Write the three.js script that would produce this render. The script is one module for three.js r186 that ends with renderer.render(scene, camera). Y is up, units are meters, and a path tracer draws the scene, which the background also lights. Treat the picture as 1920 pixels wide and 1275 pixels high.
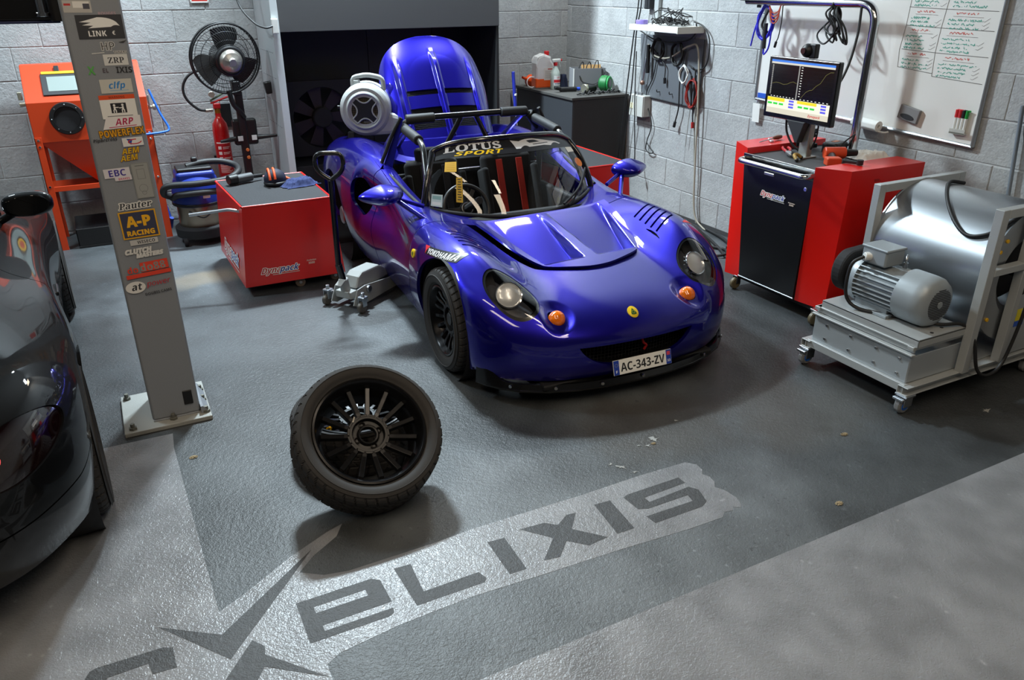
import * as THREE from 'three';
import { RoundedBoxGeometry } from 'three/addons/geometries/RoundedBoxGeometry.js';
import { mergeGeometries, mergeVertices, toCreasedNormals } from 'three/addons/utils/BufferGeometryUtils.js';
import { RectAreaLightUniformsLib } from 'three/addons/lights/RectAreaLightUniformsLib.js';

// ---------- camera, exposure, lamps ----------
const D2R = Math.PI / 180;
const scene = new THREE.Scene();
scene.background = new THREE.Color(0x000000);
const camera = new THREE.PerspectiveCamera(47.18, 1920 / 1275, 0.05, 60);
camera.position.set(-4.534, 1.978, 7.578);
camera.rotation.set(-24.73 * D2R, -27.0 * D2R, -0.25 * D2R, 'YXZ');
const renderer = new THREE.WebGLRenderer({ antialias: true });
renderer.toneMapping = THREE.LinearToneMapping;
renderer.toneMappingExposure = 1.5;
renderer.shadowMap.enabled = true;
RectAreaLightUniformsLib.init();
const CEIL = 4.3;
const COOL = [0.77, 0.92, 1.0], WARM = [1.0, 0.83, 0.63];
// ceiling luminaires: centre x, z, size along x, size along z, luminance, tint, name words
const LAMPS = [
  [-2.95, 0.95, 0.55, 0.26, 680, COOL, 'cool white lamp on the ceiling over the left tail of the blue car'],
  [-1.05, 1.05, 0.55, 0.26, 115, COOL, 'cool white lamp on the ceiling between the blue car and the dark corner cabinet'],
  [-6.2, 1.7, 0.9, 0.30, 95, COOL, 'cool white strip lamp on the ceiling over the nose of the black coupe'],
  [-5.85, 7.3, 0.55, 2.5, 5, WARM, 'broad warm lamp on the ceiling behind the black coupe'],
  [-3.1, 8.3, 0.55, 2.5, 5.5, WARM, 'broad warm lamp on the ceiling in the middle, nearest the front wall'],
  [-4.6, 4.9, 0.22, 1.3, 7, WARM, 'narrow warm lamp on the ceiling over the stack of loose wheels'],
  [-2.75, 6.3, 0.22, 1.3, 13, WARM, 'narrow warm lamp on the ceiling over the painted floor lettering'],
  [-0.55, 0.75, 0.5, 0.5, 16, WARM, 'small square warm lamp on the ceiling in the corner over the dark cabinet'],
];

// ---------- helpers ----------
const rng = (s) => () => { s = (s + 0x6d2b79f5) | 0; let t = Math.imul(s ^ (s >>> 15), 1 | s); t = (t + Math.imul(t ^ (t >>> 7), 61 | t)) ^ t; return ((t ^ (t >>> 14)) >>> 0) / 4294967296; };
const V = (x, y, z) => new THREE.Vector3(x, y, z);
const vs = (a) => a.map((p) => V(...p));
const lerp = (a, b, t) => a + (b - a) * t, clamp = (x, a = 0, b = 1) => Math.min(b, Math.max(a, x));
const sstep = (a, b, x) => { const t = clamp((x - a) / (b - a)); return t * t * (3 - 2 * t); };
const taken = new Map();
function numbered(n) { const k = taken.get(n) ?? 0; taken.set(n, k + 1); return k ? n + '_' + String(k).padStart(3, '0') : n; }
function tag(o, label, category, group) { o.userData.label = label; o.userData.category = category; if (group) o.userData.group = group; return o; }
function shade(o) { o.castShadow = true; o.receiveShadow = true; return o; }
function thing(name, label, category, p = [0, 0, 0], ry = 0, group) {
  const o = new THREE.Group(); o.name = numbered(name); o.position.set(...p); o.rotation.y = ry; scene.add(o); return tag(o, label, category, group);
}
function norm(g) { let q = g.index ? g.toNonIndexed() : g; for (const k of Object.keys(q.attributes)) if (!['position', 'normal', 'uv'].includes(k)) q.deleteAttribute(k); if (!q.attributes.uv) q.setAttribute('uv', new THREE.BufferAttribute(new Float32Array(q.attributes.position.count * 2), 2)); q.morphAttributes = {}; return q; }
const merge = (a) => (Array.isArray(a) ? (a.length === 1 ? a[0] : mergeGeometries(a.map(norm))) : a);
// uv in metres, from the face that each corner looks towards
function metric(g, k = 1) {
  const p = g.attributes.position, n = g.attributes.normal, uv = new Float32Array(p.count * 2);
  for (let i = 0; i < p.count; i++) {
    const x = Math.abs(n.getX(i)), y = Math.abs(n.getY(i)), z = Math.abs(n.getZ(i));
    const [a, b] = y >= x && y >= z ? [p.getX(i), p.getZ(i)] : x >= z ? [p.getZ(i), p.getY(i)] : [p.getX(i), p.getY(i)];
    uv[2 * i] = a * k; uv[2 * i + 1] = b * k;
  }
  g.setAttribute('uv', new THREE.BufferAttribute(uv, 2)); return g;
}
function part(name, geo, mat, parent, label) {
  let g = merge(geo); if (mat.userData.metric) g = metric(g.index ? g.toNonIndexed() : g, mat.userData.metric);
  const m = shade(new THREE.Mesh(g, mat)); m.name = numbered(name); (parent ?? scene).add(m); if (label) m.userData.label = label; return m;
}
function solo(name, geo, mat, label, category, group) { return tag(part(name, geo, mat, scene), label, category, group); }
function struct(name, geo, mat, parent) { const m = part(name, geo, mat, parent); m.userData.kind = 'structure'; return m; }
const mv = (g, x = 0, y = 0, z = 0) => g.translate(x, y, z);
const rot = (g, rx = 0, ry = 0, rz = 0) => { if (rx) g.rotateX(rx); if (ry) g.rotateY(ry); if (rz) g.rotateZ(rz); return g; };
// box from its centre, edges rounded by r
function box(w, h, d, x = 0, y = 0, z = 0, r = 0.004, seg = 1) { r = Math.min(r, w / 2.2, h / 2.2, d / 2.2); return mv(r > 0 ? new RoundedBoxGeometry(w, h, d, seg + 1, r) : new THREE.BoxGeometry(w, h, d), x, y, z); }
const span = (a, b, r = 0.004) => box(b[0] - a[0], b[1] - a[1], b[2] - a[2], (a[0] + b[0]) / 2, (a[1] + b[1]) / 2, (a[2] + b[2]) / 2, r);
// cylinder with bevelled rims, along axis 'x' | 'y' | 'z'
function cyl(r, h, x = 0, y = 0, z = 0, ax = 'y', n = 24, bev = Math.min(r, h) * 0.12, r2 = r) {
  const g = new THREE.LatheGeometry([[0, -h / 2], [r - bev, -h / 2], [r, -h / 2 + bev], [r2, h / 2 - bev], [r2 - bev, h / 2], [0, h / 2]].map((p) => new THREE.Vector2(Math.max(p[0], 0), p[1])), n);
  const c = toCreasedNormals(g, 0.7); if (ax === 'x') c.rotateZ(-Math.PI / 2); if (ax === 'z') c.rotateX(Math.PI / 2); return mv(c, x, y, z);
}
const lathe = (pts, n = 32, crease = 0.7) => toCreasedNormals(new THREE.LatheGeometry(pts.map((p) => new THREE.Vector2(...p)), n), crease);
function tube(pts, r, seg = 0, rs = 8, closed = false, tension = 0.5) {
  const c = new THREE.CatmullRomCurve3(vs(pts), closed, 'catmullrom', tension), n = seg || Math.max(8, pts.length * 6);
  const g = new THREE.TubeGeometry(c, n, r, rs, closed); if (closed) return g;
  return merge([g, ...[[0, 1], [1, -1]].map(([t, s]) => { const q = new THREE.CircleGeometry(r, rs), d = c.getTangentAt(t).multiplyScalar(-s); q.applyQuaternion(new THREE.Quaternion().setFromUnitVectors(V(0, 0, 1), d)); const p = c.getPointAt(t); return q.translate(p.x, p.y, p.z); })]);
}
// straight-sided tube through points with rounded bends
function pipe(pts, r, bend = 0.06, rs = 12) {
  const P = vs(pts), path = new THREE.CurvePath(); let last = P[0];
  for (let i = 1; i < P.length - 1; i++) {
    const a = P[i - 1].clone().sub(P[i]), b = P[i + 1].clone().sub(P[i]), k = Math.min(bend, a.length() / 2.1, b.length() / 2.1);
    const s = P[i].clone().add(a.setLength(k)), e = P[i].clone().add(b.setLength(k));
    path.add(new THREE.LineCurve3(last, s)); path.add(new THREE.QuadraticBezierCurve3(s, P[i], e)); last = e;
  }
  path.add(new THREE.LineCurve3(last, P[P.length - 1]));
  const L = path.getLength();
  return new THREE.TubeGeometry(Object.assign(path, { getTangent: THREE.Curve.prototype.getTangent }), Math.max(10, Math.round(L / 0.02)), r, rs, false);
}
const rod = (a, b, r, n = 10, r2 = r) => { const A = V(...a), B = V(...b), d = B.clone().sub(A), g = cyl(r, d.length(), 0, 0, 0, 'y', n, Math.min(r, r2) * 0.15, r2); g.applyQuaternion(new THREE.Quaternion().setFromUnitVectors(V(0, 1, 0), d.clone().normalize())); A.add(B).multiplyScalar(0.5); return g.translate(A.x, A.y, A.z); };
function shapeOf(pts, holes = []) { const s = new THREE.Shape(pts.map((p) => new THREE.Vector2(...p))); for (const h of holes) s.holes.push(new THREE.Path(h.map((p) => new THREE.Vector2(...p)))); return s; }
function extrude(pts, depth, bevel = 0, holes = []) { const s = pts instanceof THREE.Shape ? pts : shapeOf(pts, holes); return new THREE.ExtrudeGeometry(s, { depth: depth - 2 * bevel, bevelEnabled: bevel > 0, bevelThickness: bevel, bevelSize: bevel, bevelOffset: -bevel, bevelSegments: 2, curveSegments: 16 }).translate(0, 0, bevel); }
const circlePts = (r, n = 32, x = 0, y = 0, ry = r) => Array.from({ length: n }, (_, i) => [x + r * Math.cos(i / n * 2 * Math.PI), y + ry * Math.sin(i / n * 2 * Math.PI)]);
// eight-cornered solid: bottom four then top four, each counter-clockwise seen from above
function hexa(c) {
  const f = [[0, 3, 2, 1], [4, 5, 6, 7], [0, 1, 5, 4], [1, 2, 6, 5], [2, 3, 7, 6], [3, 0, 4, 7]], p = [], n = [];
  for (const q of f) {
    const [A, B, C, D] = q.map((k) => V(...c[k])), at = (u, v) => A.clone().multiplyScalar((1 - u) * (1 - v)).addScaledVector(B, u * (1 - v)).addScaledVector(C, u * v).addScaledVector(D, (1 - u) * v);
    const flat = Math.abs(B.clone().sub(A).cross(C.clone().sub(A)).normalize().dot(D.clone().sub(A))) < 1e-4, N = flat ? 1 : 8;
    const nm = (u, v) => { const du = B.clone().sub(A).multiplyScalar(1 - v).addScaledVector(C.clone().sub(D), v), dv = D.clone().sub(A).multiplyScalar(1 - u).addScaledVector(C.clone().sub(B), u); return du.cross(dv).normalize(); };
    for (let i = 0; i < N; i++) for (let j = 0; j < N; j++) for (const [a, b] of [[0, 0], [1, 0], [1, 1], [0, 0], [1, 1], [0, 1]]) { const u = (i + a) / N, v = (j + b) / N; p.push(...at(u, v).toArray()); n.push(...nm(u, v).toArray()); }
  }
  const g = new THREE.BufferGeometry(); g.setAttribute('position', new THREE.Float32BufferAttribute(p, 3)); g.setAttribute('normal', new THREE.Float32BufferAttribute(n, 3)); return norm(g);
}
// ---------- textures ----------
function dataTex(w, h, fn, srgb = false, repeat = 1) {
  const d = new Uint8Array(w * h * 4);
  for (let y = 0, o = 0; y < h; y++) for (let x = 0; x < w; x++, o += 4) { const c = fn(x / w, y / h, x, y); d[o] = c[0]; d[o + 1] = c[1]; d[o + 2] = c[2]; d[o + 3] = 255; }
  const t = new THREE.DataTexture(d, w, h); t.magFilter = t.minFilter = THREE.LinearFilter; t.wrapS = t.wrapT = THREE.RepeatWrapping; if (srgb) t.colorSpace = THREE.SRGBColorSpace; t.repeat.set(repeat, repeat); t.needsUpdate = true; return t;
}
// tileable value noise
function tileNoise(seed) {
  const r = rng(seed), T = new Float32Array(65536); for (let i = 0; i < 65536; i++) T[i] = r();
  const at = (x, y, n) => T[(((x % n) + n) % n) + (((y % n) + n) % n) * 256];
  return (u, v, n) => { const x = u * n, y = v * n, i = Math.floor(x), j = Math.floor(y), a = x - i, b = y - j, s = a * a * (3 - 2 * a), t = b * b * (3 - 2 * b); return lerp(lerp(at(i, j, n), at(i + 1, j, n), s), lerp(at(i, j + 1, n), at(i + 1, j + 1, n), s), t); };
}
const N1 = tileNoise(11), N2 = tileNoise(12), N3 = tileNoise(13);
const fbm = (N, u, v, n, oct) => { let s = 0, a = 0.5, q = 0; for (let i = 0; i < oct; i++, n *= 2, a /= 2) { s += a * N(u, v, Math.min(n, 256)); q += a; } return s / q; };
const lumpTex = dataTex(512, 512, (u, v) => { const k = 255 * clamp(0.62 * fbm(N1, u, v, 40, 2) + 0.38 * N2(u, v, 150)); return [k, k, k]; });
const rough = (lo, hi, n = 24) => dataTex(256, 256, (u, v) => { const k = 255 * lerp(lo, hi, clamp(1.6 * fbm(N3, u, v, n, 3) - 0.3)); return [k, k, k]; });
const roughSoft = rough(0.35, 0.6), roughWorn = rough(0.5, 0.85, 10);
// ---------- materials ----------
const std = (color, roughness = 0.5, metalness = 0, extra = {}) => new THREE.MeshStandardMaterial({ color, roughness, metalness, ...extra });
const phys = (color, roughness, metalness, extra = {}) => new THREE.MeshPhysicalMaterial({ color, roughness, metalness, ...extra });
const metricMat = (m, k = 1) => { m.userData.metric = k; return m; };
const M = {
  black: std(0x141416, 0.45), blackMatte: std(0x17171a, 0.8), blackGloss: phys(0x0b0b0d, 0.25, 0, { clearcoat: 0.6, clearcoatRoughness: 0.1 }), rubber: std(0x1b1b1c, 0.75), dark: std(0x242529, 0.65),
  cable: std(0x151517, 0.55), steel: std(0xb9bcc0, 0.32, 1), chrome: std(0xd8dadd, 0.12, 1), galv: metricMat(std(0xb2b9be, 0.42, 0.5), 3), greyPaint: metricMat(std(0x868b92, 0.55, 0, { bumpMap: lumpTex, bumpScale: 0.0004 }), 6),
  alu: std(0xa6a8aa, 0.35, 0.9), white: std(0xd9dad6, 0.5), red: phys(0xd6150b, 0.35, 0, { clearcoat: 0.5, clearcoatRoughness: 0.25 }), brass: std(0xb58a3c, 0.35, 1), orange: phys(0xc03a10, 0.42, 0), zinc: std(0xc9c6b4, 0.35, 0.9),
  motor: metricMat(std(0x90989d, 0.38, 0.15), 1), blueCloth: std(0x2a3d74, 0.9), yellow: std(0xe8b312, 0.5), blue: std(0x1440b8, 0.45), greenDark: std(0x176b33, 0.5), paper: std(0xdedfdc, 0.85), greyBox: std(0x707174, 0.7), castGrey: std(0x989a98, 0.5, 0.25),
};
// print on a flat sheet: draw on a canvas of w x h pixels
function print(w, h, draw, extra = {}) {
  const c = document.createElement('canvas'); c.width = w; c.height = h; const g = c.getContext('2d'); draw(g, w, h);
  const t = new THREE.CanvasTexture(c); t.colorSpace = THREE.SRGBColorSpace; t.magFilter = THREE.LinearFilter;
  return std(0xffffff, extra.roughness ?? 0.5, 0, { map: t, ...(extra.clear ? { transparent: true, alphaTest: 0.4 } : {}) });
}
const txt = (g, s, x, y, font, fill, stroke, lw = 4, maxW) => { g.font = font; g.textAlign = 'center'; g.textBaseline = 'middle'; if (stroke) { g.strokeStyle = stroke; g.lineWidth = lw; g.lineJoin = 'round'; g.strokeText(s, x, y, maxW); } g.fillStyle = fill; g.fillText(s, x, y, maxW); };
const plane = (w, h, x = 0, y = 0, z = 0, rx = 0, ry = 0, rz = 0) => mv(rot(new THREE.PlaneGeometry(w, h), rx, ry, rz), x, y, z);
// ---------- the room ----------
// floor: worn grey-blue paint, grain, stains and one painted brown car shadow at their own places (x from -9.2 to 0.2, z from -0.6 to 10.6)
const FX = [-9.4, 0.2], FZ = [-0.4, 10.6];
const blots = [[-4.15, 1.75, 0.42, 0.2, 168, 148, 122, 0.42], [-3.75, 1.7, 0.4, 0.22, 150, 134, 112, 0.35], [-4.75, 1.2, 0.5, 0.3, 52, 52, 52, 0.5], [-4.9, 2.6, 0.55, 0.5, 58, 59, 60, 0.4], [-0.35, 2.35, 0.2, 0.55, 150, 120, 84, 0.45],
  [-2.45, 4.95, 0.5, 0.35, 72, 62, 52, 0.35], [-3.2, 3.05, 0.25, 0.1, 40, 40, 41, 0.6], [-3.9, 2.9, 0.8, 0.5, 118, 122, 126, 0.3], [-4.4, 1.0, 0.6, 0.4, 120, 126, 130, 0.3], [-1.7, 5.2, 0.5, 0.35, 92, 82, 70, 0.25]];  // first entry: shadow at the nose of the blue car, painted brown into the floor
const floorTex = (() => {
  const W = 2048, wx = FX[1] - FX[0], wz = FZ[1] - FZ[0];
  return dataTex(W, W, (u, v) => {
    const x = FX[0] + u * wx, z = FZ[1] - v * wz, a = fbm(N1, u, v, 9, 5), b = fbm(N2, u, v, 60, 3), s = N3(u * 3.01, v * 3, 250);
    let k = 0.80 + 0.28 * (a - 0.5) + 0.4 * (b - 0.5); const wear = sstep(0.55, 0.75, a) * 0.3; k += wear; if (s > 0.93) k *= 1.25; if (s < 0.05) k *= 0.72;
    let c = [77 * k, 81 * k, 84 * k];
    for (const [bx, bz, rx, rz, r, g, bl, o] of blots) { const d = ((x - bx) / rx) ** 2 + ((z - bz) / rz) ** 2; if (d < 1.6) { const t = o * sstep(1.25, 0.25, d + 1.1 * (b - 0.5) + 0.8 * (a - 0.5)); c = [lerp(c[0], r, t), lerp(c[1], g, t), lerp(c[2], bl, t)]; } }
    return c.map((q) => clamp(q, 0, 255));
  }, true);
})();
floorTex.wrapS = floorTex.wrapT = THREE.ClampToEdgeWrapping;
const floorBump = lumpTex.clone(); floorBump.repeat.set(9.6 / 0.5, 11 / 0.5); floorBump.needsUpdate = true;
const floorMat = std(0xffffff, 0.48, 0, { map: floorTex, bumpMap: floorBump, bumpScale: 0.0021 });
const floorGeo = new THREE.BoxGeometry(FX[1] - FX[0], 0.2, FZ[1] - FZ[0]); floorGeo.translate((FX[0] + FX[1]) / 2, -0.1, (FZ[0] + FZ[1]) / 2);
{ const p = floorGeo.attributes.position, uv = floorGeo.attributes.uv; for (let i = 0; i < p.count; i++) uv.setXY(i, (p.getX(i) - FX[0]) / (FX[1] - FX[0]), (FZ[1] - p.getZ(i)) / (FZ[1] - FZ[0])); }
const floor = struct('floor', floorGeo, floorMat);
// painted lettering and fields: thin coats of paint, each its own piece
function coat(name, pts, mat, y, label, holes) {
  const g = shapeOf(pts.map(([x, z]) => [x, -z]), (holes ?? []).map((h) => h.map(([x, z]) => [x, -z]))), e = new THREE.ExtrudeGeometry(g, { depth: 0.0006, bevelEnabled: false }); e.rotateX(-Math.PI / 2).translate(0, y, 0);
  const p = e.attributes.position, uv = e.attributes.uv; for (let i = 0; i < p.count; i++) uv.setXY(i, (p.getX(i) - FX[0]) / (FX[1] - FX[0]), (FZ[1] - p.getZ(i)) / (FZ[1] - FZ[0]));
  const m = part(name, e, mat, floor, label); m.userData.kind = 'structure'; return m;
}
const paintTone = (lo) => { const t = dataTex(1024, 1024, (u, v) => { const a = fbm(N2, u, v, 11, 4), b = fbm(N3, u, v, 90, 2), s = N1(u * 2, v * 2, 255); let k = 0.86 + 0.13 * (a - 0.5) + 0.22 * (b - 0.5); if (s > 0.965) k *= 1.22; return lo.map((q) => clamp(q * k, 0, 255)); }, true); return t; };
const lightPaint = std(0xffffff, 0.34, 0, { map: paintTone([142, 144, 148]), bumpMap: floorBump, bumpScale: 0.0021 });
const darkPaint = std(0xffffff, 0.58, 0, { map: paintTone([70, 71, 73]), bumpMap: floorBump, bumpScale: 0.0021 });
coat('painted_field',[[-4.529,3.954],[-4.537,4.094],[-4.521,4.76],[-4.508,5.286],[-4.414,5.236],[-4.22,5.11],[-4.06,5.03],[-3.995,5.007],[-4.036,5.074],[-4.147,5.148],[-4.214,5.214],[-4.137,5.269],[-4.048,5.289],[-3.703,5.288],[-3.545,5.279],[-3.303,5.282],[-3.046,5.287],[-2.745,5.282],[-2.494,5.291],[-2.459,5.329],[-2.462,5.37],[-2.485,5.40],[-2.470,5.43],[-2.476,5.47],[-2.500,5.50],[-2.478,5.54],[-2.470,5.60],[-2.482,5.64],[-2.50,5.662],[-2.525,5.645],[-2.545,5.662],[-2.58,5.655],[-2.61,5.678],[-2.781,5.675],[-3.109,5.651],[-3.417,5.637],[-3.7,5.62],[-3.972,5.629],[-4.186,5.655],[-4.234,5.683],[-4.25,6.3],[-6.6,6.3],[-6.6,3.9]],lightPaint,0.0002,'light grey painted field around the floor lettering');
coat('painted_field',[[0,5.94],[0,9],[-6.5,9],[-6.5,6.7],[-4.6,6.62],[-3.827,5.961]],lightPaint,0.0002,'light grey painted field along the front of the floor');
coat('painted_letter',[[-4.262,5.368],[-3.99,5.368],[-3.962,5.39],[-3.96,5.512],[-4.205,5.512],[-4.205,5.54],[-3.966,5.543],[-3.97,5.566],[-3.99,5.576],[-4.262,5.572]],darkPaint,0.0009,undefined,[[[-4.211,5.413],[-4.025,5.413],[-4.025,5.446],[-4.211,5.446]]]);
coat('painted_letter',[[-3.898,5.356],[-3.834,5.36],[-3.842,5.518],[-3.626,5.516],[-3.614,5.557],[-3.628,5.575],[-3.888,5.572]],darkPaint,0.0009,undefined);
coat('painted_letter',[[-3.525,5.38],[-3.454,5.386],[-3.46,5.582],[-3.529,5.579]],darkPaint,0.0009,undefined);
coat('painted_letter',[[-3.378,5.368],[-3.271,5.377],[-3.229,5.414],[-3.165,5.374],[-3.124,5.38],[-3.193,5.461],[-3.093,5.568],[-3.184,5.577],[-3.248,5.514],[-3.316,5.583],[-3.381,5.572],[-3.286,5.475]],darkPaint,0.0009,undefined);
coat('painted_letter',[[-3.029,5.369],[-2.954,5.374],[-2.968,5.57],[-3.048,5.569]],darkPaint,0.0009,undefined);
coat('painted_letter',[[-2.892,5.384],[-2.867,5.374],[-2.595,5.373],[-2.595,5.418],[-2.814,5.425],[-2.813,5.459],[-2.6,5.448],[-2.575,5.485],[-2.598,5.565],[-2.638,5.585],[-2.875,5.583],[-2.882,5.532],[-2.648,5.536],[-2.641,5.494],[-2.842,5.494],[-2.884,5.477]],darkPaint,0.0009,undefined);
coat('painted_letter',[[-4.701,5.265],[-4.515,5.399],[-4.144,5.108],[-4.264,5.246],[-4.506,5.52]],darkPaint,0.0009,undefined);
coat('painted_letter',[[-4.429,5.469],[-4.397,5.515],[-4.403,5.55],[-4.243,5.733],[-4.415,5.6],[-4.485,5.708],[-4.582,5.658]],darkPaint,0.0009,undefined);
coat('painted_letter',[[-4.912,5.368],[-4.892,5.36],[-4.695,5.367],[-4.666,5.382],[-4.663,5.475],[-4.735,5.469],[-4.743,5.417],[-4.862,5.419],[-4.895,5.526],[-4.973,5.486]],darkPaint,0.0009,undefined);

const chipMat = std(0x949593, 0.7);
for (const [x, z, r, k] of [[-2.50, 5.07, 0.05, 1], [-2.56, 5.10, 0.03, 2], [-2.60, 5.08, 0.02, 3], [-2.77, 5.19, 0.045, 4], [-2.74, 5.25, 0.03, 5], [-2.80, 5.15, 0.02, 6], [-2.30, 4.98, 0.02, 7], [-0.85, 5.62, 0.05, 8], [-1.12, 5.36, 0.03, 9]]) { const q = rng(k * 31), p = []; for (let i = 0; i < 15; i++) { const a = i / 15 * 6.283, d = 0.75 * r * (0.15 + 0.85 * q() * q()); p.push([x + d * 1.3 * Math.cos(a), z + d * Math.sin(a)]); } coat('paint_chip', p, chipMat, 0.0016); }
// walls of painted concrete blocks, 0.5 x 0.25 m, every block a piece
const wallTex = dataTex(512, 512, (u, v) => { const k = 0.93 + 0.16 * (fbm(N1, u, v, 6, 4) - 0.5) + 0.1 * (fbm(N2, u, v, 90, 2) - 0.5), s = N3(u, v, 200) > 0.975 ? 0.86 : 1; return [176 * k * s, 178 * k * s, 179 * k * s]; }, true);
const wallMat = metricMat(std(0xffffff, 0.72, 0, { map: wallTex, bumpMap: lumpTex, bumpScale: 0.003 }), 1.0);
const jointMat = metricMat(std(0xb2b3b4, 0.85, 0, { bumpMap: lumpTex, bumpScale: 0.003 }), 1.4);
function blockGeo(w, h, t, b, seed) {   // faces +z, bevelled front edges, a few chips
  const r = rng(seed), j = () => (r() - 0.5) * 0.004, X = w / 2, Y = h / 2, bb = () => b * (0.7 + 0.7 * r());
  const o = [[-X, -Y], [X, -Y], [X, Y], [-X, Y]].map(([x, y]) => [x + j(), y + j()]), f = o.map(([x, y]) => [x - Math.sign(x) * bb(), y - Math.sign(y) * bb()]);
  const v = [...o.map((p) => [...p, 0]), ...o.map((p) => [...p, t - b * 0.8]), ...f.map((p) => [...p, t])], P = [];
  const quad = (a, c, d, e) => { for (const k of [a, c, d, a, d, e]) P.push(...v[k]); };
  for (let i = 0; i < 4; i++) { const n = (i + 1) % 4; quad(i, n, n + 4, i + 4); quad(i + 4, n + 4, n + 8, i + 8); } quad(8, 9, 10, 11);
  const g = new THREE.BufferGeometry(); g.setAttribute('position', new THREE.Float32BufferAttribute(P, 3)); g.computeVertexNormals();
  metric(g, 1); const uv = g.attributes.uv, du = r(), dv = r(); for (let i = 0; i < uv.count; i++) uv.setXY(i, uv.getX(i) + du, uv.getY(i) + dv); return g;
}
const blockMat = wallMat.clone(); blockMat.userData = {};
const blockMats = [0xffffff, 0xfafafa, 0xf6f6f7, 0xfcfbfa].map((c) => { const m = blockMat.clone(); m.color.set(c); m.userData = {}; return m; });
const full = Array.from({ length: 6 }, (_, i) => blockGeo(0.496, 0.2455, 0.012, 0.0045, 40 + i)), cache = new Map();
function layBlocks(parent, toWorld, a0, a1, y0, y1, off, first, ry, seed) {  // courses along one axis from a0 to a1
  const r = rng(seed);
  for (let row = 0, y = y0; y < y1 - 0.01; row++, y += 0.25) {
    const h = Math.min(0.25, y1 - y); let s = a0; const ph = off[row % 2];
    let next = a0 + (((ph - a0) % 0.5) + 0.5) % 0.5; if (next - a0 < 0.06) next += 0.5;
    while (s < a1 - 0.02) {
      const e = Math.min(next, a1), w = e - s, key = w.toFixed(3) + h.toFixed(3) + (w > 0.49 ? '' : Math.floor(r() * 2));
      let g; if (w > 0.49 && h > 0.24) g = full[Math.floor(r() * full.length)]; else { if (!cache.has(key)) cache.set(key, blockGeo(w - 0.004, h - 0.0045, 0.012, 0.0045, 900 + cache.size)); g = cache.get(key); }
      const m = shade(new THREE.Mesh(g, blockMats[Math.floor(r() * 4)])); m.name = numbered('block'); const p = toWorld((s + e) / 2, y + h / 2, (r() - 0.5) * 0.003); m.position.set(...p); m.rotation.y = ry; parent.add(m);
      s = e; next += 0.5;
    }
  }
}
const wallR = struct('wall_right', span([-0.003, 0, -0.4], [0.2, CEIL, 10.6], 0), jointMat);
layBlocks(wallR, (z, y, d) => [0.0 + d + 0.004, y, z], -0.0, 7.5, 0, 2.5, [0.08, 0.33], 0, -Math.PI / 2, 5);
const wallB = struct('wall_back', span([-9.4, 0, -0.4], [0.2, CEIL, 0.001], 0), jointMat);
layBlocks(wallB, (x, y, d) => [x, y, d - 0.006], -6.9, -3.18, 0.02, 2.27, [-4.85, -5.08], 0, 0, 6);
layBlocks(wallB, (x, y, d) => [x, y, d - 0.006], -1.6, 0, -0.047 + 0.25, 2.2, [-0.33, -0.08], 0, 0, 7);
const dimMat = metricMat(std(0x3e3f41, 0.9), 1);
struct('wall_left', span([-9.4, 0, -0.4], [-9.2, CEIL, 10.6], 0), dimMat);
struct('wall_front', span([-9.4, 0, 10.4], [0.2, CEIL, 10.6], 0), dimMat);
struct('ceiling', span([-9.4, CEIL, -0.4], [0.2, CEIL + 0.2, 10.6], 0), metricMat(std(0x4a4a4b, 0.9), 1));
// dark skirting of bare block along the foot of the right wall
struct('baseboard_right', span([-0.012, 0, 0], [0.004, 0.035, 7.5], 0.003), std(0x3d3d3e, 0.9));

for (const [x, z, sx, sz, nit, tint, words] of LAMPS) {
  const t = thing('ceiling_lamp', words, 'lamp', [x, CEIL, z]);
  part('housing', [box(sx + 0.08, 0.07, sz + 0.08, 0, -0.036, 0, 0.01)], M.white, t);
  const glow = std(0x000000, 0.6); glow.emissive.setRGB(...tint); glow.emissiveIntensity = Math.min(nit, 4);
  part('diffuser', box(sx, 0.012, sz, 0, -0.077, 0, 0.003), glow, t);
  const l = new THREE.RectAreaLight(0xffffff, nit, sx, sz); l.color.setRGB(...tint); l.position.set(0, -0.088, 0); l.rotation.x = -Math.PI / 2; t.add(l);
}
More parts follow.
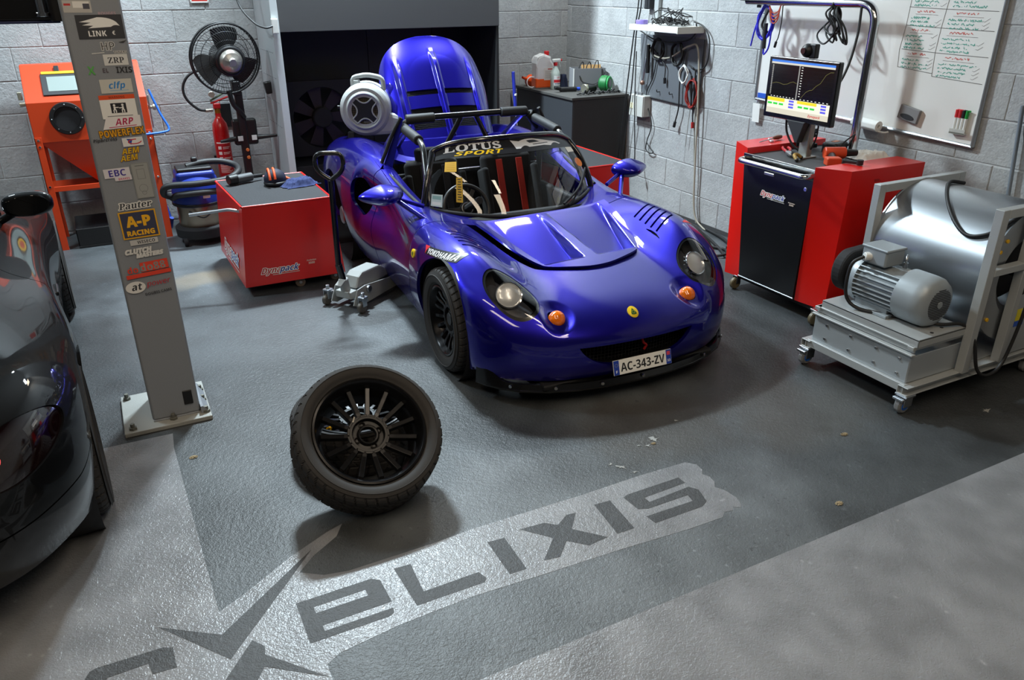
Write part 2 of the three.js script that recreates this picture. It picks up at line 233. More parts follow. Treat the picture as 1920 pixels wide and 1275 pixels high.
// ---------- wheels (axis x, outer face towards +x) ----------
function tyreGeo(R, r, W, pattern, nT = 480) {   // rim radius r, outer radius R, width W; grooves cut as real depth
  const prof = [], h = W / 2, sh = 0.028;
  const add = (rad, x, tread) => prof.push([rad, x, tread]);
  add(r - 0.004, h - 0.03, 0); add(r + 0.004, h - 0.012, 0); add(r + 0.012, h - 0.008, 0); add(r + 0.016, h - 0.003, 0); add(lerp(r, R, 0.35), h + 0.004, 0); add(lerp(r, R, 0.55), h + 0.006, 0); add(lerp(r, R, 0.57), h + 0.009, 0); add(lerp(r, R, 0.6), h + 0.009, 0); add(lerp(r, R, 0.62), h + 0.005, 0); add(lerp(r, R, 0.78), h - 0.001, 0);
  for (let i = 0; i <= 4; i++) { const a = i / 4 * Math.PI / 2; add(R - sh + sh * Math.sin(a) * 0.9 - 0.002, h - sh * 0.9 + sh * 0.75 * Math.cos(a), i > 1 ? 1 : 0); }
  const n = 34; for (let i = 1; i < n; i++) { const t = i / n; add(R - 0.0022 * (2 * t - 1) ** 2, lerp(h - sh * 0.9, -h + sh * 0.9, t), 1); }
  const half = prof.slice(0, 15).map(([a, b, c]) => [a, -b, c]).reverse(), P = [...prof, ...half];
  const m = P.length, pos = new Float32Array((nT + 1) * m * 3), idx = [];
  for (let j = 0; j <= nT; j++) for (let i = 0; i < m; i++) {
    const th = j / nT * 2 * Math.PI; let [rad, x, t] = P[i]; if (t) rad -= 0.0065 * pattern(th, x / h);
    pos.set([x, rad * Math.cos(th), rad * Math.sin(th)], (j * m + i) * 3);
  }
  for (let j = 0; j < nT; j++) for (let i = 0; i < m - 1; i++) { const a = j * m + i, b = a + m; idx.push(a, a + 1, b, b, a + 1, b + 1); }
  const g = new THREE.BufferGeometry(); g.setAttribute('position', new THREE.BufferAttribute(pos, 3)); g.setIndex(idx); return toCreasedNormals(g, 0.5);
}
const saw = (x, p, w) => (((x % p) + p) % p) / p < w ? 1 : 0;
const treadA = (th, s) => Math.max(Math.abs(s - 0.32) < 0.05 || Math.abs(s + 0.32) < 0.05 || Math.abs(s) < 0.04 ? 1 : 0, Math.abs(s) > 0.38 ? saw(th + 0.10 * Math.abs(s), 2 * Math.PI / 44, 0.16) : Math.abs(s) > 0.06 ? saw(th + s * 0.35, 2 * Math.PI / 44, 0.12) : 0);
const tyreMat = std(0x2d2b2a, 0.78), rimMat = std(0x1b1b1d, 0.26, 0.6), rimEdge = std(0x3a3836, 0.3, 0.8), hubMat = std(0x0e0e10, 0.42, 0.2);
const rearTyre = tyreGeo(0.305, 0.230, 0.205, treadA), frontTyre = tyreGeo(0.292, 0.198, 0.188, treadA);
const rimLathe = (r, W) => rot(lathe([[r - 0.03, -W / 2 + 0.03], [r - 0.004, -W / 2 + 0.02], [r + 0.006, -W / 2 + 0.002], [r + 0.006, -W / 2 - 0.002], [r - 0.016, -W / 2 + 0.004], [r - 0.03, -W / 2 + 0.03], [r - 0.034, 0], [r - 0.026, W / 2 - 0.045], [r - 0.012, W / 2 - 0.028], [r - 0.006, W / 2 - 0.010], [r + 0.007, W / 2 - 0.004], [r + 0.007, W / 2 + 0.001], [r - 0.001, W / 2 + 0.003], [r - 0.010, W / 2 - 0.006], [r - 0.013, W / 2 - 0.020], [r - 0.022, W / 2 - 0.03], [r - 0.034, W / 2 - 0.075], [r - 0.038, -W / 2 + 0.03], [r - 0.03, -W / 2 + 0.03]], 72, 0.6), 0, 0, -Math.PI / 2);
function spokeGeo(r, W) {   // one slim spoke standing along +y, pulled out at the rim end
  const sh = [[0.065, W / 2 - 0.062], [0.07, W / 2 - 0.048], [0.10, W / 2 - 0.044], [r - 0.06, W / 2 - 0.03], [r - 0.028, W / 2 - 0.022], [r - 0.019, W / 2 - 0.032], [r - 0.024, W / 2 - 0.05], [r - 0.06, W / 2 - 0.06], [0.09, W / 2 - 0.078]];
  const g = extrude(sh.map(([a, b]) => [b, a]), 0.0205, 0.003); return g.translate(0, 0, -0.01025);
}
function wheel(parent, front, nSp, at = [0, 0, 0], flip = false) {   // builds on parent: tyre, rim, spokes, hub
  const r = front ? 0.19 : 0.222, W = front ? 0.165 : 0.185;
  const put = (m) => { if (at) m.position.set(...at); if (flip) m.rotation.y = Math.PI; return m; };
  put(part('tyre', front ? frontTyre : rearTyre, tyreMat, parent));
  const rim = put(part('rim', rimLathe(r, W), rimMat, parent));
  const sg = spokeGeo(r, W);
  for (let i = 0; i < nSp; i++) { const s = shade(new THREE.Mesh(sg, rimMat)); s.name = numbered('spoke'); s.rotation.x = i / nSp * 2 * Math.PI; rim.add(s); }
  const x = W / 2 - 0.05;
  const ring = rot(lathe([[0.034, -0.03], [0.076, -0.03], [0.082, -0.012], [0.082, 0.0], [0.078, 0.006], [0.068, 0.006], [0.064, -0.016], [0.058, -0.018], [0.046, -0.016], [0.044, -0.004], [0.04, 0.0], [0.034, -0.002], [0.034, -0.03]], 64), 0, 0, -Math.PI / 2); mv(ring, x);
  const notch = []; for (let i = 0; i < nSp; i++) { const a = (i + 0.5) / nSp * 2 * Math.PI; notch.push(mv(rot(box(0.012, 0.01, 0.03, 0, 0, 0, 0.002), a), x + 0.001, 0.081 * Math.cos(a), 0.081 * Math.sin(a))); }
  const hub = put(part('hub', [ring, ...notch], hubMat, parent));
  for (let i = 0; i < 4; i++) { const a = Math.PI / 4 + i * Math.PI / 2, q = rot(lathe([[0.0075, -0.02], [0.0125, -0.018], [0.0135, 0.004], [0.0095, 0.006], [0.0075, 0.002], [0.0075, -0.02]], 18), 0, 0, -Math.PI / 2), m = shade(new THREE.Mesh(q, rimEdge)); m.name = numbered('lug_seat'); m.position.set(x - 0.012, 0.05 * Math.cos(a), 0.05 * Math.sin(a)); hub.add(m); }
  return rim;
}

// ---------- smooth body panels from a net of points (x to one side, y up, z forward) ----------
function spline1(P) {   // natural cubic through points, returns f(t), t in 0..n-1
  const n = P.length, c = new Array(n).fill(0), d = new Array(n).fill(0), m = new Array(n).fill(0);
  for (let i = 1; i < n - 1; i++) { const a = 4 - c[i - 1]; c[i] = 1 / a; d[i] = (6 * (P[i + 1] - 2 * P[i] + P[i - 1]) - d[i - 1]) / a; }
  for (let i = n - 2; i > 0; i--) m[i] = d[i] - c[i] * m[i + 1];
  return (t) => { const i = Math.min(n - 2, Math.max(0, Math.floor(t))), u = t - i, v = 1 - u; return v * P[i] + u * P[i + 1] + ((v * v * v - v) * m[i] + (u * u * u - u) * m[i + 1]) / 6; };
}
function netSurface(net, mirrorStart = true) {   // net[i][j] = [x,y,z]; j = 0 lies on the plane x = 0
  const ni = net.length, nj = net[0].length;
  return (nu, nv) => {   // grid of (nu+1) x (nv+1) points
    const cols = [0, 1, 2].map((k) => Array.from({ length: nj }, (_, j) => spline1(net.map((r) => r[j][k])))), G = [];
    for (let a = 0; a <= nu; a++) {
      const t = a / nu * (ni - 1), row = [0, 1, 2].map((k) => { const q = cols[k].map((f) => f(t)); return mirrorStart ? spline1([...q.slice(1, 4).reverse().map((w) => (k === 0 ? -w : w)), ...q]) : spline1(q); });
      const R = []; for (let b = 0; b <= nv; b++) { const s = b / nv * (nj - 1) + (mirrorStart ? 3 : 0); R.push([row[0](s), row[1](s), row[2](s)]); } G.push(R);
    }
    return G;
  };
}
function gridTris(G, both = true, bend) {   // list of triangles, both sides of the car; bend(p, n) may move a point
  const nu = G.length - 1, nv = G[0].length - 1, N = [];
  const norms = (Q) => Q.map((r, a) => r.map((p, b) => { const u0 = Q[Math.max(0, a - 1)][b], u1 = Q[Math.min(nu, a + 1)][b], v0 = b ? r[b - 1] : [-r[1][0], r[1][1], r[1][2]], v1 = r[Math.min(nv, b + 1)]; return V(u1[0] - u0[0], u1[1] - u0[1], u1[2] - u0[2]).cross(V(v1[0] - v0[0], v1[1] - v0[1], v1[2] - v0[2])).normalize().negate(); }));
  let n = norms(G); if (bend) { G = G.map((r, a) => r.map((p, b) => bend(p, n[a][b]) ?? p)); n = norms(G); }
  const T = [];
  for (const s of both ? [1, -1] : [1]) for (let a = 0; a < nu; a++) for (let b = 0; b < nv; b++) {
    const q = [[a, b], [a + 1, b], [a + 1, b + 1], [a, b + 1]].map(([i, j]) => { const p = G[i][j], m = n[i][j]; return [s * p[0], p[1], p[2], s * m.x, m.y, m.z]; });
    const o = s > 0 ? [[0, 2, 1], [0, 3, 2]] : [[0, 1, 2], [0, 2, 3]]; for (const f of o) T.push(f.map((k) => q[k]));
  }
  return T;
}
// keep the part of the triangles where f(p) > 0, cut cleanly along f = 0
function clip(T, f) {
  const out = [], mix = (a, b, t) => a.map((v, k) => v + (b[k] - v) * t);
  const cut = (a, b, fa, fb) => { let lo = 0, hi = 1; for (let i = 0; i < 14; i++) { const m = (lo + hi) / 2; if ((f(mix(a, b, m)) > 0) === (fa > 0)) lo = m; else hi = m; } return mix(a, b, (lo + hi) / 2); };
  for (const t of T) {
    const v = t.map(f), k = v.filter((q) => q > 0).length; if (k === 3) { out.push(t); continue; } if (!k) continue;
    const P = []; for (let i = 0; i < 3; i++) { const j = (i + 1) % 3; if (v[i] > 0) P.push(t[i]); if ((v[i] > 0) !== (v[j] > 0)) P.push(cut(t[i], t[j], v[i], v[j])); }
    for (let i = 2; i < P.length; i++) out.push([P[0], P[i - 1], P[i]]);
  }
  return out;
}
// geometry with a turned-in edge of given depth along every open border (so that panels show thickness); push moves all points along the normal
function panel(T, lip = 0.012, push = 0, seamX = true) {
  const pos = [], nor = [], E = new Map(), key = (p) => Math.round(p[0] * 2e4) + ',' + Math.round(p[1] * 2e4) + ',' + Math.round(p[2] * 2e4);
  const pt = (p) => [p[0] + p[3] * push, p[1] + p[4] * push, p[2] + p[5] * push];
  for (const t of T) { for (const p of t) { pos.push(...pt(p)); nor.push(p[3], p[4], p[5]); } if (lip) for (let i = 0; i < 3; i++) { const a = t[i], b = t[(i + 1) % 3], ka = key(a), kb = key(b); if (ka === kb) continue; const back = kb + '|' + ka; if (E.has(back)) E.delete(back); else E.set(ka + '|' + kb, [a, b]); } }
  if (lip) for (const [a, b] of E.values()) {
    const A = pt(a), B = pt(b), A2 = [0, 1, 2].map((k) => A[k] - a[3 + k] * lip), B2 = [0, 1, 2].map((k) => B[k] - b[3 + k] * lip);
    const e = V(...B).sub(V(...A)), m = e.clone().cross(V(a[3], a[4], a[5])).normalize();
    for (const p of [B, A, A2, B, A2, B2]) { pos.push(...p); nor.push(m.x, m.y, m.z); }
  }
  const g = new THREE.BufferGeometry(); g.setAttribute('position', new THREE.Float32BufferAttribute(pos, 3)); g.setAttribute('normal', new THREE.Float32BufferAttribute(nor, 3)); return norm(g);
}

// ---------- the blue car; its origin is the ground under the middle of the front axle ----------
const carPaint = phys(0x170f92, 0.36, 0.85, { clearcoat: 1, clearcoatRoughness: 0.035 });
const carIn = std(0x0d0d10, 0.7), carpet = std(0x0f0f10, 0.95), cageMat = phys(0x101113, 0.28, 0, { clearcoat: 0.7, clearcoatRoughness: 0.12 }), foam = std(0x1d1e20, 0.6);
const car = thing('sports_car', 'small open blue sports car with roll cage and raised rear engine lid', 'car', [-2.28, 0, 3.94], -2.2 * D2R);
const net = [
  [[0, .14, .70], [.2, .14, .69], [.36, .14, .665], [.48, .14, .63], [.60, .14, .565], [.68, .14, .50], [.73, .14, .44], [.755, .14, .39], [.765, .14, .35]],
  [[0, .205, .722], [.2, .205, .712], [.36, .21, .688], [.48, .215, .65], [.6, .22, .588], [.69, .22, .515], [.75, .21, .44], [.78, .18, .37], [.775, .13, .32]],
  [[0, .31, .722], [.2, .315, .712], [.36, .325, .685], [.48, .335, .645], [.6, .345, .58], [.7, .345, .505], [.77, .315, .415], [.80, .25, .33], [.785, .13, .27]],
  [[0, .385, .695], [.2, .388, .685], [.36, .395, .655], [.48, .415, .605], [.6, .44, .535], [.71, .445, .46], [.785, .42, .37], [.815, .30, .28], [.79, .13, .2]],
  [[0, .455, .575], [.2, .456, .57], [.36, .458, .55], [.48, .487, .515], [.61, .525, .44], [.72, .525, .38], [.80, .48, .30], [.828, .32, .2], [.79, .13, .12]],
  [[0, .505, .38], [.2, .505, .38], [.36, .508, .37], [.48, .545, .345], [.62, .605, .29], [.735, .595, .24], [.815, .53, .2], [.842, .33, .1], [.79, .13, .05]],
  [[0, .55, .15], [.2, .548, .15], [.36, .55, .15], [.48, .597, .14], [.63, .678, .1], [.745, .662, .07], [.825, .57, .05], [.85, .34, 0], [.79, .13, -.05]],
  [[0, .59, -.12], [.2, .588, -.12], [.36, .592, -.12], [.49, .637, -.12], [.635, .705, -.13], [.75, .685, -.14], [.83, .58, -.14], [.848, .34, -.15], [.785, .13, -.18]],
  [[0, .63, -.4], [.2, .628, -.4], [.36, .632, -.4], [.49, .662, -.4], [.635, .705, -.4], [.745, .685, -.4], [.825, .575, -.4], [.835, .33, -.4], [.77, .12, -.4]],
  [[0, .65, -.7], [.2, .65, -.7], [.36, .655, -.7], [.5, .672, -.7], [.635, .70, -.7], [.735, .68, -.7], [.81, .575, -.7], [.815, .33, -.7], [.755, .11, -.7]],
  [[0, .66, -1], [.2, .66, -1], [.36, .665, -1], [.52, .69, -1], [.645, .735, -1], [.735, .71, -1], [.805, .59, -1], [.80, .33, -1], [.745, .11, -1]],
  [[0, .68, -1.3], [.2, .68, -1.3], [.36, .69, -1.3], [.54, .745, -1.3], [.66, .79, -1.3], [.755, .755, -1.3], [.82, .61, -1.3], [.805, .34, -1.3], [.745, .11, -1.3]],
  [[0, .74, -1.65], [.2, .745, -1.65], [.38, .77, -1.65], [.56, .83, -1.65], [.675, .865, -1.65], [.785, .81, -1.65], [.85, .64, -1.65], [.845, .36, -1.65], [.77, .12, -1.65]],
  [[0, .79, -2], [.2, .79, -2], [.4, .82, -2], [.56, .885, -2], [.68, .90, -2], [.80, .83, -2], [.865, .65, -2], [.862, .37, -2], [.78, .13, -2]],
  [[0, .79, -2.3], [.2, .795, -2.3], [.4, .82, -2.3], [.56, .88, -2.3], [.68, .895, -2.3], [.80, .83, -2.3], [.865, .66, -2.3], [.862, .38, -2.3], [.785, .15, -2.3]],
  [[0, .77, -2.6], [.2, .77, -2.6], [.4, .79, -2.6], [.56, .84, -2.6], [.675, .855, -2.6], [.79, .79, -2.6], [.85, .64, -2.6], [.845, .4, -2.6], [.77, .2, -2.6]],
  [[0, .72, -2.85], [.2, .72, -2.85], [.4, .73, -2.85], [.55, .76, -2.85], [.66, .77, -2.85], [.75, .70, -2.85], [.79, .58, -2.85], [.79, .4, -2.85], [.72, .24, -2.85]],
  [[0, .56, -3], [.2, .56, -2.995], [.4, .57, -2.98], [.53, .58, -2.96], [.62, .57, -2.93], [.69, .52, -2.92], [.72, .46, -2.92], [.72, .38, -2.92], [.68, .28, -2.9]],
];
// two ducts sunk in the front lid: triangles that start shallow at the windscreen side and end in a steep wall
const LIDX = (z) => 0.50 * Math.sqrt(Math.max(0, 1 - ((-z - 0.56) / 0.80) ** 2)) * (z < -0.56 ? 1 : 1);
const inLid = (p) => { if (p[1] < 0.4 || p[2] < -0.72) return -1; const t = (0.215 - p[2]) / 0.80; if (t < 0.0006) return 0.0006 * 0 - 0.01 - Math.abs(p[2] - 0.215); const w = 0.478 * Math.pow(Math.min(1, t), 0.2) - 0.11 * sstep(0.12, 0, t); return w - Math.abs(p[0]); };
function ductDepth(x, z) {
  const ax = Math.abs(x), t = (0.09 - z) / 0.56; if (t < -0.2 || t > 1) return 0;   // t = 0 at the deep front end, 1 at the screen end
  const inner = lerp(0.045, 0.018, clamp(t)), outer = lerp(0.305, 0.425, clamp(t)), d = 0.085 * Math.pow(1 - clamp(t), 0.9);
  const e = 0.016; return d * sstep(inner, inner + e, ax) * sstep(outer, outer - e * 1.6, ax) * sstep(0.108, 0.09, z);
}
const bodyBend = (p, n) => {
  let [x, y, z] = p, q = null;
  if (y > 0.45 && Math.abs(x) < 0.45 && z < 0.2 && z > -0.6) { const d = ductDepth(x, z); if (d) q = [x, y - d, z]; }
  if (x > 0.7 && z < -0.5 && z > -1.75 && y > 0.2) { const f = sstep(-0.5, -1.5, z), g = Math.exp(-(((y - 0.52 - 0.10 * f) / (0.10 + 0.04 * f)) ** 2)); q = [x - (0.025 + 0.075 * f) * g * sstep(-1.72, -1.62, z), y, z]; }
  // hollows around the turn lamps
  const r = Math.hypot(x - 0.4, (z - 0.55) * 0.9); if (y > 0.36 && r < 0.1) q = [x, y - 0.02 * sstep(0.1, 0.05, r), z + 0];
  return q;
};
const bodyT = gridTris(netSurface(net)(340, 190), true, bodyBend);
// openings
const circ = (y0, z0, r) => (p) => Math.hypot(p[1] - y0, p[2] - z0) - r;
const archF = (p) => Math.abs(p[0]) < 0.5 ? 1 : Math.max(circ(0.29, 0.0, 0.345)(p), p[1] - 0.75), archR = (p) => Math.abs(p[0]) < 0.5 ? 1 : circ(0.31, -2.3, 0.36)(p);
const cockpit = (p) => (p[1] < 0.5 ? 1 : Math.max(Math.abs(p[0]) - lerp(0.585, 0.60, sstep(-0.9, -1.6, p[2])), p[2] + 0.56 + 0.85 * p[0] * p[0], -1.70 - p[2]));
const engineBay = (p) => (p[1] < 0.6 ? 1 : Math.max(Math.abs(p[0]) - 0.44 + 0.25 * sstep(-2.3, -2.8, p[2]), p[2] + 1.92, -2.82 - p[2]));
const ell = (p, cx, cz, a, b, ang) => { const dx = Math.abs(p[0]) - cx, dz = p[2] - cz, c = Math.cos(ang), s = Math.sin(ang), u = dx * c + dz * s, v = -dx * s + dz * c; return Math.hypot(u / a, v / b) - 1; };
const HL = [0.575, 0.385, 0.112, 0.168, 0.40];   // headlamp opening seen from above: cx, cz, half-axes, turn
const headF = (p) => (p[1] < 0.38 ? 1 : ell(p, ...HL));
const mouthF = (p) => { if (p[2] < 0.45 || p[1] > 0.36) return 1; const a = Math.abs(p[0]) / 0.34, b = 0.318 - 0.120 * Math.pow(Math.max(0, 1 - Math.pow(a, 3.4)), 0.8); return a > 1 ? 1 : Math.max(p[1] - 0.318, b - p[1]); };
const lampF = (p) => (p[1] < 0.36 || p[2] < 0.4 ? 1 : Math.hypot(Math.abs(p[0]) - 0.4, (p[2] - 0.548)) - 0.046);
const ventF = (p) => { if (p[1] < 0.6 || p[2] > 0.1 || p[2] < -0.32) return 1; let m = 1; for (let i = 0; i < 5; i++) { const z = 0.02 - i * 0.06, dx = Math.abs(p[0]) - 0.60, dz = p[2] - z + 0.42 * dx; m = Math.min(m, Math.max(Math.abs(dx) - 0.078, Math.abs(dz) - 0.0085)); } return m; };
const ductF = (p) => { const ax = Math.abs(p[0]); return p[1] < 0.4 || p[2] < 0.0 || p[2] > 0.12 ? 1 : Math.max(-0.075 - p[2], p[2] - 0.089, Math.abs(ax - 0.176) - 0.112); };
const intakeF = (p) => (Math.abs(p[0]) < 0.6 || p[2] > -1.3 || p[2] < -1.95 ? 1 : Math.hypot((p[1] - 0.61) / 0.125, (p[2] + 1.62 + 0.25 * (p[1] - 0.61)) / 0.10) - 1);
const gapFD = (p) => p[2] + 0.49 + 0.10 * sstep(0.45, 0.15, p[1]) - 0.18 * sstep(0.58, 0.72, p[1]) * sstep(0.8, 0.6, Math.abs(p[0])) * 0;   // front clam / door line
const gapDR = (p) => p[2] + 1.46 - 0.10 * sstep(0.7, 0.2, p[1]);
let T0 = clip(clip(clip(clip(clip(clip(clip(bodyT, archF), archR), cockpit), engineBay), headF), mouthF), lampF);
T0 = clip(clip(T0, ventF), intakeF);
const front0 = clip(T0, (p) => gapFD(p) - 0.0045);
const lidT = clip(clip(clip(front0, (p) => inLid(p) - 0.0025), ductF), (p) => p[2] - 0.0 < 1 ? 1 : -1), clamT = clip(front0, (p) => -inLid(p) - 0.0025);
const doorT = clip(clip(T0, (p) => -gapFD(p) - 0.0045), (p) => gapDR(p) - 0.004), rearT = clip(T0, (p) => -gapDR(p) - 0.004);
const clam = part('front_clamshell', panel(clamT, 0.02), carPaint, car);
// the front lid stands slightly open at the screen
const lidM = part('front_lid', panel(lidT, 0.014).translate(0, -0.53, -0.19), carPaint, car); lidM.position.set(0.05, 0.548, 0.19); lidM.rotation.set(0.03, 0.03, 0.02);
for (const s of [1, -1]) part('duct_grille', [box(0.27, 0.004, 0.20, s * 0.19, 0.45, 0.0, 0.001)], M.dark, car);
for (const s of [1, -1]) part('door', panel(doorT.filter((t) => t[0][0] * s > 0), 0.03), carPaint, car);
part('rear_clamshell', panel(rearT, 0.03), carPaint, car);
// dark shells behind the openings
const inner = (f, d, name, mat, T = bodyT) => part(name, panel(clip(T, f), 0, -d), mat, car);
for (const s of [1, -1]) part('vent_tray', panel(clip(bodyT.filter((t) => t[0][0] * s > 0.4), (p) => (p[1] < 0.55 ? -1 : Math.min(0.1 - Math.abs(Math.abs(p[0]) - 0.6), 0.08 - p[2], p[2] + 0.30))), 0, -0.022), M.blackMatte, car);
for (const [k, z] of [[0, 0], [1, -2.3]]) for (const s of [1, -1]) part('wheel_liner', [mv(rot(new THREE.CylinderGeometry(k ? 0.375 : 0.346, k ? 0.375 : 0.346, k ? 0.25 : 0.21, 40, 1, true), 0, 0, Math.PI / 2), s * (k ? 0.695 : 0.70), 0.295, z), mv(rot(new THREE.CircleGeometry(k ? 0.375 : 0.346, 40), 0, Math.PI / 2, 0), s * (k ? 0.57 : 0.595), 0.295, z)], carIn, car);
part('underbody', [span([-0.72, 0.10, -2.85], [0.72, 0.13, -0.35], 0.01), span([-0.52, 0.10, -0.4], [0.52, 0.13, 0.66], 0.01), span([-0.66, 0.13, -0.58], [0.66, 0.5, -0.5], 0.01), span([-0.5, 0.13, -0.5], [0.5, 0.43, -0.4], 0.01)], carIn, car);
part('engine_block', [span([-0.38, 0.3, -2.55], [0.38, 0.62, -2.0], 0.04), cyl(0.07, 0.5, 0.1, 0.66, -2.25, 'x'), span([-0.3, 0.6, -2.4], [0.3, 0.7, -2.2], 0.03)], M.blackMatte, car);
// mouth: recess, mesh, red tow strap
part('mouth_recess', [span([-0.36, 0.17, 0.40], [0.36, 0.34, 0.42], 0.004), span([-0.36, 0.165, 0.40], [0.36, 0.175, 0.665], 0.002), span([-0.34, 0.335, 0.40], [0.34, 0.345, 0.66], 0.002), span([-0.365, 0.17, 0.40], [-0.355, 0.34, 0.60], 0.002), span([0.355, 0.17, 0.40], [0.365, 0.34, 0.60], 0.002)], carIn, car);
{ const m = []; for (let i = -16; i <= 16; i++) m.push(box(0.003, 0.13, 0.003, i * 0.02, 0.262, 0.645 - 0.35 * (i * 0.02) ** 2, 0)); for (let i = 0; i < 7; i++) { const y = 0.21 + i * 0.018; m.push(tube([[-0.33, y, 0.607], [-0.17, y, 0.635], [0, y, 0.645], [0.17, y, 0.635], [0.33, y, 0.607]], 0.0016, 20, 4)); } part('mouth_mesh', m, M.blackMatte, car); }
part('tow_strap', tube([[0.045, 0.30, 0.66], [0.05, 0.27, 0.672], [0.07, 0.25, 0.67], [0.062, 0.225, 0.665]], 0.007, 16, 6), std(0xb01818, 0.7), car, 'small red tow strap in the mouth');
// splitter with bolts
{ const out = [[0, .735], [.2, .725], [.36, .70], [.5, .655], [.62, .59], [.70, .515], [.75, .45], [.78, .385]], inn = [[.7, .34], [.5, .45], [0, .55]];
  const half = [...out, ...inn.map(([a, b]) => [a, b])], full2 = [...half.slice(0, 11), ...inn.slice(0, 2).reverse().map(([a, b]) => [-a, b]), ...out.slice(1).reverse().map(([a, b]) => [-a, b])];
  const g = extrude(full2.map(([x, z]) => [x, -z]), 0.012, 0.003); g.rotateX(-Math.PI / 2).translate(0, 0.085, 0);
  const wall = []; for (const s of [1, -1]) for (let i = 0; i < 40; i++) { const t = (a) => { const q = a * 7, k = Math.min(6, Math.floor(q)), u = q - k; return [lerp(out[k][0], out[k + 1][0], u), lerp(out[k][1], out[k + 1][1], u)]; }, a = t(i / 40), b = t((i + 1) / 40), hA = 0.035 + 0.125 * sstep(0.66, 1, i / 40), hB = 0.035 + 0.125 * sstep(0.66, 1, (i + 1) / 40), k = 0.965;
    wall.push(hexa(s > 0 ? [[a[0], .09, a[1]], [b[0], .09, b[1]], [b[0] * k, .09, b[1] * k], [a[0] * k, .09, a[1] * k], [a[0] * .985, .09 + hA, a[1] * .985], [b[0] * .985, .09 + hB, b[1] * .985], [b[0] * k, .09 + hB, b[1] * k], [a[0] * k, .09 + hA, a[1] * k]] : [[-b[0], .09, b[1]], [-a[0], .09, a[1]], [-a[0] * k, .09, a[1] * k], [-b[0] * k, .09, b[1] * k], [-b[0] * .985, .09 + hB, b[1] * .985], [-a[0] * .985, .09 + hA, a[1] * .985], [-a[0] * k, .09 + hA, a[1] * k], [-b[0] * k, .09 + hB, b[1] * k]])); }
  part('splitter', [g, toCreasedNormals(merge(wall), 0.8)], M.blackGloss, car);
  for (const [x, z] of [[-0.66, 0.555], [-0.46, 0.672], [-0.22, 0.727], [0.02, 0.738], [0.46, 0.672], [0.70, 0.515]]) { const b = part('bolt', cyl(0.009, 0.006, 0, 0, 0, 'z', 12), M.chrome, car); b.position.set(x, 0.113, z); b.rotation.y = Math.atan2(x, z) * 1.1; }
}
// headlamps: dark bucket, round reflector, clear cover in the body's own curve
const clearCover = phys(0xffffff, 0.03, 0, { transmission: 1, thickness: 0, ior: 1.45 });
for (const s of [1, -1]) {
  const side = bodyT.filter((t) => t[0][0] * s > 0.3), cov = clip(side, (p) => (p[1] < 0.38 ? -1 : -ell(p, ...HL) - 0.012)), ring = clip(clip(side, (p) => (p[1] < 0.38 ? -1 : 0.05 - ell(p, ...HL))), (p) => ell(p, ...HL) + 0.10);
  const h = part('headlamp', panel(clip(side, (p) => (p[1] < 0.38 ? -1 : 0.04 - ell(p, ...HL))), 0, -0.075), std(0x3d3e43, 0.4), car);
  part('lamp_rim', panel(ring, 0.006, -0.004), M.blackGloss, h);
  part('lamp_cover', panel(cov, 0, -0.002), clearCover, h);
  const b = new THREE.Group(), c = lathe([[0, -0.03], [0.035, -0.028], [0.055, -0.012], [0.064, 0.012], [0.069, 0.014], [0.071, 0.008]], 40), lens = lathe([[0, 0.016], [0.03, 0.014], [0.05, 0.009], [0.063, 0.002]], 40), bulb = cyl(0.012, 0.03, 0, -0.01, 0, 'y', 12), fl = [];
  for (let i = 0; i < 18; i++) { const a = i / 18 * 2 * Math.PI; fl.push(mv(rot(box(0.004, 0.006, 0.05, 0, 0, 0.045, 0.001), 0, a, 0), 0, -0.012, 0)); }
  const place = (g) => { g.rotateX(0.95); g.rotateY(s * 0.22); g.translate(s * 0.578, 0.525, 0.362); return g; };
  part('reflector', [c, bulb].map(place), M.chrome, h); part('reflector_flute', fl.map(place), M.chrome, h); part('lamp_lens', place(lens), phys(0xc9cccd, 0.3, 0.3, { clearcoat: 1, clearcoatRoughness: 0.05 }), h);
}
for (const s of [1, -1]) { const g = lathe([[0, 0.036], [0.022, 0.032], [0.038, 0.019], [0.044, 0.0], [0.044, -0.02]], 32); g.rotateX(0.75); g.rotateY(s * 0.25); g.translate(s * 0.4, 0.438, 0.553); const t = part('turn_lamp', g, phys(0xf07408, 0.12, 0, { clearcoat: 1, emissive: 0x000000 }), car); const c = cyl(0.052, 0.008, 0, 0, 0, 'y', 32); c.rotateX(0.75); c.rotateY(s * 0.25); c.translate(s * 0.4, 0.418, 0.545); part('lamp_rim', c, M.blackMatte, t); }
// badge
{ const bm = print(128, 128, (g, w) => { g.fillStyle = '#e7c21c'; g.fillRect(0, 0, w, w); g.fillStyle = '#16532a'; g.beginPath(); g.moveTo(64, 26); g.quadraticCurveTo(104, 78, 96, 92); g.quadraticCurveTo(64, 104, 32, 92); g.quadraticCurveTo(24, 78, 64, 26); g.fill(); g.strokeStyle = '#e7c21c'; g.lineWidth = 3; g.beginPath(); g.arc(64, 68, 16, 0, 7); g.stroke(); }, { roughness: 0.3 });
  const disc = (r) => { const g = lathe([[0, 0.004], [r * 0.8, 0.0035], [r, 0.001], [r, -0.006]], 32, 0.9); const p = g.attributes.position, uv = g.attributes.uv; for (let i = 0; i < p.count; i++) uv.setXY(i, 0.5 + p.getX(i) / r / 2, 0.5 - p.getZ(i) / r / 2); return g; };
  const b = part('badge', disc(0.032), bm, car, 'round yellow and green badge'); b.position.set(0, 0.435, 0.632); b.rotation.x = 0.62; b.scale.set(0.9, 1, 1.1);
  const r = part('badge', disc(0.026), bm, car); r.position.set(-0.834, 0.56, -0.40); r.rotation.set(0, 0, Math.PI / 2 - 0.2); r.rotation.order = 'ZYX';
}
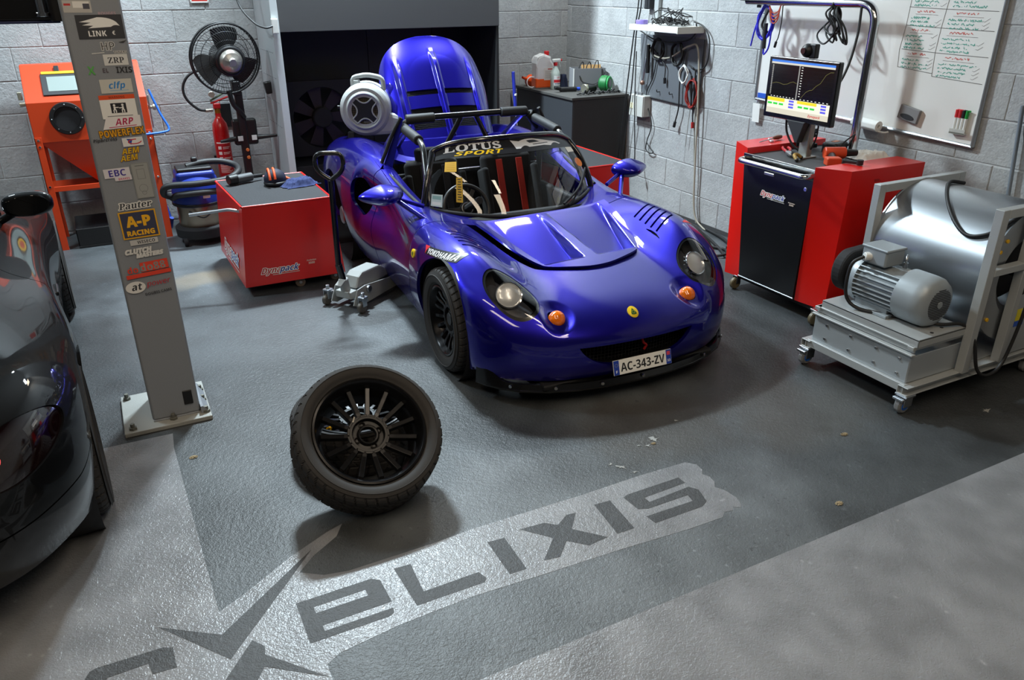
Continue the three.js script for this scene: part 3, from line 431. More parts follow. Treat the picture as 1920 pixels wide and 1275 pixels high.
// number plate
{ const pm = print(512, 128, (g, w, h) => { g.fillStyle = '#f2f2ee'; g.fillRect(0, 0, w, h); g.fillStyle = '#1d3fa8'; g.fillRect(0, 0, 46, h); g.fillRect(w - 46, 0, 46, h); txt(g, 'F', 23, 100, 'bold 34px sans-serif', '#fff'); g.strokeStyle = '#e8d64a'; g.lineWidth = 3; g.setLineDash([4, 5]); g.beginPath(); g.arc(23, 42, 13, 0, 7); g.stroke(); g.setLineDash([]); txt(g, '33', w - 23, 96, 'bold 28px sans-serif', '#fff'); g.fillStyle = '#d8455a'; g.fillRect(w - 38, 14, 30, 34); txt(g, 'AC-343-ZV', 256, 68, 'bold 104px sans-serif', '#101014', null, 0, 392); }, { roughness: 0.35 });
  const pl = part('number_plate', [box(0.352, 0.078, 0.006, 0, 0, 0, 0.002)], M.white, car, 'white number plate AC-343-ZV'); pl.position.set(0, 0.198, 0.748); pl.rotation.x = -0.28; part('plate_print', plane(0.348, 0.075, 0, 0, 0.0036), pm, pl); }
// screen, cage, cabin
const wsB = (u) => [0.605 * u, 0.652 + 0.035 * u * u, -0.545 - 0.31 * u * u], wsT = (u) => [0.47 * u, 1.075 - 0.035 * u * u - 0.02 * u ** 8, -0.87 - 0.135 * u * u];
const wsAt = (u, v, o = 0) => { const a = wsB(u), b = wsT(u), s = 0.035 * Math.sin(Math.PI * v), n = [0.35 * u, 0.6, 0.75]; return a.map((q, k) => lerp(q, b[k], v) + n[k] * (s + o)); };
function wsPatch(u0, u1, v0, v1, o, nu = 24, nv = 10, corner = 0) {
  const pos = [], uv = [], idx = [];
  for (let j = 0; j <= nv; j++) for (let i = 0; i <= nu; i++) { const a = i / nu, b = j / nv; pos.push(...wsAt(lerp(u0, u1, a), lerp(v0, v1, b) - corner * Math.pow(Math.abs(lerp(u0, u1, a)), 9) * lerp(v0, v1, b), o)); uv.push(a, b); }
  for (let j = 0; j < nv; j++) for (let i = 0; i < nu; i++) { const a = j * (nu + 1) + i; idx.push(a, a + 1, a + nu + 2, a, a + nu + 2, a + nu + 1); }
  const g = new THREE.BufferGeometry(); g.setAttribute('position', new THREE.Float32BufferAttribute(pos, 3)); g.setAttribute('uv', new THREE.Float32BufferAttribute(uv, 2)); g.setIndex(idx); g.computeVertexNormals(); return g;
}
const ws = part('windscreen', wsPatch(-1, 1, 0, 1, 0, 40, 16, 0.07), phys(0xffffff, 0.02, 0, { transmission: 1, thickness: 0, ior: 1.5 }), car);
const frameMat = phys(0x15161a, 0.22, 0.2, { clearcoat: 1, clearcoatRoughness: 0.08 });
{ const p = []; for (let i = 0; i <= 8; i++) p.push(wsAt(-1, i / 8 * 0.93, 0.004)); for (let i = 1; i < 20; i++) { const u = -1 + i / 10; p.push(wsAt(u, 1 - 0.07 * Math.pow(Math.abs(u), 9), 0.004)); } for (let i = 8; i >= 0; i--) p.push(wsAt(1, i / 8 * 0.93, 0.004)); part('screen_frame', tube(p, 0.02, 160, 10), frameMat, ws);
  const q = []; for (let i = 0; i <= 20; i++) { const u = -1 + i / 10; q.push(wsAt(u, 0.0, 0.0)); } part('screen_seal', tube(q, 0.013, 80, 8), M.rubber, ws); }
{ const bm = print(2048, 256, (g, w, h) => {
    g.fillStyle = '#242427'; g.fillRect(0, 0, w, h); g.save(); g.transform(1, 0, 0, 1, 0, 0);
    g.save(); g.translate(470, 84); g.scale(1.32, 1); txt(g, 'LOTUS', 0, 0, 'bold 170px serif', '#f4f4f4', '#f4f4f4', 5); g.restore(); g.save(); g.translate(520, 196); g.scale(1.95, 1); txt(g, 'SPORT', 0, 0, 'italic bold 104px sans-serif', '#e6b91e'); g.restore();
    g.fillStyle = '#e9e9e9'; g.beginPath(); g.moveTo(1000, 30); g.lineTo(1130, 60); g.quadraticCurveTo(1240, 10, 1390, 30); g.quadraticCurveTo(1560, 70, 1660, 96); g.quadraticCurveTo(1780, 110, 1840, 170); g.lineTo(1800, 176); g.quadraticCurveTo(1720, 100, 1640, 190); g.lineTo(1520, 168); g.lineTo(1260, 176); g.quadraticCurveTo(1200, 110, 1120, 190); g.lineTo(1050, 190); g.lineTo(1030, 110); g.closePath(); g.fill();
    g.fillStyle = '#242427'; g.beginPath(); g.moveTo(1250, 60); g.quadraticCurveTo(1330, 40, 1400, 56); g.lineTo(1470, 96); g.lineTo(1290, 104); g.closePath(); g.fill(); g.beginPath(); g.moveTo(1330, 128); g.lineTo(1600, 120); g.lineTo(1610, 132); g.lineTo(1340, 142); g.fill(); g.restore(); }, { roughness: 0.3 });
  bm.side = THREE.DoubleSide; part('sun_strip', wsPatch(-0.955, 0.955, 0.77, 0.975, 0.0025, 30, 4, 0.05), bm, ws, 'dark sun strip with white and yellow lettering'); }
const stick = (n, u0, u1, v0, v1, m, l) => part(n, wsPatch(u0, u1, v0, v1, 0.003, 2, 2), m, ws, l);
stick('sticker', -0.845, -0.725, 0.55, 0.70, print(64, 64, (g) => { g.fillStyle = '#d9a92a'; g.fillRect(0, 0, 64, 64); g.fillStyle = '#b8891c'; for (let i = 0; i < 4; i++) g.fillRect(8, 12 + i * 12, 46, 3); }), 'square amber sticker');
stick('sticker', -0.945, -0.85, 0.05, 0.22, print(64, 80, (g) => { g.fillStyle = '#c9dcd6'; g.fillRect(0, 0, 64, 80); g.fillStyle = '#8db7b0'; g.fillRect(6, 10, 50, 24); g.fillStyle = '#e9efe9'; g.fillRect(6, 50, 50, 20); }), 'pale green inspection sticker');
stick('sticker', -0.73, -0.67, 0.14, 0.47, print(40, 128, (g) => { g.fillStyle = '#c89f1e'; g.fillRect(0, 0, 40, 128); g.fillStyle = '#2a2413'; for (let i = 0; i < 9; i++) g.fillRect(8 + (i % 2) * 3, 8 + i * 13, 22, 5); }), 'narrow yellow ruler sticker');
stick('sticker', 0.80, 0.93, 0.67, 0.76, print(64, 32, (g) => { g.fillStyle = '#e9e7da'; g.fillRect(0, 0, 64, 32); }), 'white paper sticker');
{ const g = new THREE.CircleGeometry(0.028, 24), q = wsAt(0.90, 0.48, 0.004); g.scale(1, 1.25, 1); g.rotateX(-0.75); g.rotateY(0.35); g.translate(...q); part('sticker', g, std(0xd9771c, 0.5), ws, 'round orange sticker'); }
{ const a = wsAt(0.55, 0.02, 0.035), b = wsAt(0.86, 0.26, 0.035), c = wsAt(0.45, -0.02, 0.035); part('wiper', [rod(c, a, 0.008), rod(a, b, 0.006), tube([wsAt(0.40, 0.015, 0.03), wsAt(0.68, 0.13, 0.034), wsAt(0.92, 0.34, 0.03)], 0.008, 20, 6)], M.blackMatte, car); }
// cabin: tub, dash, seats, steering wheel
part('cabin_tub', [span([-0.585, 0.13, -1.72], [0.585, 0.15, -0.5], 0.01), span([-0.60, 0.13, -1.72], [-0.545, 0.60, -0.55], 0.02), span([0.545, 0.13, -1.72], [0.60, 0.60, -0.55], 0.02), span([-0.6, 0.13, -1.76], [0.6, 0.80, -1.70], 0.02), span([-0.09, 0.13, -1.7], [0.09, 0.34, -0.6], 0.03)], carIn, car);
part('dashboard', [extrude([[-0.50, 0.63], [-0.62, 0.655], [-0.74, 0.63], [-0.76, 0.57], [-0.70, 0.50], [-0.55, 0.48]], 1.15, 0.01).rotateY(-Math.PI / 2).translate(0.575, 0, 0)], std(0x1d1e20, 0.85), car);
for (const s of [-1, 1]) { const seat = part('seat', [box(0.42, 0.10, 0.46, s * 0.29, 0.24, -1.18, 0.05, 3), mv(rot(box(0.40, 0.62, 0.09, 0, 0, 0, 0.045, 3), -0.35), s * 0.29, 0.53, -1.50), mv(rot(box(0.05, 0.5, 0.14, 0, 0, 0, 0.025, 2), -0.35), s * 0.29 - 0.2, 0.5, -1.46), mv(rot(box(0.05, 0.5, 0.14, 0, 0, 0, 0.025, 2), -0.35), s * 0.29 + 0.2, 0.5, -1.46), mv(rot(box(0.22, 0.14, 0.07, 0, 0, 0, 0.03, 2), -0.35), s * 0.29, 0.84, -1.61)], carpet, car);
  part('harness', [mv(rot(box(0.05, 0.5, 0.006, 0, 0, 0, 0.002), -0.35), s * 0.29 - 0.08, 0.56, -1.44), mv(rot(box(0.05, 0.5, 0.006, 0, 0, 0, 0.002), -0.35), s * 0.29 + 0.08, 0.56, -1.44)], s > 0 ? std(0xa8281a, 0.8) : M.blackMatte, seat); }
{ const st = new THREE.TorusGeometry(0.155, 0.014, 12, 48), q = [st]; for (let i = 0; i < 3; i++) q.push(mv(rot(mv(box(0.03, 0.13, 0.008, 0, 0.075, 0, 0.003)), 0, 0, Math.PI / 2 + i * 2.09), 0, 0, -0.005)); q.push(cyl(0.045, 0.03, 0, 0, 0, 'z', 24));
  const w = part('steering_wheel', q, M.black, car); w.position.set(-0.29, 0.63, -0.92); w.rotation.x = -0.45; part('horn_ring', mv(new THREE.TorusGeometry(0.036, 0.004, 8, 30), 0, 0, 0.016), M.alu, w); part('steering_column', rod([0, 0, 0], [0, 0, -0.25], 0.025).rotateX(Math.PI), M.blackMatte, w); }
// roll cage with padding
{ const hoop = pipe([[-0.60, 0.30, -1.66], [-0.575, 0.98, -1.58], [-0.46, 1.125, -1.56], [0.46, 1.125, -1.56], [0.575, 0.98, -1.58], [0.60, 0.30, -1.66]], 0.022, 0.10, 14);
  const cage = part('roll_cage', [hoop, ...[-1, 1].map((s) => pipe([[s * 0.50, 1.075, -1.57], [s * 0.50, 1.03, -1.12], [s * 0.555, 0.78, -0.90], [s * 0.57, 0.30, -0.72]], 0.02, 0.08, 12)), rod([-0.05, 1.12, -1.57], [-0.40, 0.50, -1.66], 0.019, 12), rod([0.05, 1.12, -1.57], [0.40, 0.50, -1.66], 0.019, 12), rod([-0.42, 1.10, -1.57], [-0.42, 0.75, -2.15], 0.019, 12), rod([0.42, 1.10, -1.57], [0.42, 0.75, -2.15], 0.019, 12), rod([-0.58, 0.72, -1.62], [0.58, 0.72, -1.62], 0.019, 12)], cageMat, car);
  const pad = (a, b, r = 0.034) => rod(a, b, r, 14);
  part('cage_padding', pad([-0.50, 1.072, -1.52], [-0.50, 1.04, -1.20]), foam, cage); part('cage_padding', pad([0.50, 1.072, -1.52], [0.50, 1.035, -1.16]), foam, cage); part('cage_padding', pad([-0.47, 1.12, -1.555], [-0.27, 1.125, -1.53]), foam, cage); part('cage_padding', pad([0.24, 1.125, -1.55], [0.45, 1.12, -1.56]), foam, cage); part('cage_padding', pad([0.47, 1.105, -1.565], [0.555, 1.0, -1.575]), foam, cage); }
// blue pillars behind the doors with rubber seals; the far one painted black for its shaded face
for (const s of [-1, 1]) {
  const pil = part('rear_pillar', toCreasedNormals(hexa([[s * 0.66, .80, -1.55], [s * 0.61, .80, -1.49], [s * 0.575, .80, -1.66], [s * 0.63, .80, -1.84], [s * 0.53, 1.135, -1.50], [s * 0.51, 1.14, -1.48], [s * 0.495, 1.13, -1.55], [s * 0.51, 1.12, -1.60]].map((p, i, a) => a[s > 0 ? i : [3, 2, 1, 0, 7, 6, 5, 4][i]])), 0.6), s < 0 ? carPaint : M.black, car);
  part('seal', tube([[s * 0.52, 1.145, -1.50], [s * 0.575, 1.05, -1.515], [s * 0.63, 0.92, -1.535], [s * 0.668, 0.822, -1.53], [s * 0.66, 0.785, -1.30], [s * 0.647, 0.74, -1.02], [s * 0.632, 0.712, -0.86]], 0.013, 50, 8), M.rubber, pil);
}
// raised rear lid: domed panel with three ribs and a slatted opening, leaning back
{ const L = 0.87, base = V(0, 0.90, -2.0), up = V(0, 0.835, -0.55), fw = V(0, 0.55, 0.835);
  const half = (t) => 0.44 * Math.pow(1 - Math.pow(clamp(t), 5.5), 0.47) * (0.94 + 0.06 * sstep(0.0, 0.55, t)), rib = [-0.31, 0, 0.31];
  const open = (x, t) => t > 0.10 && t < 0.50 && Math.abs(x) < 0.295 - 0.02 * t;
  const P = (a, t) => { const h = half(t), x = a * h, e = Math.abs(a); const tp = sstep(0.62, 1.0, t); let d = -0.02 - 0.06 * a * a * (1 - tp) - 0.12 * Math.pow(e, 7) * (1 - tp) - 0.05 * tp * tp - 0.05 * tp * (x / 0.3) ** 2 - 0.02 * t; const bars = rib.map((r) => Math.abs(x - r * (0.97))); const m = Math.min(...bars), top = bars.indexOf(m) === 1 ? 0.90 : 0.82; d += 0.034 * sstep(0.034, 0.010, m) * sstep(top, top - 0.22, t) * (t > 0.02 ? 1 : 0);
    const q = base.clone().addScaledVector(up, t * L).addScaledVector(fw, d); q.x = x; if (d < -0.05) q.y += 0.35 * (-0.05 - d); return q; };
  const nu = 200, nv = 180, G = []; for (let j = 0; j <= nv; j++) { const R = []; for (let i = 0; i <= nu; i++) { const p = P(-1 + 2 * i / nu, j / nv); R.push([p.x, p.y, p.z, -1 + 2 * i / nu, j / nv]); } G.push(R); }
  const nrm = (j, i) => { const a = G[Math.max(0, j - 1)][i], b = G[Math.min(nv, j + 1)][i], c = G[j][Math.max(0, i - 1)], d = G[j][Math.min(nu, i + 1)]; return V(d[0] - c[0], d[1] - c[1], d[2] - c[2]).cross(V(b[0] - a[0], b[1] - a[1], b[2] - a[2])).normalize(); };
  const T = []; for (let j = 0; j < nv; j++) for (let i = 0; i < nu; i++) { const q = [[j, i], [j, i + 1], [j + 1, i + 1], [j + 1, i]].map(([a, b]) => { const p = G[a][b], n = nrm(a, b); return [p[0], p[1], p[2], n.x, n.y, n.z, p[3], p[4]]; }); T.push([q[0], q[1], q[2]], [q[0], q[2], q[3]]); }
  const hole = (p) => { const x = p[6] * half(p[7]), t = p[7], ribD = Math.min(...rib.map((r) => Math.abs(x - r * 0.97))) - 0.03; const win = (a, b) => Math.min(t - a, b - t) * L; return -Math.min(Math.max(win(0.10, 0.30), win(0.42, 0.47)), ribD, 0.30 - Math.abs(x)); };
  const lid = part('rear_lid', panel(clip(T, hole), 0.02), carPaint, car, 'raised blue engine lid with three ribs'); lid.position.x = 0.045;
  const mesh = []; for (let i = 0; i < 26; i++) { const t = 0.09 + 0.40 * i / 25, p = base.clone().addScaledVector(up, t * L).addScaledVector(fw, -0.06); mesh.push(mv(box(0.62, 0.004, 0.004, 0, 0, 0, 0), 0, p.y, p.z)); } for (let i = -30; i <= 30; i++) { const a = base.clone().addScaledVector(up, 0.08 * L).addScaledVector(fw, -0.06), b = base.clone().addScaledVector(up, 0.5 * L).addScaledVector(fw, -0.06); mesh.push(rod([i * 0.0102, a.y, a.z], [i * 0.0102, b.y, b.z], 0.0018, 4)); }
  part('lid_mesh', mesh, M.blackMatte, lid); const bk = base.clone().addScaledVector(up, 0.285 * L).addScaledVector(fw, -0.075); part('lid_backing', mv(rot(box(0.64, 0.37, 0.006, 0, 0, 0, 0.002), -0.583), 0, bk.y, bk.z), std(0x2c2e33, 0.8), lid);
  part('rear_bulkhead_panel', [hexa([[-0.46, .70, -1.80], [0.46, .70, -1.80], [0.46, .70, -1.84], [-0.46, .70, -1.84], [-0.43, .90, -1.96], [0.43, .90, -1.96], [0.43, .90, -2.0], [-0.43, .90, -2.0]])], carPaint, car);
  part('lid_prop', rod([0.30, 0.72, -2.6], [0.33, 1.25, -2.30], 0.006), M.steel, car);
}
// mirrors on two-legged arms
for (const s of [-1, 1]) {
  const g = new THREE.SphereGeometry(1, 32, 20), p = g.attributes.position; for (let i = 0; i < p.count; i++) { let x = p.getX(i), y = p.getY(i), z = p.getZ(i); if (z < 0) z *= 0.45; x *= 1 - 0.25 * Math.max(0, z); y *= 1 - 0.3 * Math.max(0, z); const k = x * s > 0 ? 1 - 0.42 * x * s : 1; p.setXYZ(i, x * 0.142, y * 0.066 * k, z * 0.13 * k); } g.computeVertexNormals();
  const m = part('mirror', mv(g, s * 0.882, 0.805, -0.82), carPaint, car); part('mirror_glass', mv(rot(new THREE.CircleGeometry(0.055, 32).scale(1.5, 0.9, 1), 0, Math.PI, 0), s * 0.875, 0.80, -0.859), M.chrome, m);
  part('mirror_arm', [rod([s * 0.80, 0.79, -0.79], [s * 0.645, 0.735, -0.72], 0.014, 10), rod([s * 0.80, 0.78, -0.78], [s * 0.68, 0.685, -0.60], 0.016, 10)], carPaint, m);
}
// side print, wheels, hubs on the jack side
{ const ym = print(512, 96, (g, w, h) => { g.clearRect(0, 0, w, h); g.fillStyle = '#101014'; g.fillRect(40, 8, w - 40, h - 16); g.fillStyle = '#d6242c'; g.beginPath(); g.moveTo(2, 6); g.lineTo(84, 6); g.lineTo(60, 50); g.lineTo(50, 90); g.lineTo(40, 50); g.fill(); txt(g, 'YOKOHAMA', 290, 50, 'bold 74px sans-serif', '#f2f2f2', null, 0, 410); }, { clear: true, roughness: 0.35 });
  for (const s of [-1, 1]) { const yc = (z) => 0.628 + 0.11 * (z + 0.25), Tn = clip(bodyT.filter((t) => t[0][0] * s > 0.68 && t[0][1] > 0.5 && t[0][1] < 0.75), (p) => Math.min(0.024 - Math.abs(p[1] - yc(p[2])), p[2] + 0.26, 0.10 - p[2]));
    const g = panel(Tn, 0, 0.0015), q = g.attributes.position, uv = g.attributes.uv; for (let i = 0; i < q.count; i++) uv.setXY(i, s < 0 ? (q.getZ(i) + 0.26) / 0.36 : (0.10 - q.getZ(i)) / 0.36, (q.getY(i) - yc(q.getZ(i))) / 0.048 + 0.5); part('side_sticker', g, ym, car, 'white tyre-maker lettering on black'); } }
for (const s of [-1, 1]) { const w = new THREE.Group(); w.name = numbered('front_wheel'); car.add(w); w.position.set(s * 0.735, 0.291, 0); w.rotation.set(0.2, s > 0 ? 0 : Math.PI, 0); wheel(w, true, 16); part('brake_disc', [cyl(0.125, 0.02, -0.06, 0, 0, 'x', 32)], std(0x55575a, 0.4, 0.8), w); part('hub_cap', cyl(0.036, 0.02, 0.03, 0, 0, 'x', 24), M.black, w); }
for (const s of [-1, 1]) { part('rear_hub', [cyl(0.07, 0.14, s * 0.74, 0.305, -2.3, 'x', 24), cyl(0.14, 0.022, s * 0.66, 0.305, -2.3, 'x', 32)], M.alu, car); part('rear_upright', box(0.06, 0.32, 0.1, s * 0.6, 0.33, -2.3, 0.02), M.blackMatte, car); }
// ---------- loose wheels ----------
function looseWheel(label, pos, axis, spin) {
  const w = thing('loose_wheel', label, 'wheel', pos, 0, 'loose rear wheels'); w.quaternion.setFromUnitVectors(V(1, 0, 0), V(...axis).normalize()); w.rotateX(spin); wheel(w, false, 15);
  part('valve', rod([0.05, 0.165, 0.03], [0.075, 0.155, 0.03], 0.004, 8), M.yellow, w, 'valve with yellow cap'); return w;
}
const wheelUp = looseWheel('black fifteen-spoke wheel leaning face up in the foreground', [-3.818, 0.262, 4.845], [0.02, 0.775, 0.63], 0.12);
{ const m = print(128, 32, (g) => { g.clearRect(0, 0, 128, 32); txt(g, 'MADE', 64, 16, 'bold 26px sans-serif', '#cfc9bd'); }, { clear: true }); part('wheel_marking', mv(rot(plane(0.045, 0.011), 0, Math.PI / 2, 0), 0.052, 0.075, -0.04), m, wheelUp); }
looseWheel('black wheel lying flat on the floor under the leaning one', [-3.75, 0.104, 4.46], [0, 1, 0], 0.3);

// ---------- red dyno pods ----------
const dyno = (s, w = 512, extra) => print(w, 128, (g, W, h) => { g.clearRect(0, 0, W, h); g.save(); g.transform(1, 0, -0.18, 1, 12, 0); txt(g, 'Dyna', W * 0.27, 58, 'italic bold 96px sans-serif', '#c21a22', '#f1efe8', 16); txt(g, 'pack', W * 0.68, 58, 'italic bold 96px sans-serif', '#2b3c9a', '#f1efe8', 16); g.restore(); g.fillStyle = '#d9d5cc'; g.fillRect(W * 0.3, 112, W * 0.62, 7); }, { clear: true, roughness: 0.4 });
const dynoMat = dyno();
const evoMat = print(256, 128, (g) => { g.clearRect(0, 0, 256, 128); txt(g, 'Evolution', 128, 32, 'italic bold 44px sans-serif', '#f0d9c8', null, 0, 236); txt(g, '3500', 128, 92, 'bold 62px sans-serif', '#f0d9c8', null, 0, 200); }, { clear: true });
function pod(label, x0, flip) {
  const t = thing('dyno_pod', label, 'dyno pod', [x0, 0, 1.80], 0, 'red rolling road pods'), B = [[-0.35, 0.48], [0.348, 0.48], [0.348, -0.48], [-0.37, -0.48]], TP = [[-0.298, 0.465], [0.302, 0.465], [0.302, -0.40], [-0.34, -0.40]];
  const c = (a, y, k = 0) => a.map(([x, z]) => [x, y, z]);
  part('cabinet', hexa([...c(B, 0.07), ...c(TP, 0.622)]), M.red, t);
  part('edge_trim', [pipe([[-0.298, 0.624, 0.465], [0.302, 0.624, 0.465]], 0.007), pipe([[0.302, 0.624, 0.465], [0.302, 0.624, -0.40]], 0.007), pipe([[-0.298, 0.624, 0.465], [-0.34, 0.624, -0.40]], 0.007), pipe([[-0.34, 0.624, -0.4], [0.302, 0.624, -0.4]], 0.007)], M.red, t);
  part('top_mat', hexa([...c([[-0.288, 0.455], [0.292, 0.455], [0.292, -0.392], [-0.33, -0.392]], 0.62), ...c([[-0.288, 0.455], [0.292, 0.455], [0.292, -0.392], [-0.33, -0.392]], 0.627)]), metricMat(std(0x2b2c2f, 0.92, 0, { bumpMap: lumpTex, bumpScale: 0.0015 }), 4), t);
  part('underframe', [span([-0.3, 0.045, -0.42], [0.3, 0.072, 0.42], 0.004)], M.blackMatte, t);
  for (const [x, z] of [[0.03, 0.43], [0.29, 0.40], [0, -0.4]]) { const w = part('caster', cyl(0.036, 0.03, x, 0.036, z, 'z', 24), std(0x5d5044, 0.6), t); part('caster_axle', cyl(0.012, 0.04, x, 0.036, z, 'z', 12), M.steel, w); }
  const tilt = Math.atan2(0.015, 0.55);
  part('lettering', mv(rot(plane(0.30, 0.075), -tilt), -0.10, 0.165, 0.4802), dynoMat, t); part('lettering', mv(rot(plane(0.085, 0.043), -tilt), 0.115, 0.19, 0.4795), evoMat, t);
  const side = new THREE.Group(); const m = part('lettering', plane(0.62, 0.16), dynoMat, t); m.position.set(-0.3555, 0.185, 0.02); m.rotation.set(-0.078, -Math.PI / 2 + 0.027, 0, 'YXZ');
  return t;
}
pod('low red cabinet with black mat top left of the blue car', -3.535); const pod2 = pod('low red cabinet with black mat top behind the blue car, right side', -1.075); pod2.position.z = 1.85;
{ const t = solo('draw_rod', tube([[-4.15, 0.575, 2.10], [-3.98, 0.585, 2.13], [-3.90, 0.59, 2.15], [-3.83, 0.575, 2.17]], 0.011, 30, 10), M.steel, 'bent silver rod sticking out of the left red cabinet', 'rod'); }
// on the pod: torch, striped cap, cloth
{ const t = thing('inspection_torch', 'black cylindrical torch lying on the left red cabinet', 'torch', [-3.665, 0.666, 1.56], 0.35); part('barrel', cyl(0.031, 0.13, -0.03, 0, 0, 'x', 24), std(0x4b4d50, 0.6), t); part('head', cyl(0.037, 0.07, -0.12, 0.004, 0, 'x', 24), M.black, t); part('tail', rod([0.03, 0, 0], [0.12, -0.005, 0], 0.014), M.blackMatte, t); }
{ const t = thing('work_gloves', 'rolled black and orange striped work gloves on the left red cabinet', 'gloves', [-3.50, 0.627, 1.74], 0.2);
  const g = new THREE.SphereGeometry(0.075, 32, 20), p = g.attributes.position; for (let i = 0; i < p.count; i++) { const y = p.getY(i); p.setXYZ(i, p.getX(i) * 1.08, y < -0.04 ? -0.04 - (y + 0.04) * 0.2 : y, p.getZ(i) * 0.95); } g.computeVertexNormals(); part('bundle', mv(g, 0, 0.045, 0), std(0x12162c, 0.7), t);
  for (const a of [-0.35, 0.05]) part('stripe', mv(rot(new THREE.TorusGeometry(0.0765, 0.008, 8, 40, Math.PI * 0.95), 0, 1.3, 0), a * 0.09 - 0.01, 0.046, 0).scale(1.06, 1, 1), std(0xe8531c, 0.6), t, 'orange stripe');
  part('cuff', mv(rot(new THREE.TorusGeometry(0.07, 0.014, 10, 40), Math.PI / 2), 0, 0.02, 0), M.black, t); part('cuff_edge', tube([[0.07, 0.05, 0.02], [0.095, 0.035, 0.03], [0.105, 0.015, 0.0]], 0.011, 16, 8), std(0xe0602a, 0.6), t, 'orange cuff edge'); }
function rumpled(w, d, h, seed, amp = 0.5) {
  const g = new THREE.PlaneGeometry(w, d, 60, 40), p = g.attributes.position; g.rotateX(-Math.PI / 2);
  for (let i = 0; i < p.count; i++) { const x = p.getX(i), z = p.getZ(i), u = x / w + 0.5, v = z / d + 0.5, e = Math.min(u, 1 - u, v, 1 - v); const n = fbm(N1, (u * 0.5 + seed * 0.37) % 1, (v * 0.4 + seed * 0.11) % 1, 13, 3), r = Math.abs(n - 0.5) * 2; p.setXYZ(i, x * (0.9 + 0.3 * (N2(v, seed * 0.13, 9) - 0.5)), 0.003 + h * sstep(0, 0.25, e) * (0.25 + 0.9 * (1 - r) * n) + 0.004 * N3(u, v, 24), z * (0.85 + 0.5 * (N2(u, seed * 0.29, 7) - 0.5))); }
  g.computeVertexNormals(); return toCreasedNormals(g, 2.0);
}
{ const m = solo('cloth', rumpled(0.28, 0.17, 0.07, 3), std(0x26315c, 0.92), 'crumpled blue cloth on the left red cabinet', 'cloth'); m.position.set(-3.345, 0.628, 1.83); m.rotation.y = 0.25; m.material.side = THREE.DoubleSide; }

// ---------- floor jack, its handle up ----------
{ const t = thing('floor_jack', 'grey trolley jack with black loop handle beside the blue car', 'jack', [-3.335, 0, 2.785], 0.58);   // local +x runs under the car
  const plate = (s) => extrude([[-0.03, 0.045], [0.02, 0.14], [0.10, 0.15], [0.30, 0.13], [0.62, 0.10], [0.64, 0.05], [0.30, 0.035], [0.02, 0.02]], 0.008, 0.002).translate(0, 0, s - 0.004);
  for (const s of [-0.095, 0.095]) part('side_plate', plate(s), M.castGrey, t);
  part('cover', [extrude([[0.06, 0.13], [0.09, 0.20], [0.13, 0.225], [0.30, 0.225], [0.34, 0.20], [0.40, 0.16], [0.40, 0.12], [0.2, 0.11]], 0.115, 0.012).translate(0, 0, -0.0575)], M.castGrey, t);
  part('lift_arm', [extrude([[0.30, 0.12], [0.34, 0.16], [0.62, 0.20], [0.70, 0.18], [0.70, 0.14], [0.4, 0.09]], 0.07, 0.006).translate(0, 0, -0.035), cyl(0.05, 0.03, 0.66, 0.215, 0)], M.castGrey, t);
  part('handle_socket', [rod([0.02, 0.10, 0], [0.0, 0.21, 0], 0.032, 16), box(0.07, 0.05, 0.13, 0.02, 0.10, 0, 0.008), mv(rot(box(0.06, 0.008, 0.05, 0, 0, 0, 0.002), 0, 0, 0.5), -0.05, 0.20, 0.02)], M.castGrey, t);
  part('cross_shaft', [cyl(0.018, 0.30, 0.04, 0.075, 0, 'z', 16), cyl(0.022, 0.24, 0.12, 0.12, 0, 'z', 16)], M.steel, t);
  for (const s of [-1, 1]) {
    const c = part('caster_fork', [box(0.05, 0.012, 0.05, 0.005, 0.105, s * 0.15, 0.004), box(0.04, 0.06, 0.005, 0, 0.075, s * 0.15 - 0.018, 0.002), box(0.04, 0.06, 0.005, 0, 0.075, s * 0.15 + 0.018, 0.002), cyl(0.012, 0.03, 0.005, 0.122, s * 0.15, 'y', 12)], M.steel, t); part('caster_wheel', cyl(0.038, 0.03, -0.012, 0.038, s * 0.15, 'z', 24, 0.006), std(0x57544f, 0.5, 0.3), c);
    part('front_wheel', cyl(0.045, 0.03, 0.62, 0.045, s * 0.12, 'z', 24, 0.006), std(0x57544f, 0.5, 0.3), t); part('bolt_cap', cyl(0.02, 0.012, 0.03, 0.085, s * 0.104, 'z', 12), M.steel, t); }
  const top = [-0.02, 0.865, 0]; part('handle_bar', [rod([0.0, 0.20, 0], [-0.03, 0.32, 0], 0.023, 14), rod([-0.03, 0.31, 0], top, 0.019, 14)], M.blackGloss, t);
  const lp = pipe([[0, 0, 0], [0.085, 0.06, 0], [0.085, 0.165, 0], [-0.085, 0.165, 0], [-0.085, 0.06, 0], [0, 0, 0]], 0.0145, 0.05, 12); const h = part('handle_loop', lp, M.blackGloss, t); h.position.set(...top); h.rotation.y = -1.0; }

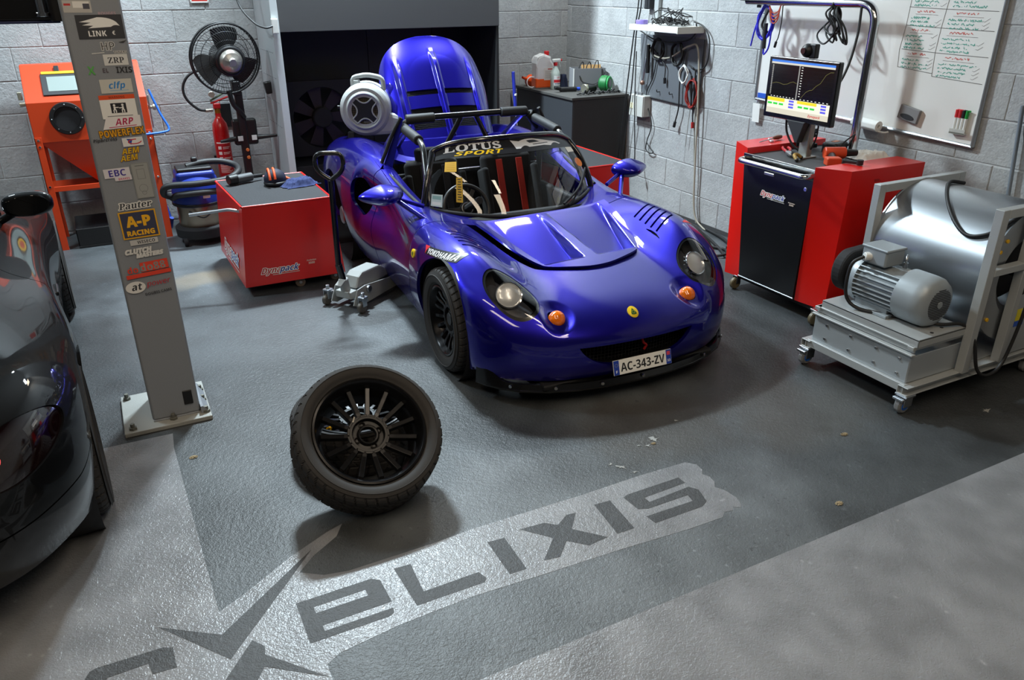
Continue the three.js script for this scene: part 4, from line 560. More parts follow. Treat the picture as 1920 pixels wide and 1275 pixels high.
// ---------- lift post with sponsor stickers ----------
{ const t = thing('lift_post', 'tall grey car lift post covered in sponsor stickers', 'lift post', [-4.54, 0, 3.695]);
  part('base_plate', span([-0.195, 0, -0.212], [0.205, 0.022, 0.205], 0.004), metricMat(std(0x9b9c98, 0.6, 0.1, { bumpMap: lumpTex, bumpScale: 0.0006 }), 5), t);
  part('column', [box(0.222, 3.4, 0.27, 0.048, 1.72, 0.0, 0.014, 2)], M.greyPaint, t);
  part('gusset', [hexa([[0.16, .02, -.12], [0.20, .02, -.12], [0.20, .02, .16], [0.16, .02, .16], [0.16, .06, -.12], [0.172, .06, -.12], [0.172, .06, .16], [0.16, .06, .16]])], M.greyPaint, t);
  for (const [x, z] of [[-0.165, -0.17], [-0.155, 0.17], [0.183, -0.10], [0.183, 0.02], [0.185, 0.15], [0.03, 0.155]]) part('anchor_bolt', [cyl(0.019, 0.014, x, 0.028, z, 'y', 6), cyl(0.01, 0.026, x, 0.04, z, 'y', 12)], std(0x77776f, 0.5, 0.6), t);
  part('cover_cap', box(0.042, 0.075, 0.008, 0.112, 0.115, 0.137, 0.006), M.black, t);
  part('foot_bead', tube([[-0.06, 0.024, 0.139], [0.02, 0.025, 0.142], [0.06, 0.024, 0.14], [0.15, 0.024, 0.139]], 0.006, 20, 6), M.greyPaint, t);
  // stickers: centre x, centre y, width, height from the post's foot; drawn flat
  const S = (x, y, w, h, rz, draw, clear = false, px = 256) => { const m = part('sticker', plane(w, h), print(px, Math.round(px * h / w), draw, { clear, roughness: 0.45 }), t); m.position.set(x, y, 0.1356 + 0.00025 * (S.n = (S.n ?? 0) + 1)); m.rotation.z = rz; return m; };
  const fill = (g, c, w, h) => { g.fillStyle = c; g.fillRect(0, 0, w, h); }, cl = (g, w, h) => g.clearRect(0, 0, w, h);
  S(0.000, 1.895, 0.100, 0.045, -0.02, (g, w, h) => { fill(g, '#b9b6b2', w, h); g.fillStyle = '#c23a3a'; g.fillRect(10, 30, 60, 20); g.fillStyle = '#e8e6e2'; g.fillRect(90, 10, 150, 60); g.fillStyle = '#50505a'; g.fillRect(180, 30, 60, 50); });
  S(0.101, 1.868, 0.120, 0.022, 0, (g, w, h) => { cl(g, w, h); txt(g, 'ROUGES', w / 2, h / 2, 'bold 36px sans-serif', '#b79aa4'); }, true);
  S(0.067, 1.819, 0.168, 0.090, 0, (g, w, h) => { fill(g, '#3a3b40', w, h); g.fillStyle = '#f0f0ee'; g.beginPath(); g.moveTo(16, 40); g.lineTo(120, 14); g.quadraticCurveTo(190, 14, 222, 44); g.lineTo(238, 66); g.quadraticCurveTo(210, 54, 188, 70); g.lineTo(60, 76); g.lineTo(90, 62); g.lineTo(30, 58); g.lineTo(80, 44); g.closePath(); g.fill(); txt(g, 'LINK', 104, 106, 'bold 44px sans-serif', '#f4f4f2', null, 0, 130); txt(g, '€', 196, 104, 'bold 32px sans-serif', '#f4f4f2'); });
  S(0.085, 1.742, 0.150, 0.058, 0, (g, w, h) => { cl(g, w, h); txt(g, 'HP', 118, 44, '72px sans-serif', '#3c3d40', '#d8d8d6', 8); g.strokeStyle = '#d8d8d6'; g.lineWidth = 5; g.beginPath(); g.moveTo(10, 88); g.lineTo(90, 84); g.stroke(); txt(g, 'TUNERS', 190, 84, 'bold 22px sans-serif', '#4a4a4c', '#dcdcda', 4); g.fillStyle = '#3c3d40'; g.beginPath(); g.moveTo(190, 20); g.lineTo(246, 6); g.lineTo(220, 26); g.fill(); }, true);
  S(0.099, 1.693, 0.090, 0.043, 0, (g, w, h) => { fill(g, '#d5d6d4', w, h); txt(g, 'ZRP', w / 2, h / 2 + 4, 'bold 88px serif', '#33343a', null, 0, 180); });
  S(0.073, 1.653, 0.187, 0.044, -0.02, (g, w, h) => { cl(g, w, h); txt(g, 'X', 30, 30, 'bold 60px sans-serif', '#5fae57'); txt(g, 'EL', 100, 30, 'bold 30px sans-serif', '#5b5158'); txt(g, 'IXIS', 196, 28, 'bold 44px sans-serif', '#2f3034', null, 0, 110); }, true);
  S(0.081, 1.591, 0.120, 0.055, 0, (g, w, h) => { fill(g, '#c9c8c0', w, h); g.fillStyle = '#c9c8c0'; txt(g, 'clfp', w / 2, 52, 'italic bold 76px sans-serif', '#2d7fc6', null, 0, 200); g.fillStyle = '#9ab4c6'; g.fillRect(70, 92, 150, 8); }, false);
  S(0.073, 1.509, 0.135, 0.095, 0, (g, w, h) => { fill(g, '#e9e8e4', w, h); g.fillStyle = '#e2562a'; g.fillRect(0, 0, w, 34); txt(g, 'WARNING', w / 2, 18, 'bold 24px sans-serif', '#7a2a14'); g.fillStyle = '#26272b'; g.fillRect(72, 62, 112, 76); g.fillStyle = '#f1f0ec'; for (const x of [98, 158]) { g.beginPath(); g.arc(x, 78, 9, 0, 7); g.fill(); g.fillRect(x - 7, 88, 14, 28); g.fillRect(x - 12, 112, 8, 24); g.fillRect(x + 4, 112, 8, 24); } g.fillRect(104, 92, 24, 7); g.fillRect(130, 96, 24, 7); g.fillStyle = '#77777a'; g.fillRect(36, 158, 184, 6); });
  S(0.073, 1.445, 0.152, 0.046, 0.04, (g, w, h) => { cl(g, w, h); g.fillStyle = '#e6e2e2'; g.beginPath(); g.moveTo(34, 0); g.lineTo(w, 0); g.lineTo(w - 6, h); g.lineTo(0, h); g.fill(); txt(g, 'ARP', w / 2 + 14, 34, 'italic bold 62px sans-serif', '#b21f4e', null, 0, 200); g.fillStyle = '#b21f4e'; g.fillRect(40, 64, 180, 5); }, true);
  S(0.065, 1.404, 0.185, 0.048, 0.05, (g, w, h) => { cl(g, w, h); txt(g, 'POWERFLEX', w / 2, h / 2, 'bold 54px sans-serif', '#e2a11e', '#6a4a12', 6, 244); }, true);
  S(-0.005, 1.378, 0.108, 0.024, 0.04, (g, w, h) => { cl(g, w, h); txt(g, 'Pipercross', w / 2, h / 2, 'italic bold 44px sans-serif', '#3a3b40', null, 0, 240); }, true);
  S(0.100, 1.363, 0.086, 0.041, 0.03, (g, w, h) => { fill(g, '#e3e2e0', w, h); g.strokeStyle = '#4a5a8a'; g.lineWidth = 6; g.strokeRect(4, 4, w - 8, h - 8); g.fillStyle = '#2b4a9c'; g.beginPath(); g.moveTo(60, 20); g.lineTo(130, 30); g.lineTo(100, 100); g.fill(); g.strokeStyle = '#c2303a'; g.lineWidth = 12; g.beginPath(); g.ellipse(150, 62, 74, 28, 0, 0, 5); g.stroke(); });
  S(0.076, 1.311, 0.139, 0.061, 0.08, (g, w, h) => { cl(g, w, h); g.fillStyle = '#d9b51e'; for (const [y, d] of [[8, 60], [60, 10]]) txt(g, 'AEM', w / 2 + (y < 20 ? 14 : -10), y + 22, 'italic bold 60px sans-serif', '#d8b41c', '#8a3a1a', 4, 210); }, true);
  S(0.016, 1.231, 0.107, 0.060, 0.03, (g, w, h) => { cl(g, w, h); g.fillStyle = '#dad6dc'; g.fillRect(0, 8, w - 10, 96); g.fillRect(90, 90, 160, 50); txt(g, 'EBC', 122, 58, 'bold 92px sans-serif', '#3b2f92', null, 0, 216); txt(g, 'BRAKES', 176, 122, 'bold 30px sans-serif', '#c8506a'); }, true);
  S(0.107, 1.195, 0.071, 0.155, 0.02, (g, w, h) => { fill(g, '#9a9c9a', w, h); g.strokeStyle = '#7a7c7c'; g.lineWidth = 7; g.strokeRect(8, 8, w - 16, h - 16); g.strokeRect(70, 100, 110, 150); g.beginPath(); g.arc(120, 400, 60, 0, 7); g.stroke(); g.beginPath(); g.arc(120, 470, 30, 0, 7); g.stroke(); g.fillStyle = '#6a6c6c'; g.fillRect(60, 40, 130, 12); });
  S(0.055, 1.092, 0.160, 0.046, 0.04, (g, w, h) => { cl(g, w, h); txt(g, 'Pauter', w / 2, h / 2, 'italic bold 62px serif', '#2e2f34', '#dddcd8', 14, 230); }, true);
  S(0.058, 1.005, 0.151, 0.123, 0.02, (g, w, h) => { fill(g, '#e2a81a', w, h); g.fillStyle = '#3a3d55'; g.fillRect(10, 10, w - 20, h - 20); txt(g, 'A-P', w / 2, 80, 'bold 108px sans-serif', '#f0b41c', '#f0b41c', 6, 200); txt(g, 'RACING', w / 2, 168, 'bold 52px sans-serif', '#f0b41c', '#f0b41c', 3, 206); });
  S(0.063, 0.925, 0.115, 0.024, 0.03, (g, w, h) => { fill(g, '#c3c2c0', w, h); txt(g, 'WISECO', w / 2 + 20, h / 2, 'bold 44px sans-serif', '#2e2f34', null, 0, 180); });
  S(0.045, 0.876, 0.220, 0.055, 0.05, (g, w, h) => { cl(g, w, h); txt(g, 'CLUTCH', 110, 20, 'italic bold 34px sans-serif', '#dcdcda', '#c8c8c6', 5, 190); txt(g, 'MASTERS', 160, 46, 'italic bold 30px sans-serif', '#dcdcda', '#c8c8c6', 5, 180); }, true);
  S(0.054, 0.795, 0.188, 0.071, 0.06, (g, w, h) => { cl(g, w, h); g.fillStyle = '#e2452e'; g.fillRect(90, 0, 160, 60); g.fillRect(0, 66, w, 26); txt(g, 'do88', 160, 34, 'bold 66px sans-serif', '#8f8d8b', null, 0, 150); txt(g, 'do', 44, 38, 'bold 54px sans-serif', '#e2452e'); }, true);
  S(0.045, 0.721, 0.199, 0.064, 0.06, (g, w, h) => { cl(g, w, h); g.fillStyle = '#e2e1de'; g.beginPath(); g.ellipse(56, 42, 54, 36, 0, 0, 7); g.fill(); txt(g, 'at', 58, 40, 'italic bold 58px sans-serif', '#2c2d31'); txt(g, 'power', 180, 34, 'italic 46px sans-serif', '#c2303a', null, 0, 130); }, true);
  S(0.079, 0.682, 0.130, 0.027, 0.08, (g, w, h) => { cl(g, w, h); txt(g, 'DOUBIS CAMS', w / 2, h / 2, 'bold 34px sans-serif', '#3a3b3e', null, 0, 250); }, true);
}
// lift arm above the black car, its pad screw hanging
{ const t = thing('lift_beam', 'dark lift beam with chrome pad screw at the top left corner', 'lift arm', [-4.9, 0, 3.45]); part('beam', [span([-0.75, 1.835, -0.16], [0.285, 1.98, 0.10], 0.01)], M.blackGloss, t); part('edge_strip', span([-0.75, 1.826, 0.06], [0.285, 1.836, 0.104], 0.002), std(0x16224e, 0.5), t); part('pad_screw', [cyl(0.019, 0.22, 0.228, 1.965, 0.17, 'y', 20), cyl(0.026, 0.016, 0.228, 1.862, 0.17, 'y', 20)], M.chrome, t); part('screw_sleeve', cyl(0.03, 0.30, 0.283, 1.985, 0.165, 'y', 20), M.black, t); }

// ---------- black coupe at the left, seen from its right rear corner; origin under the rear axle ----------
{ const bp = phys(0x040405, 0.5, 0.0, { specularIntensity: 0.2, clearcoat: 0.6, clearcoatRoughness: 0.03 }), t = thing('coupe', 'black coupe at the left edge, seen from its right rear corner', 'car', [-5.68, 0, 4.44], 0.055);
  const net = [
    [[0, .22, .78], [.25, .22, .77], [.45, .22, .73], [.6, .22, .66], [.7, .22, .56], [.77, .22, .46], [.81, .22, .38], [.82, .22, .33], [.82, .22, .3]],
    [[0, .36, .85], [.25, .36, .84], [.45, .36, .80], [.61, .36, .73], [.72, .36, .62], [.79, .35, .51], [.83, .33, .41], [.84, .28, .33], [.83, .2, .24]],
    [[0, .55, .87], [.25, .55, .86], [.45, .55, .82], [.62, .55, .74], [.73, .54, .63], [.81, .52, .5], [.855, .47, .38], [.86, .36, .28], [.84, .2, .18]],
    [[0, .73, .82], [.25, .73, .81], [.45, .73, .76], [.62, .72, .67], [.74, .70, .56], [.825, .66, .42], [.87, .58, .3], [.875, .4, .2], [.84, .2, .1]],
    [[0, .88, .6], [.25, .875, .6], [.45, .86, .57], [.62, .83, .5], [.75, .79, .4], [.84, .72, .28], [.88, .62, .2], [.88, .4, .1], [.84, .2, 0]],
    [[0, .98, .3], [.25, .97, .3], [.45, .94, .28], [.6, .89, .25], [.74, .83, .2], [.84, .75, .12], [.885, .64, .05], [.885, .4, 0], [.84, .2, -.1]],
    [[0, 1.12, -.1], [.25, 1.11, -.1], [.42, 1.07, -.1], [.56, .97, -.12], [.71, .855, -.14], [.83, .78, -.16], [.885, .66, -.2], [.88, .4, -.2], [.83, .2, -.3]],
    [[0, 1.24, -.6], [.25, 1.23, -.6], [.41, 1.19, -.6], [.53, 1.06, -.6], [.67, .88, -.6], [.80, .80, -.6], [.855, .66, -.6], [.85, .38, -.6], [.80, .2, -.6]],
    [[0, 1.27, -1.1], [.25, 1.26, -1.1], [.41, 1.22, -1.1], [.54, 1.08, -1.1], [.67, .87, -1.1], [.79, .79, -1.1], [.84, .65, -1.1], [.835, .38, -1.1], [.79, .2, -1.1]],
    [[0, 1.2, -1.6], [.25, 1.19, -1.6], [.42, 1.14, -1.6], [.55, 1.0, -1.6], [.68, .86, -1.6], [.79, .78, -1.6], [.84, .64, -1.6], [.835, .38, -1.6], [.79, .2, -1.6]],
    [[0, .98, -2], [.25, .97, -2], [.45, .94, -2], [.58, .87, -2], [.69, .82, -2], [.80, .76, -2], [.86, .64, -2], [.85, .38, -2], [.8, .2, -2]],
    [[0, .82, -2.4], [.25, .82, -2.4], [.45, .81, -2.4], [.6, .80, -2.4], [.7, .79, -2.4], [.81, .74, -2.4], [.87, .62, -2.4], [.87, .38, -2.4], [.82, .2, -2.4]],
    [[0, .72, -2.9], [.25, .71, -2.9], [.45, .70, -2.9], [.6, .69, -2.88], [.7, .66, -2.85], [.8, .6, -2.8], [.84, .5, -2.8], [.84, .35, -2.8], [.78, .2, -2.8]],
    [[0, .5, -3.25], [.25, .5, -3.23], [.45, .5, -3.2], [.6, .48, -3.12], [.68, .46, -3.05], [.74, .42, -2.98], [.77, .38, -2.95], [.77, .3, -2.95], [.74, .22, -2.95]]];
  const T = gridTris(netSurface(net)(170, 110), true), wheelF = (p) => (Math.abs(p[0]) < 0.5 ? 1 : Math.min(Math.hypot(p[1] - .32, p[2]) - .365, Math.hypot(p[1] - .31, p[2] + 2.42) - .35));
  const sideWin = (p) => (p[1] < 0.8 || p[2] > -0.10 ? 1 : Math.max(0.905 - 0.03 * sstep(-0.3, -1.7, p[2]) - p[1], p[1] - 1.17 + 0.12 * sstep(-0.9, -0.2, p[2]) + 0.16 * sstep(-1.25, -1.7, p[2]), p[2] + 0.2 + 1.1 * (p[1] - 0.95), -1.66 - p[2])), rearWin = (p) => (p[1] < 0.85 || p[2] < -0.5 ? 1 : Math.max(Math.abs(p[0]) - 0.43, p[2] - 0.28, -0.34 - p[2]));
  const lampF2 = (p) => (p[2] < 0.3 || p[1] < 0.5 ? 1 : Math.hypot((Math.abs(p[0]) - 0.66) / 0.15, (p[1] - 0.66) / 0.085) - 1), cap = (p) => (Math.abs(p[0]) < 0.7 ? 1 : Math.hypot(p[1] - 0.66, p[2] + 0.02) - 0.085);
  const shell = clip(clip(clip(clip(T, wheelF), sideWin), rearWin), lampF2), dz = -0.58, line = (p, a) => Math.abs(a) - 0.003;
  const bumperY = (p) => p[1] - 0.43 - 0.05 * sstep(0.5, 0.3, p[2]);
  part('body', panel(clip(clip(clip(shell, (p) => (p[2] > 0.28 ? bumperY(p) - 0.003 : 1)), (p) => Math.max(Math.abs(p[2] - dz) - 0.003, 0.82 - 0 - (Math.abs(p[0]) > 0.6 ? 1 : 0))), (p) => (p[2] > dz || p[2] < -1.75 ? 1 : (Math.abs(p[0]) < 0.6 ? 1 : -1))), 0.02), bp, t);
  for (const s of [1, -1]) part('door', panel(clip(clip(shell, (p) => p[0] * s - 0.6), (p) => Math.min(dz - 0.003 - p[2], p[2] + 1.753)), 0.015), bp, t);
  part('rear_bumper', panel(clip(clip(shell, (p) => p[2] - 0.28), (p) => -bumperY(p) - 0.003), 0.02), bp, t);
  const gl = phys(0x08090a, 0.03, 0, { clearcoat: 1, clearcoatRoughness: 0.02 }), inv = (f) => (p) => -f(p) - 0.004;
  for (const s of [1, -1]) part('side_window', panel(clip(clip(T, (p) => p[0] * s), inv(sideWin)), 0, -0.006), gl, t);
  part('rear_window', panel(clip(T, inv(rearWin)), 0, -0.006), gl, t);
  const glow = phys(0x100304, 0.1, 0, { clearcoat: 1 });
  for (const s of [1, -1]) { const l = part('tail_lamp', panel(clip(clip(T, (p) => p[0] * s), inv(lampF2)), 0, -0.008), glow, t, 'dark red tail lamp'); const q = std(0x700808, 0.4); q.emissive.setRGB(1, 0.06, 0.05); q.emissiveIntensity = 1.6; part('lamp_reflex', mv(rot(lathe([[0, 0.012], [0.018, 0.009], [0.026, 0]], 24), 0, 0, -s * 0.45).rotateX(1.2), s * 0.61, 0.68, 0.722), q, l, 'small lit red lamp'); }
  for (const [s, z] of [[1, 0], [-1, 0], [1, -2.42], [-1, -2.42]]) { const w = new THREE.Group(); w.name = numbered('road_wheel'); t.add(w); w.position.set(s * 0.765, 0.315, z); if (s < 0) w.rotation.y = Math.PI; w.scale.setScalar(1.03); part('tyre', rearTyre, tyreMat, w); part('rim', [rimLathe(0.206, 0.185), ...Array.from({ length: 5 }, (_, i) => rot(extrude([[-0.03, 0.05], [-0.022, 0.18], [0.022, 0.18], [0.03, 0.05]], 0.03, 0.006).rotateY(Math.PI / 2).translate(0.03, 0, 0), i * 2 * Math.PI / 5)), cyl(0.06, 0.04, 0.045, 0, 0, 'x', 24)], M.alu, w); }
  part('underbody', [span([-0.6, 0.16, -3.0], [0.6, 0.3, 0.6], 0.03)], carIn, t); for (const z of [0, -2.42]) for (const s of [1, -1]) part('wheel_liner', [mv(rot(new THREE.CylinderGeometry(0.38, 0.38, 0.26, 32, 1, true), 0, 0, Math.PI / 2), s * 0.70, 0.32, z), mv(rot(new THREE.CircleGeometry(0.39, 32), 0, Math.PI / 2), s * 0.57, 0.32, z)], carIn, t);
  part('cabin_block', [span([-0.45, 0.3, -1.6], [0.45, 0.85, -0.1], 0.05)], carIn, t);
  for (const s of [1, -1]) { const g = new THREE.SphereGeometry(1, 28, 18), p = g.attributes.position; for (let i = 0; i < p.count; i++) { let x = p.getX(i), y = p.getY(i), z = p.getZ(i); const q = (v, k) => Math.sign(v) * Math.pow(Math.abs(v), k); if (z > 0) z *= 0.35; p.setXYZ(i, q(x, 0.75) * 0.115, q(y, 0.75) * 0.062, z * 0.11); } g.computeVertexNormals(); const m = part('door_mirror', mv(g, s * 0.80, 0.965, -1.38), bp, t); part('mirror_stalk', rod([s * 0.76, 0.94, -1.39], [s * 0.66, 0.89, -1.40], 0.02), bp, m); part('mirror_glass', mv(rot(new THREE.CircleGeometry(0.05, 28).scale(1.9, 1, 1), 0, 0, 0), s * 0.80, 0.965, -1.339), gl, m); }
  part('door_handle', box(0.02, 0.022, 0.13, 0.845, 0.70, -0.75, 0.008), bp, t); part('door_handle', box(0.02, 0.022, 0.13, -0.845, 0.70, -0.75, 0.008), bp, t);
}

// ---------- orange blasting cabinet ----------
{ const t = thing('blast_cabinet', 'orange sandblasting cabinet on legs against the back wall', 'blast cabinet', [-4.615, 0, 0.30]); const W = 0.42, O = M.orange, prof = [[0.20, 0.86], [0.20, 1.155], [-0.08, 1.405], [-0.20, 1.405], [-0.20, 0.86]];
  part('cabinet', extrude(prof.map(([z, y]) => [z, y]), 2 * W, 0.006).rotateY(-Math.PI / 2).translate(W, 0, 0).scale(1, 1, 1), O, t);
  part('hopper', [hexa([[-0.05, .50, .05], [0.05, .50, .05], [0.05, .50, -.05], [-0.05, .50, -.05], [-0.40, .87, .19], [0.40, .87, .19], [0.40, .87, -.19], [-0.40, .87, -.19]])], O, t);
  for (const [x, z] of [[-0.395, 0.185], [0.395, 0.185], [-0.395, -0.185], [0.395, -0.185]]) { const l = part('leg', [box(0.05, 0.90, 0.006, x, 0.45, z + (z > 0 ? 0.022 : -0.022), 0.001), box(0.006, 0.90, 0.05, x + (x > 0 ? 0.022 : -0.022), 0.45, z, 0.001)], O, t); if (z > 0) for (const y of [0.52, 0.83, 0.88]) part('bolt', cyl(0.009, 0.006, x, y, z + 0.028, 'z', 8), M.chrome, l); }
  part('shelf', [span([-0.42, 0.475, -0.2], [0.42, 0.485, 0.2], 0.002), span([-0.42, 0.475, 0.195], [0.42, 0.515, 0.205], 0.002)], O, t);
  const sl = Math.atan2(0.28, 0.25); const face = (u, v, o = 0) => { const d = V(0, 0.25, -0.28).normalize(), n = V(0, 0.28, 0.25).normalize(); return V(u, 1.155, 0.20).addScaledVector(d, v).addScaledVector(n, o); };
  const put = (g, u, v, o, name, mat, par = t) => { g.rotateX(-sl); const p = face(u, v, o); g.translate(p.x, p.y, p.z); return part(name, g, mat, par); };
  const win = put(box(0.52, 0.21, 0.012, 0, 0, 0, 0.004), -0.03, 0.165, 0.006, 'window_frame', M.dark); put(box(0.44, 0.145, 0.006, 0, 0, 0, 0.002), -0.03, 0.165, 0.012, 'window_pane', phys(0x87928f, 0.3, 0, { clearcoat: 0.3 }), win); put(box(0.50, 0.026, 0.02, 0, 0, 0, 0.004), -0.03, 0.275, 0.008, 'yellow_strip', M.yellow); put(box(0.035, 0.055, 0.02, 0, 0, 0, 0.004), -0.17, 0.315, 0.01, 'latch', M.black);
  for (const x of [-0.165, 0.20]) { const r = part('glove_port', [lathe([[0.075, 0], [0.118, 0], [0.122, 0.006], [0.118, 0.014], [0.092, 0.016], [0.088, -0.05], [0.075, -0.06]], 48).rotateX(Math.PI / 2).translate(x, 1.03, 0.202)], M.black, t); part('glove', [cyl(0.09, 0.004, x, 1.03, 0.204, 'z', 32)], M.blackMatte, r); for (let i = 0; i < 8; i++) { const a = i / 8 * 6.283; part('screw', cyl(0.005, 0.004, x + 0.105 * Math.cos(a), 1.03 + 0.105 * Math.sin(a), 0.219, 'z', 8), M.steel, r); } }
  part('side_valve', [cyl(0.014, 0.06, 0.445, 1.06, 0.1, 'x', 12), cyl(0.024, 0.02, 0.47, 1.06, 0.1, 'x', 12)], M.zinc, t); part('side_rail', box(0.01, 0.26, 0.03, 0.435, 1.03, 0.12, 0.003), M.steel, t); part('side_plate', box(0.004, 0.05, 0.07, 0.424, 1.13, 0.14, 0.001), M.zinc, t);
  part('air_hose', [tube([[0.45, 1.2, 0.12], [0.50, 1.02, 0.16], [0.545, 0.90, 0.2], [0.50, 0.875, 0.22], [0.34, 0.87, 0.25]], 0.009, 40, 8)], std(0x1c62c4, 0.4), t, 'blue air hose'); part('left_tap', [cyl(0.018, 0.05, -0.44, 1.14, 0.1, 'x', 12), box(0.03, 0.06, 0.03, -0.45, 1.2, 0.1, 0.005)], M.zinc, t);
  part('hose_loop', tube([[0.40, 0.30, 0.0], [0.43, 0.12, 0.05], [0.42, 0.06, 0.12], [0.44, 0.15, 0.16]], 0.018, 24, 8), std(0x163a9a, 0.5), t); }
{ const t = thing('black_tray', 'black parts tray on the floor under the orange cabinet', 'tray', [-4.66, 0, 0.36]); part('body', [span([-0.25, 0, -0.16], [0.25, 0.02, 0.16], 0.004), span([-0.25, 0.02, 0.15], [0.25, 0.16, 0.16], 0.003), span([-0.25, 0.02, -0.16], [0.25, 0.16, -0.15], 0.003), span([-0.25, 0.02, -0.16], [-0.24, 0.16, 0.16], 0.003), span([0.24, 0.02, -0.16], [0.25, 0.16, 0.16], 0.003)], M.black, t); part('lid', [mv(rot(box(0.5, 0.012, 0.3, 0, 0, 0, 0.004), 0.12), 0, 0.175, 0)], M.blackGloss, t); }

// ---------- misting fan, extinguisher, vacuum ----------
{ const t = thing('pedestal_fan', 'black pedestal fan with steel misting hub by the back wall', 'fan', [-3.455, 0, 0.37]);
  part('base', lathe([[0.0, 0.0], [0.20, 0.0], [0.205, 0.06], [0.20, 0.25], [0.175, 0.33], [0.12, 0.385], [0.05, 0.41], [0.0, 0.41]], 40), std(0x2b2c2e, 0.6), t);
  part('post', [box(0.065, 0.75, 0.06, -0.02, 0.77, 0.02, 0.012, 2)], M.black, t); for (const y of [0.50, 0.565]) part('knob', cyl(0.014, 0.02, -0.01, y + 0.09, 0.055, 'z', 16), std(0xd06a30, 0.5), t, 'orange knob');
  part('control_box', [box(0.20, 0.22, 0.07, 0.0, 0.80, -0.01, 0.02, 2), rod([-0.09, 0.75, 0.02], [-0.22, 0.74, 0.04], 0.022, 10, 0.012), rod([0.09, 0.75, 0.02], [0.26, 0.755, 0.04], 0.022, 10, 0.012)], M.black, t); for (const x of [-0.055, 0.06]) part('dial_plate', box(0.042, 0.042, 0.006, x, 0.755, 0.06, 0.002), M.paper, t);
  part('hose', tube([[-0.10, 1.16, 0.1], [-0.08, 1.05, 0.1], [-0.03, 0.98, 0.09], [0.0, 0.93, 0.06]], 0.02, 24, 8), M.black, t); part('arm', [box(0.07, 0.12, 0.10, -0.03, 1.17, 0.02, 0.015, 2), mv(rot(box(0.17, 0.10, 0.06, 0, 0, 0, 0.01), 0, 0, 0.15), 0.30, 1.16, -0.02)], M.black, t);
  const head = new THREE.Group(); head.name = 'fan_head'; t.add(head); head.position.set(-0.085, 1.41, 0.12); head.rotation.set(0.12, 0.15, -0.12); head.rotation.order = 'YXZ';
  const R = 0.275, q = []; for (const [r, z] of [[R, 0.0], [R, -0.05], [R * 0.8, 0.055], [R * 0.58, 0.08], [0.125, 0.095], [R * 0.8, -0.10], [0.1, -0.13]]) q.push(mv(new THREE.TorusGeometry(r, r === R ? 0.008 : 0.0025, 6, 64), 0, 0, z)); part('cage_ring', q, M.black, head);
  const w = []; for (let i = 0; i < 72; i++) { const a = i / 72 * 6.2832, c = Math.cos(a), s = Math.sin(a), b = a + 0.28, P = (r, z, ang) => [r * Math.cos(ang), r * Math.sin(ang), z]; w.push(tube([P(0.12, 0.096, a), P(0.19, 0.075, a + 0.12), P(0.24, 0.04, a + 0.22), P(R, 0, b)], 0.0017, 8, 3), ...(i % 2 ? [] : [tube([P(0.1, -0.13, a), P(0.2, -0.11, a), P(R, -0.05, a)], 0.0013, 6, 3)])); } const wires = part('cage_wires', w, M.black, head); wires.userData.kind = 'stuff';
  for (let i = 0; i < 3; i++) { const s = new THREE.Shape(); s.moveTo(0.05, -0.03); s.quadraticCurveTo(0.12, -0.17, 0.215, -0.13); s.quadraticCurveTo(0.265, -0.03, 0.235, 0.095); s.quadraticCurveTo(0.14, 0.09, 0.05, 0.04); const g = extrude(s, 0.006, 0.001); const p = g.attributes.position; for (let k = 0; k < p.count; k++) p.setZ(k, p.getZ(k) + p.getY(k) * 0.28); g.computeVertexNormals(); const b = part('blade', g, std(0x18181a, 0.4), head); b.rotation.z = 1.75 + i * 2.094; b.position.z = -0.03; }
  part('mist_disc', lathe([[0.115, 0.06], [0.12, 0.10], [0.112, 0.116], [0.10, 0.118], [0.1, 0.06]], 48).rotateX(Math.PI / 2), M.black, head); part('hub', lathe([[0, 0.17], [0.028, 0.17], [0.034, 0.164], [0.04, 0.158], [0.075, 0.148], [0.10, 0.11], [0.10, 0.06]], 48).rotateX(Math.PI / 2), std(0xb6b0a8, 0.35, 0.9), head); part('motor', cyl(0.08, 0.14, 0, 0, -0.13, 'z', 24), M.black, head); }
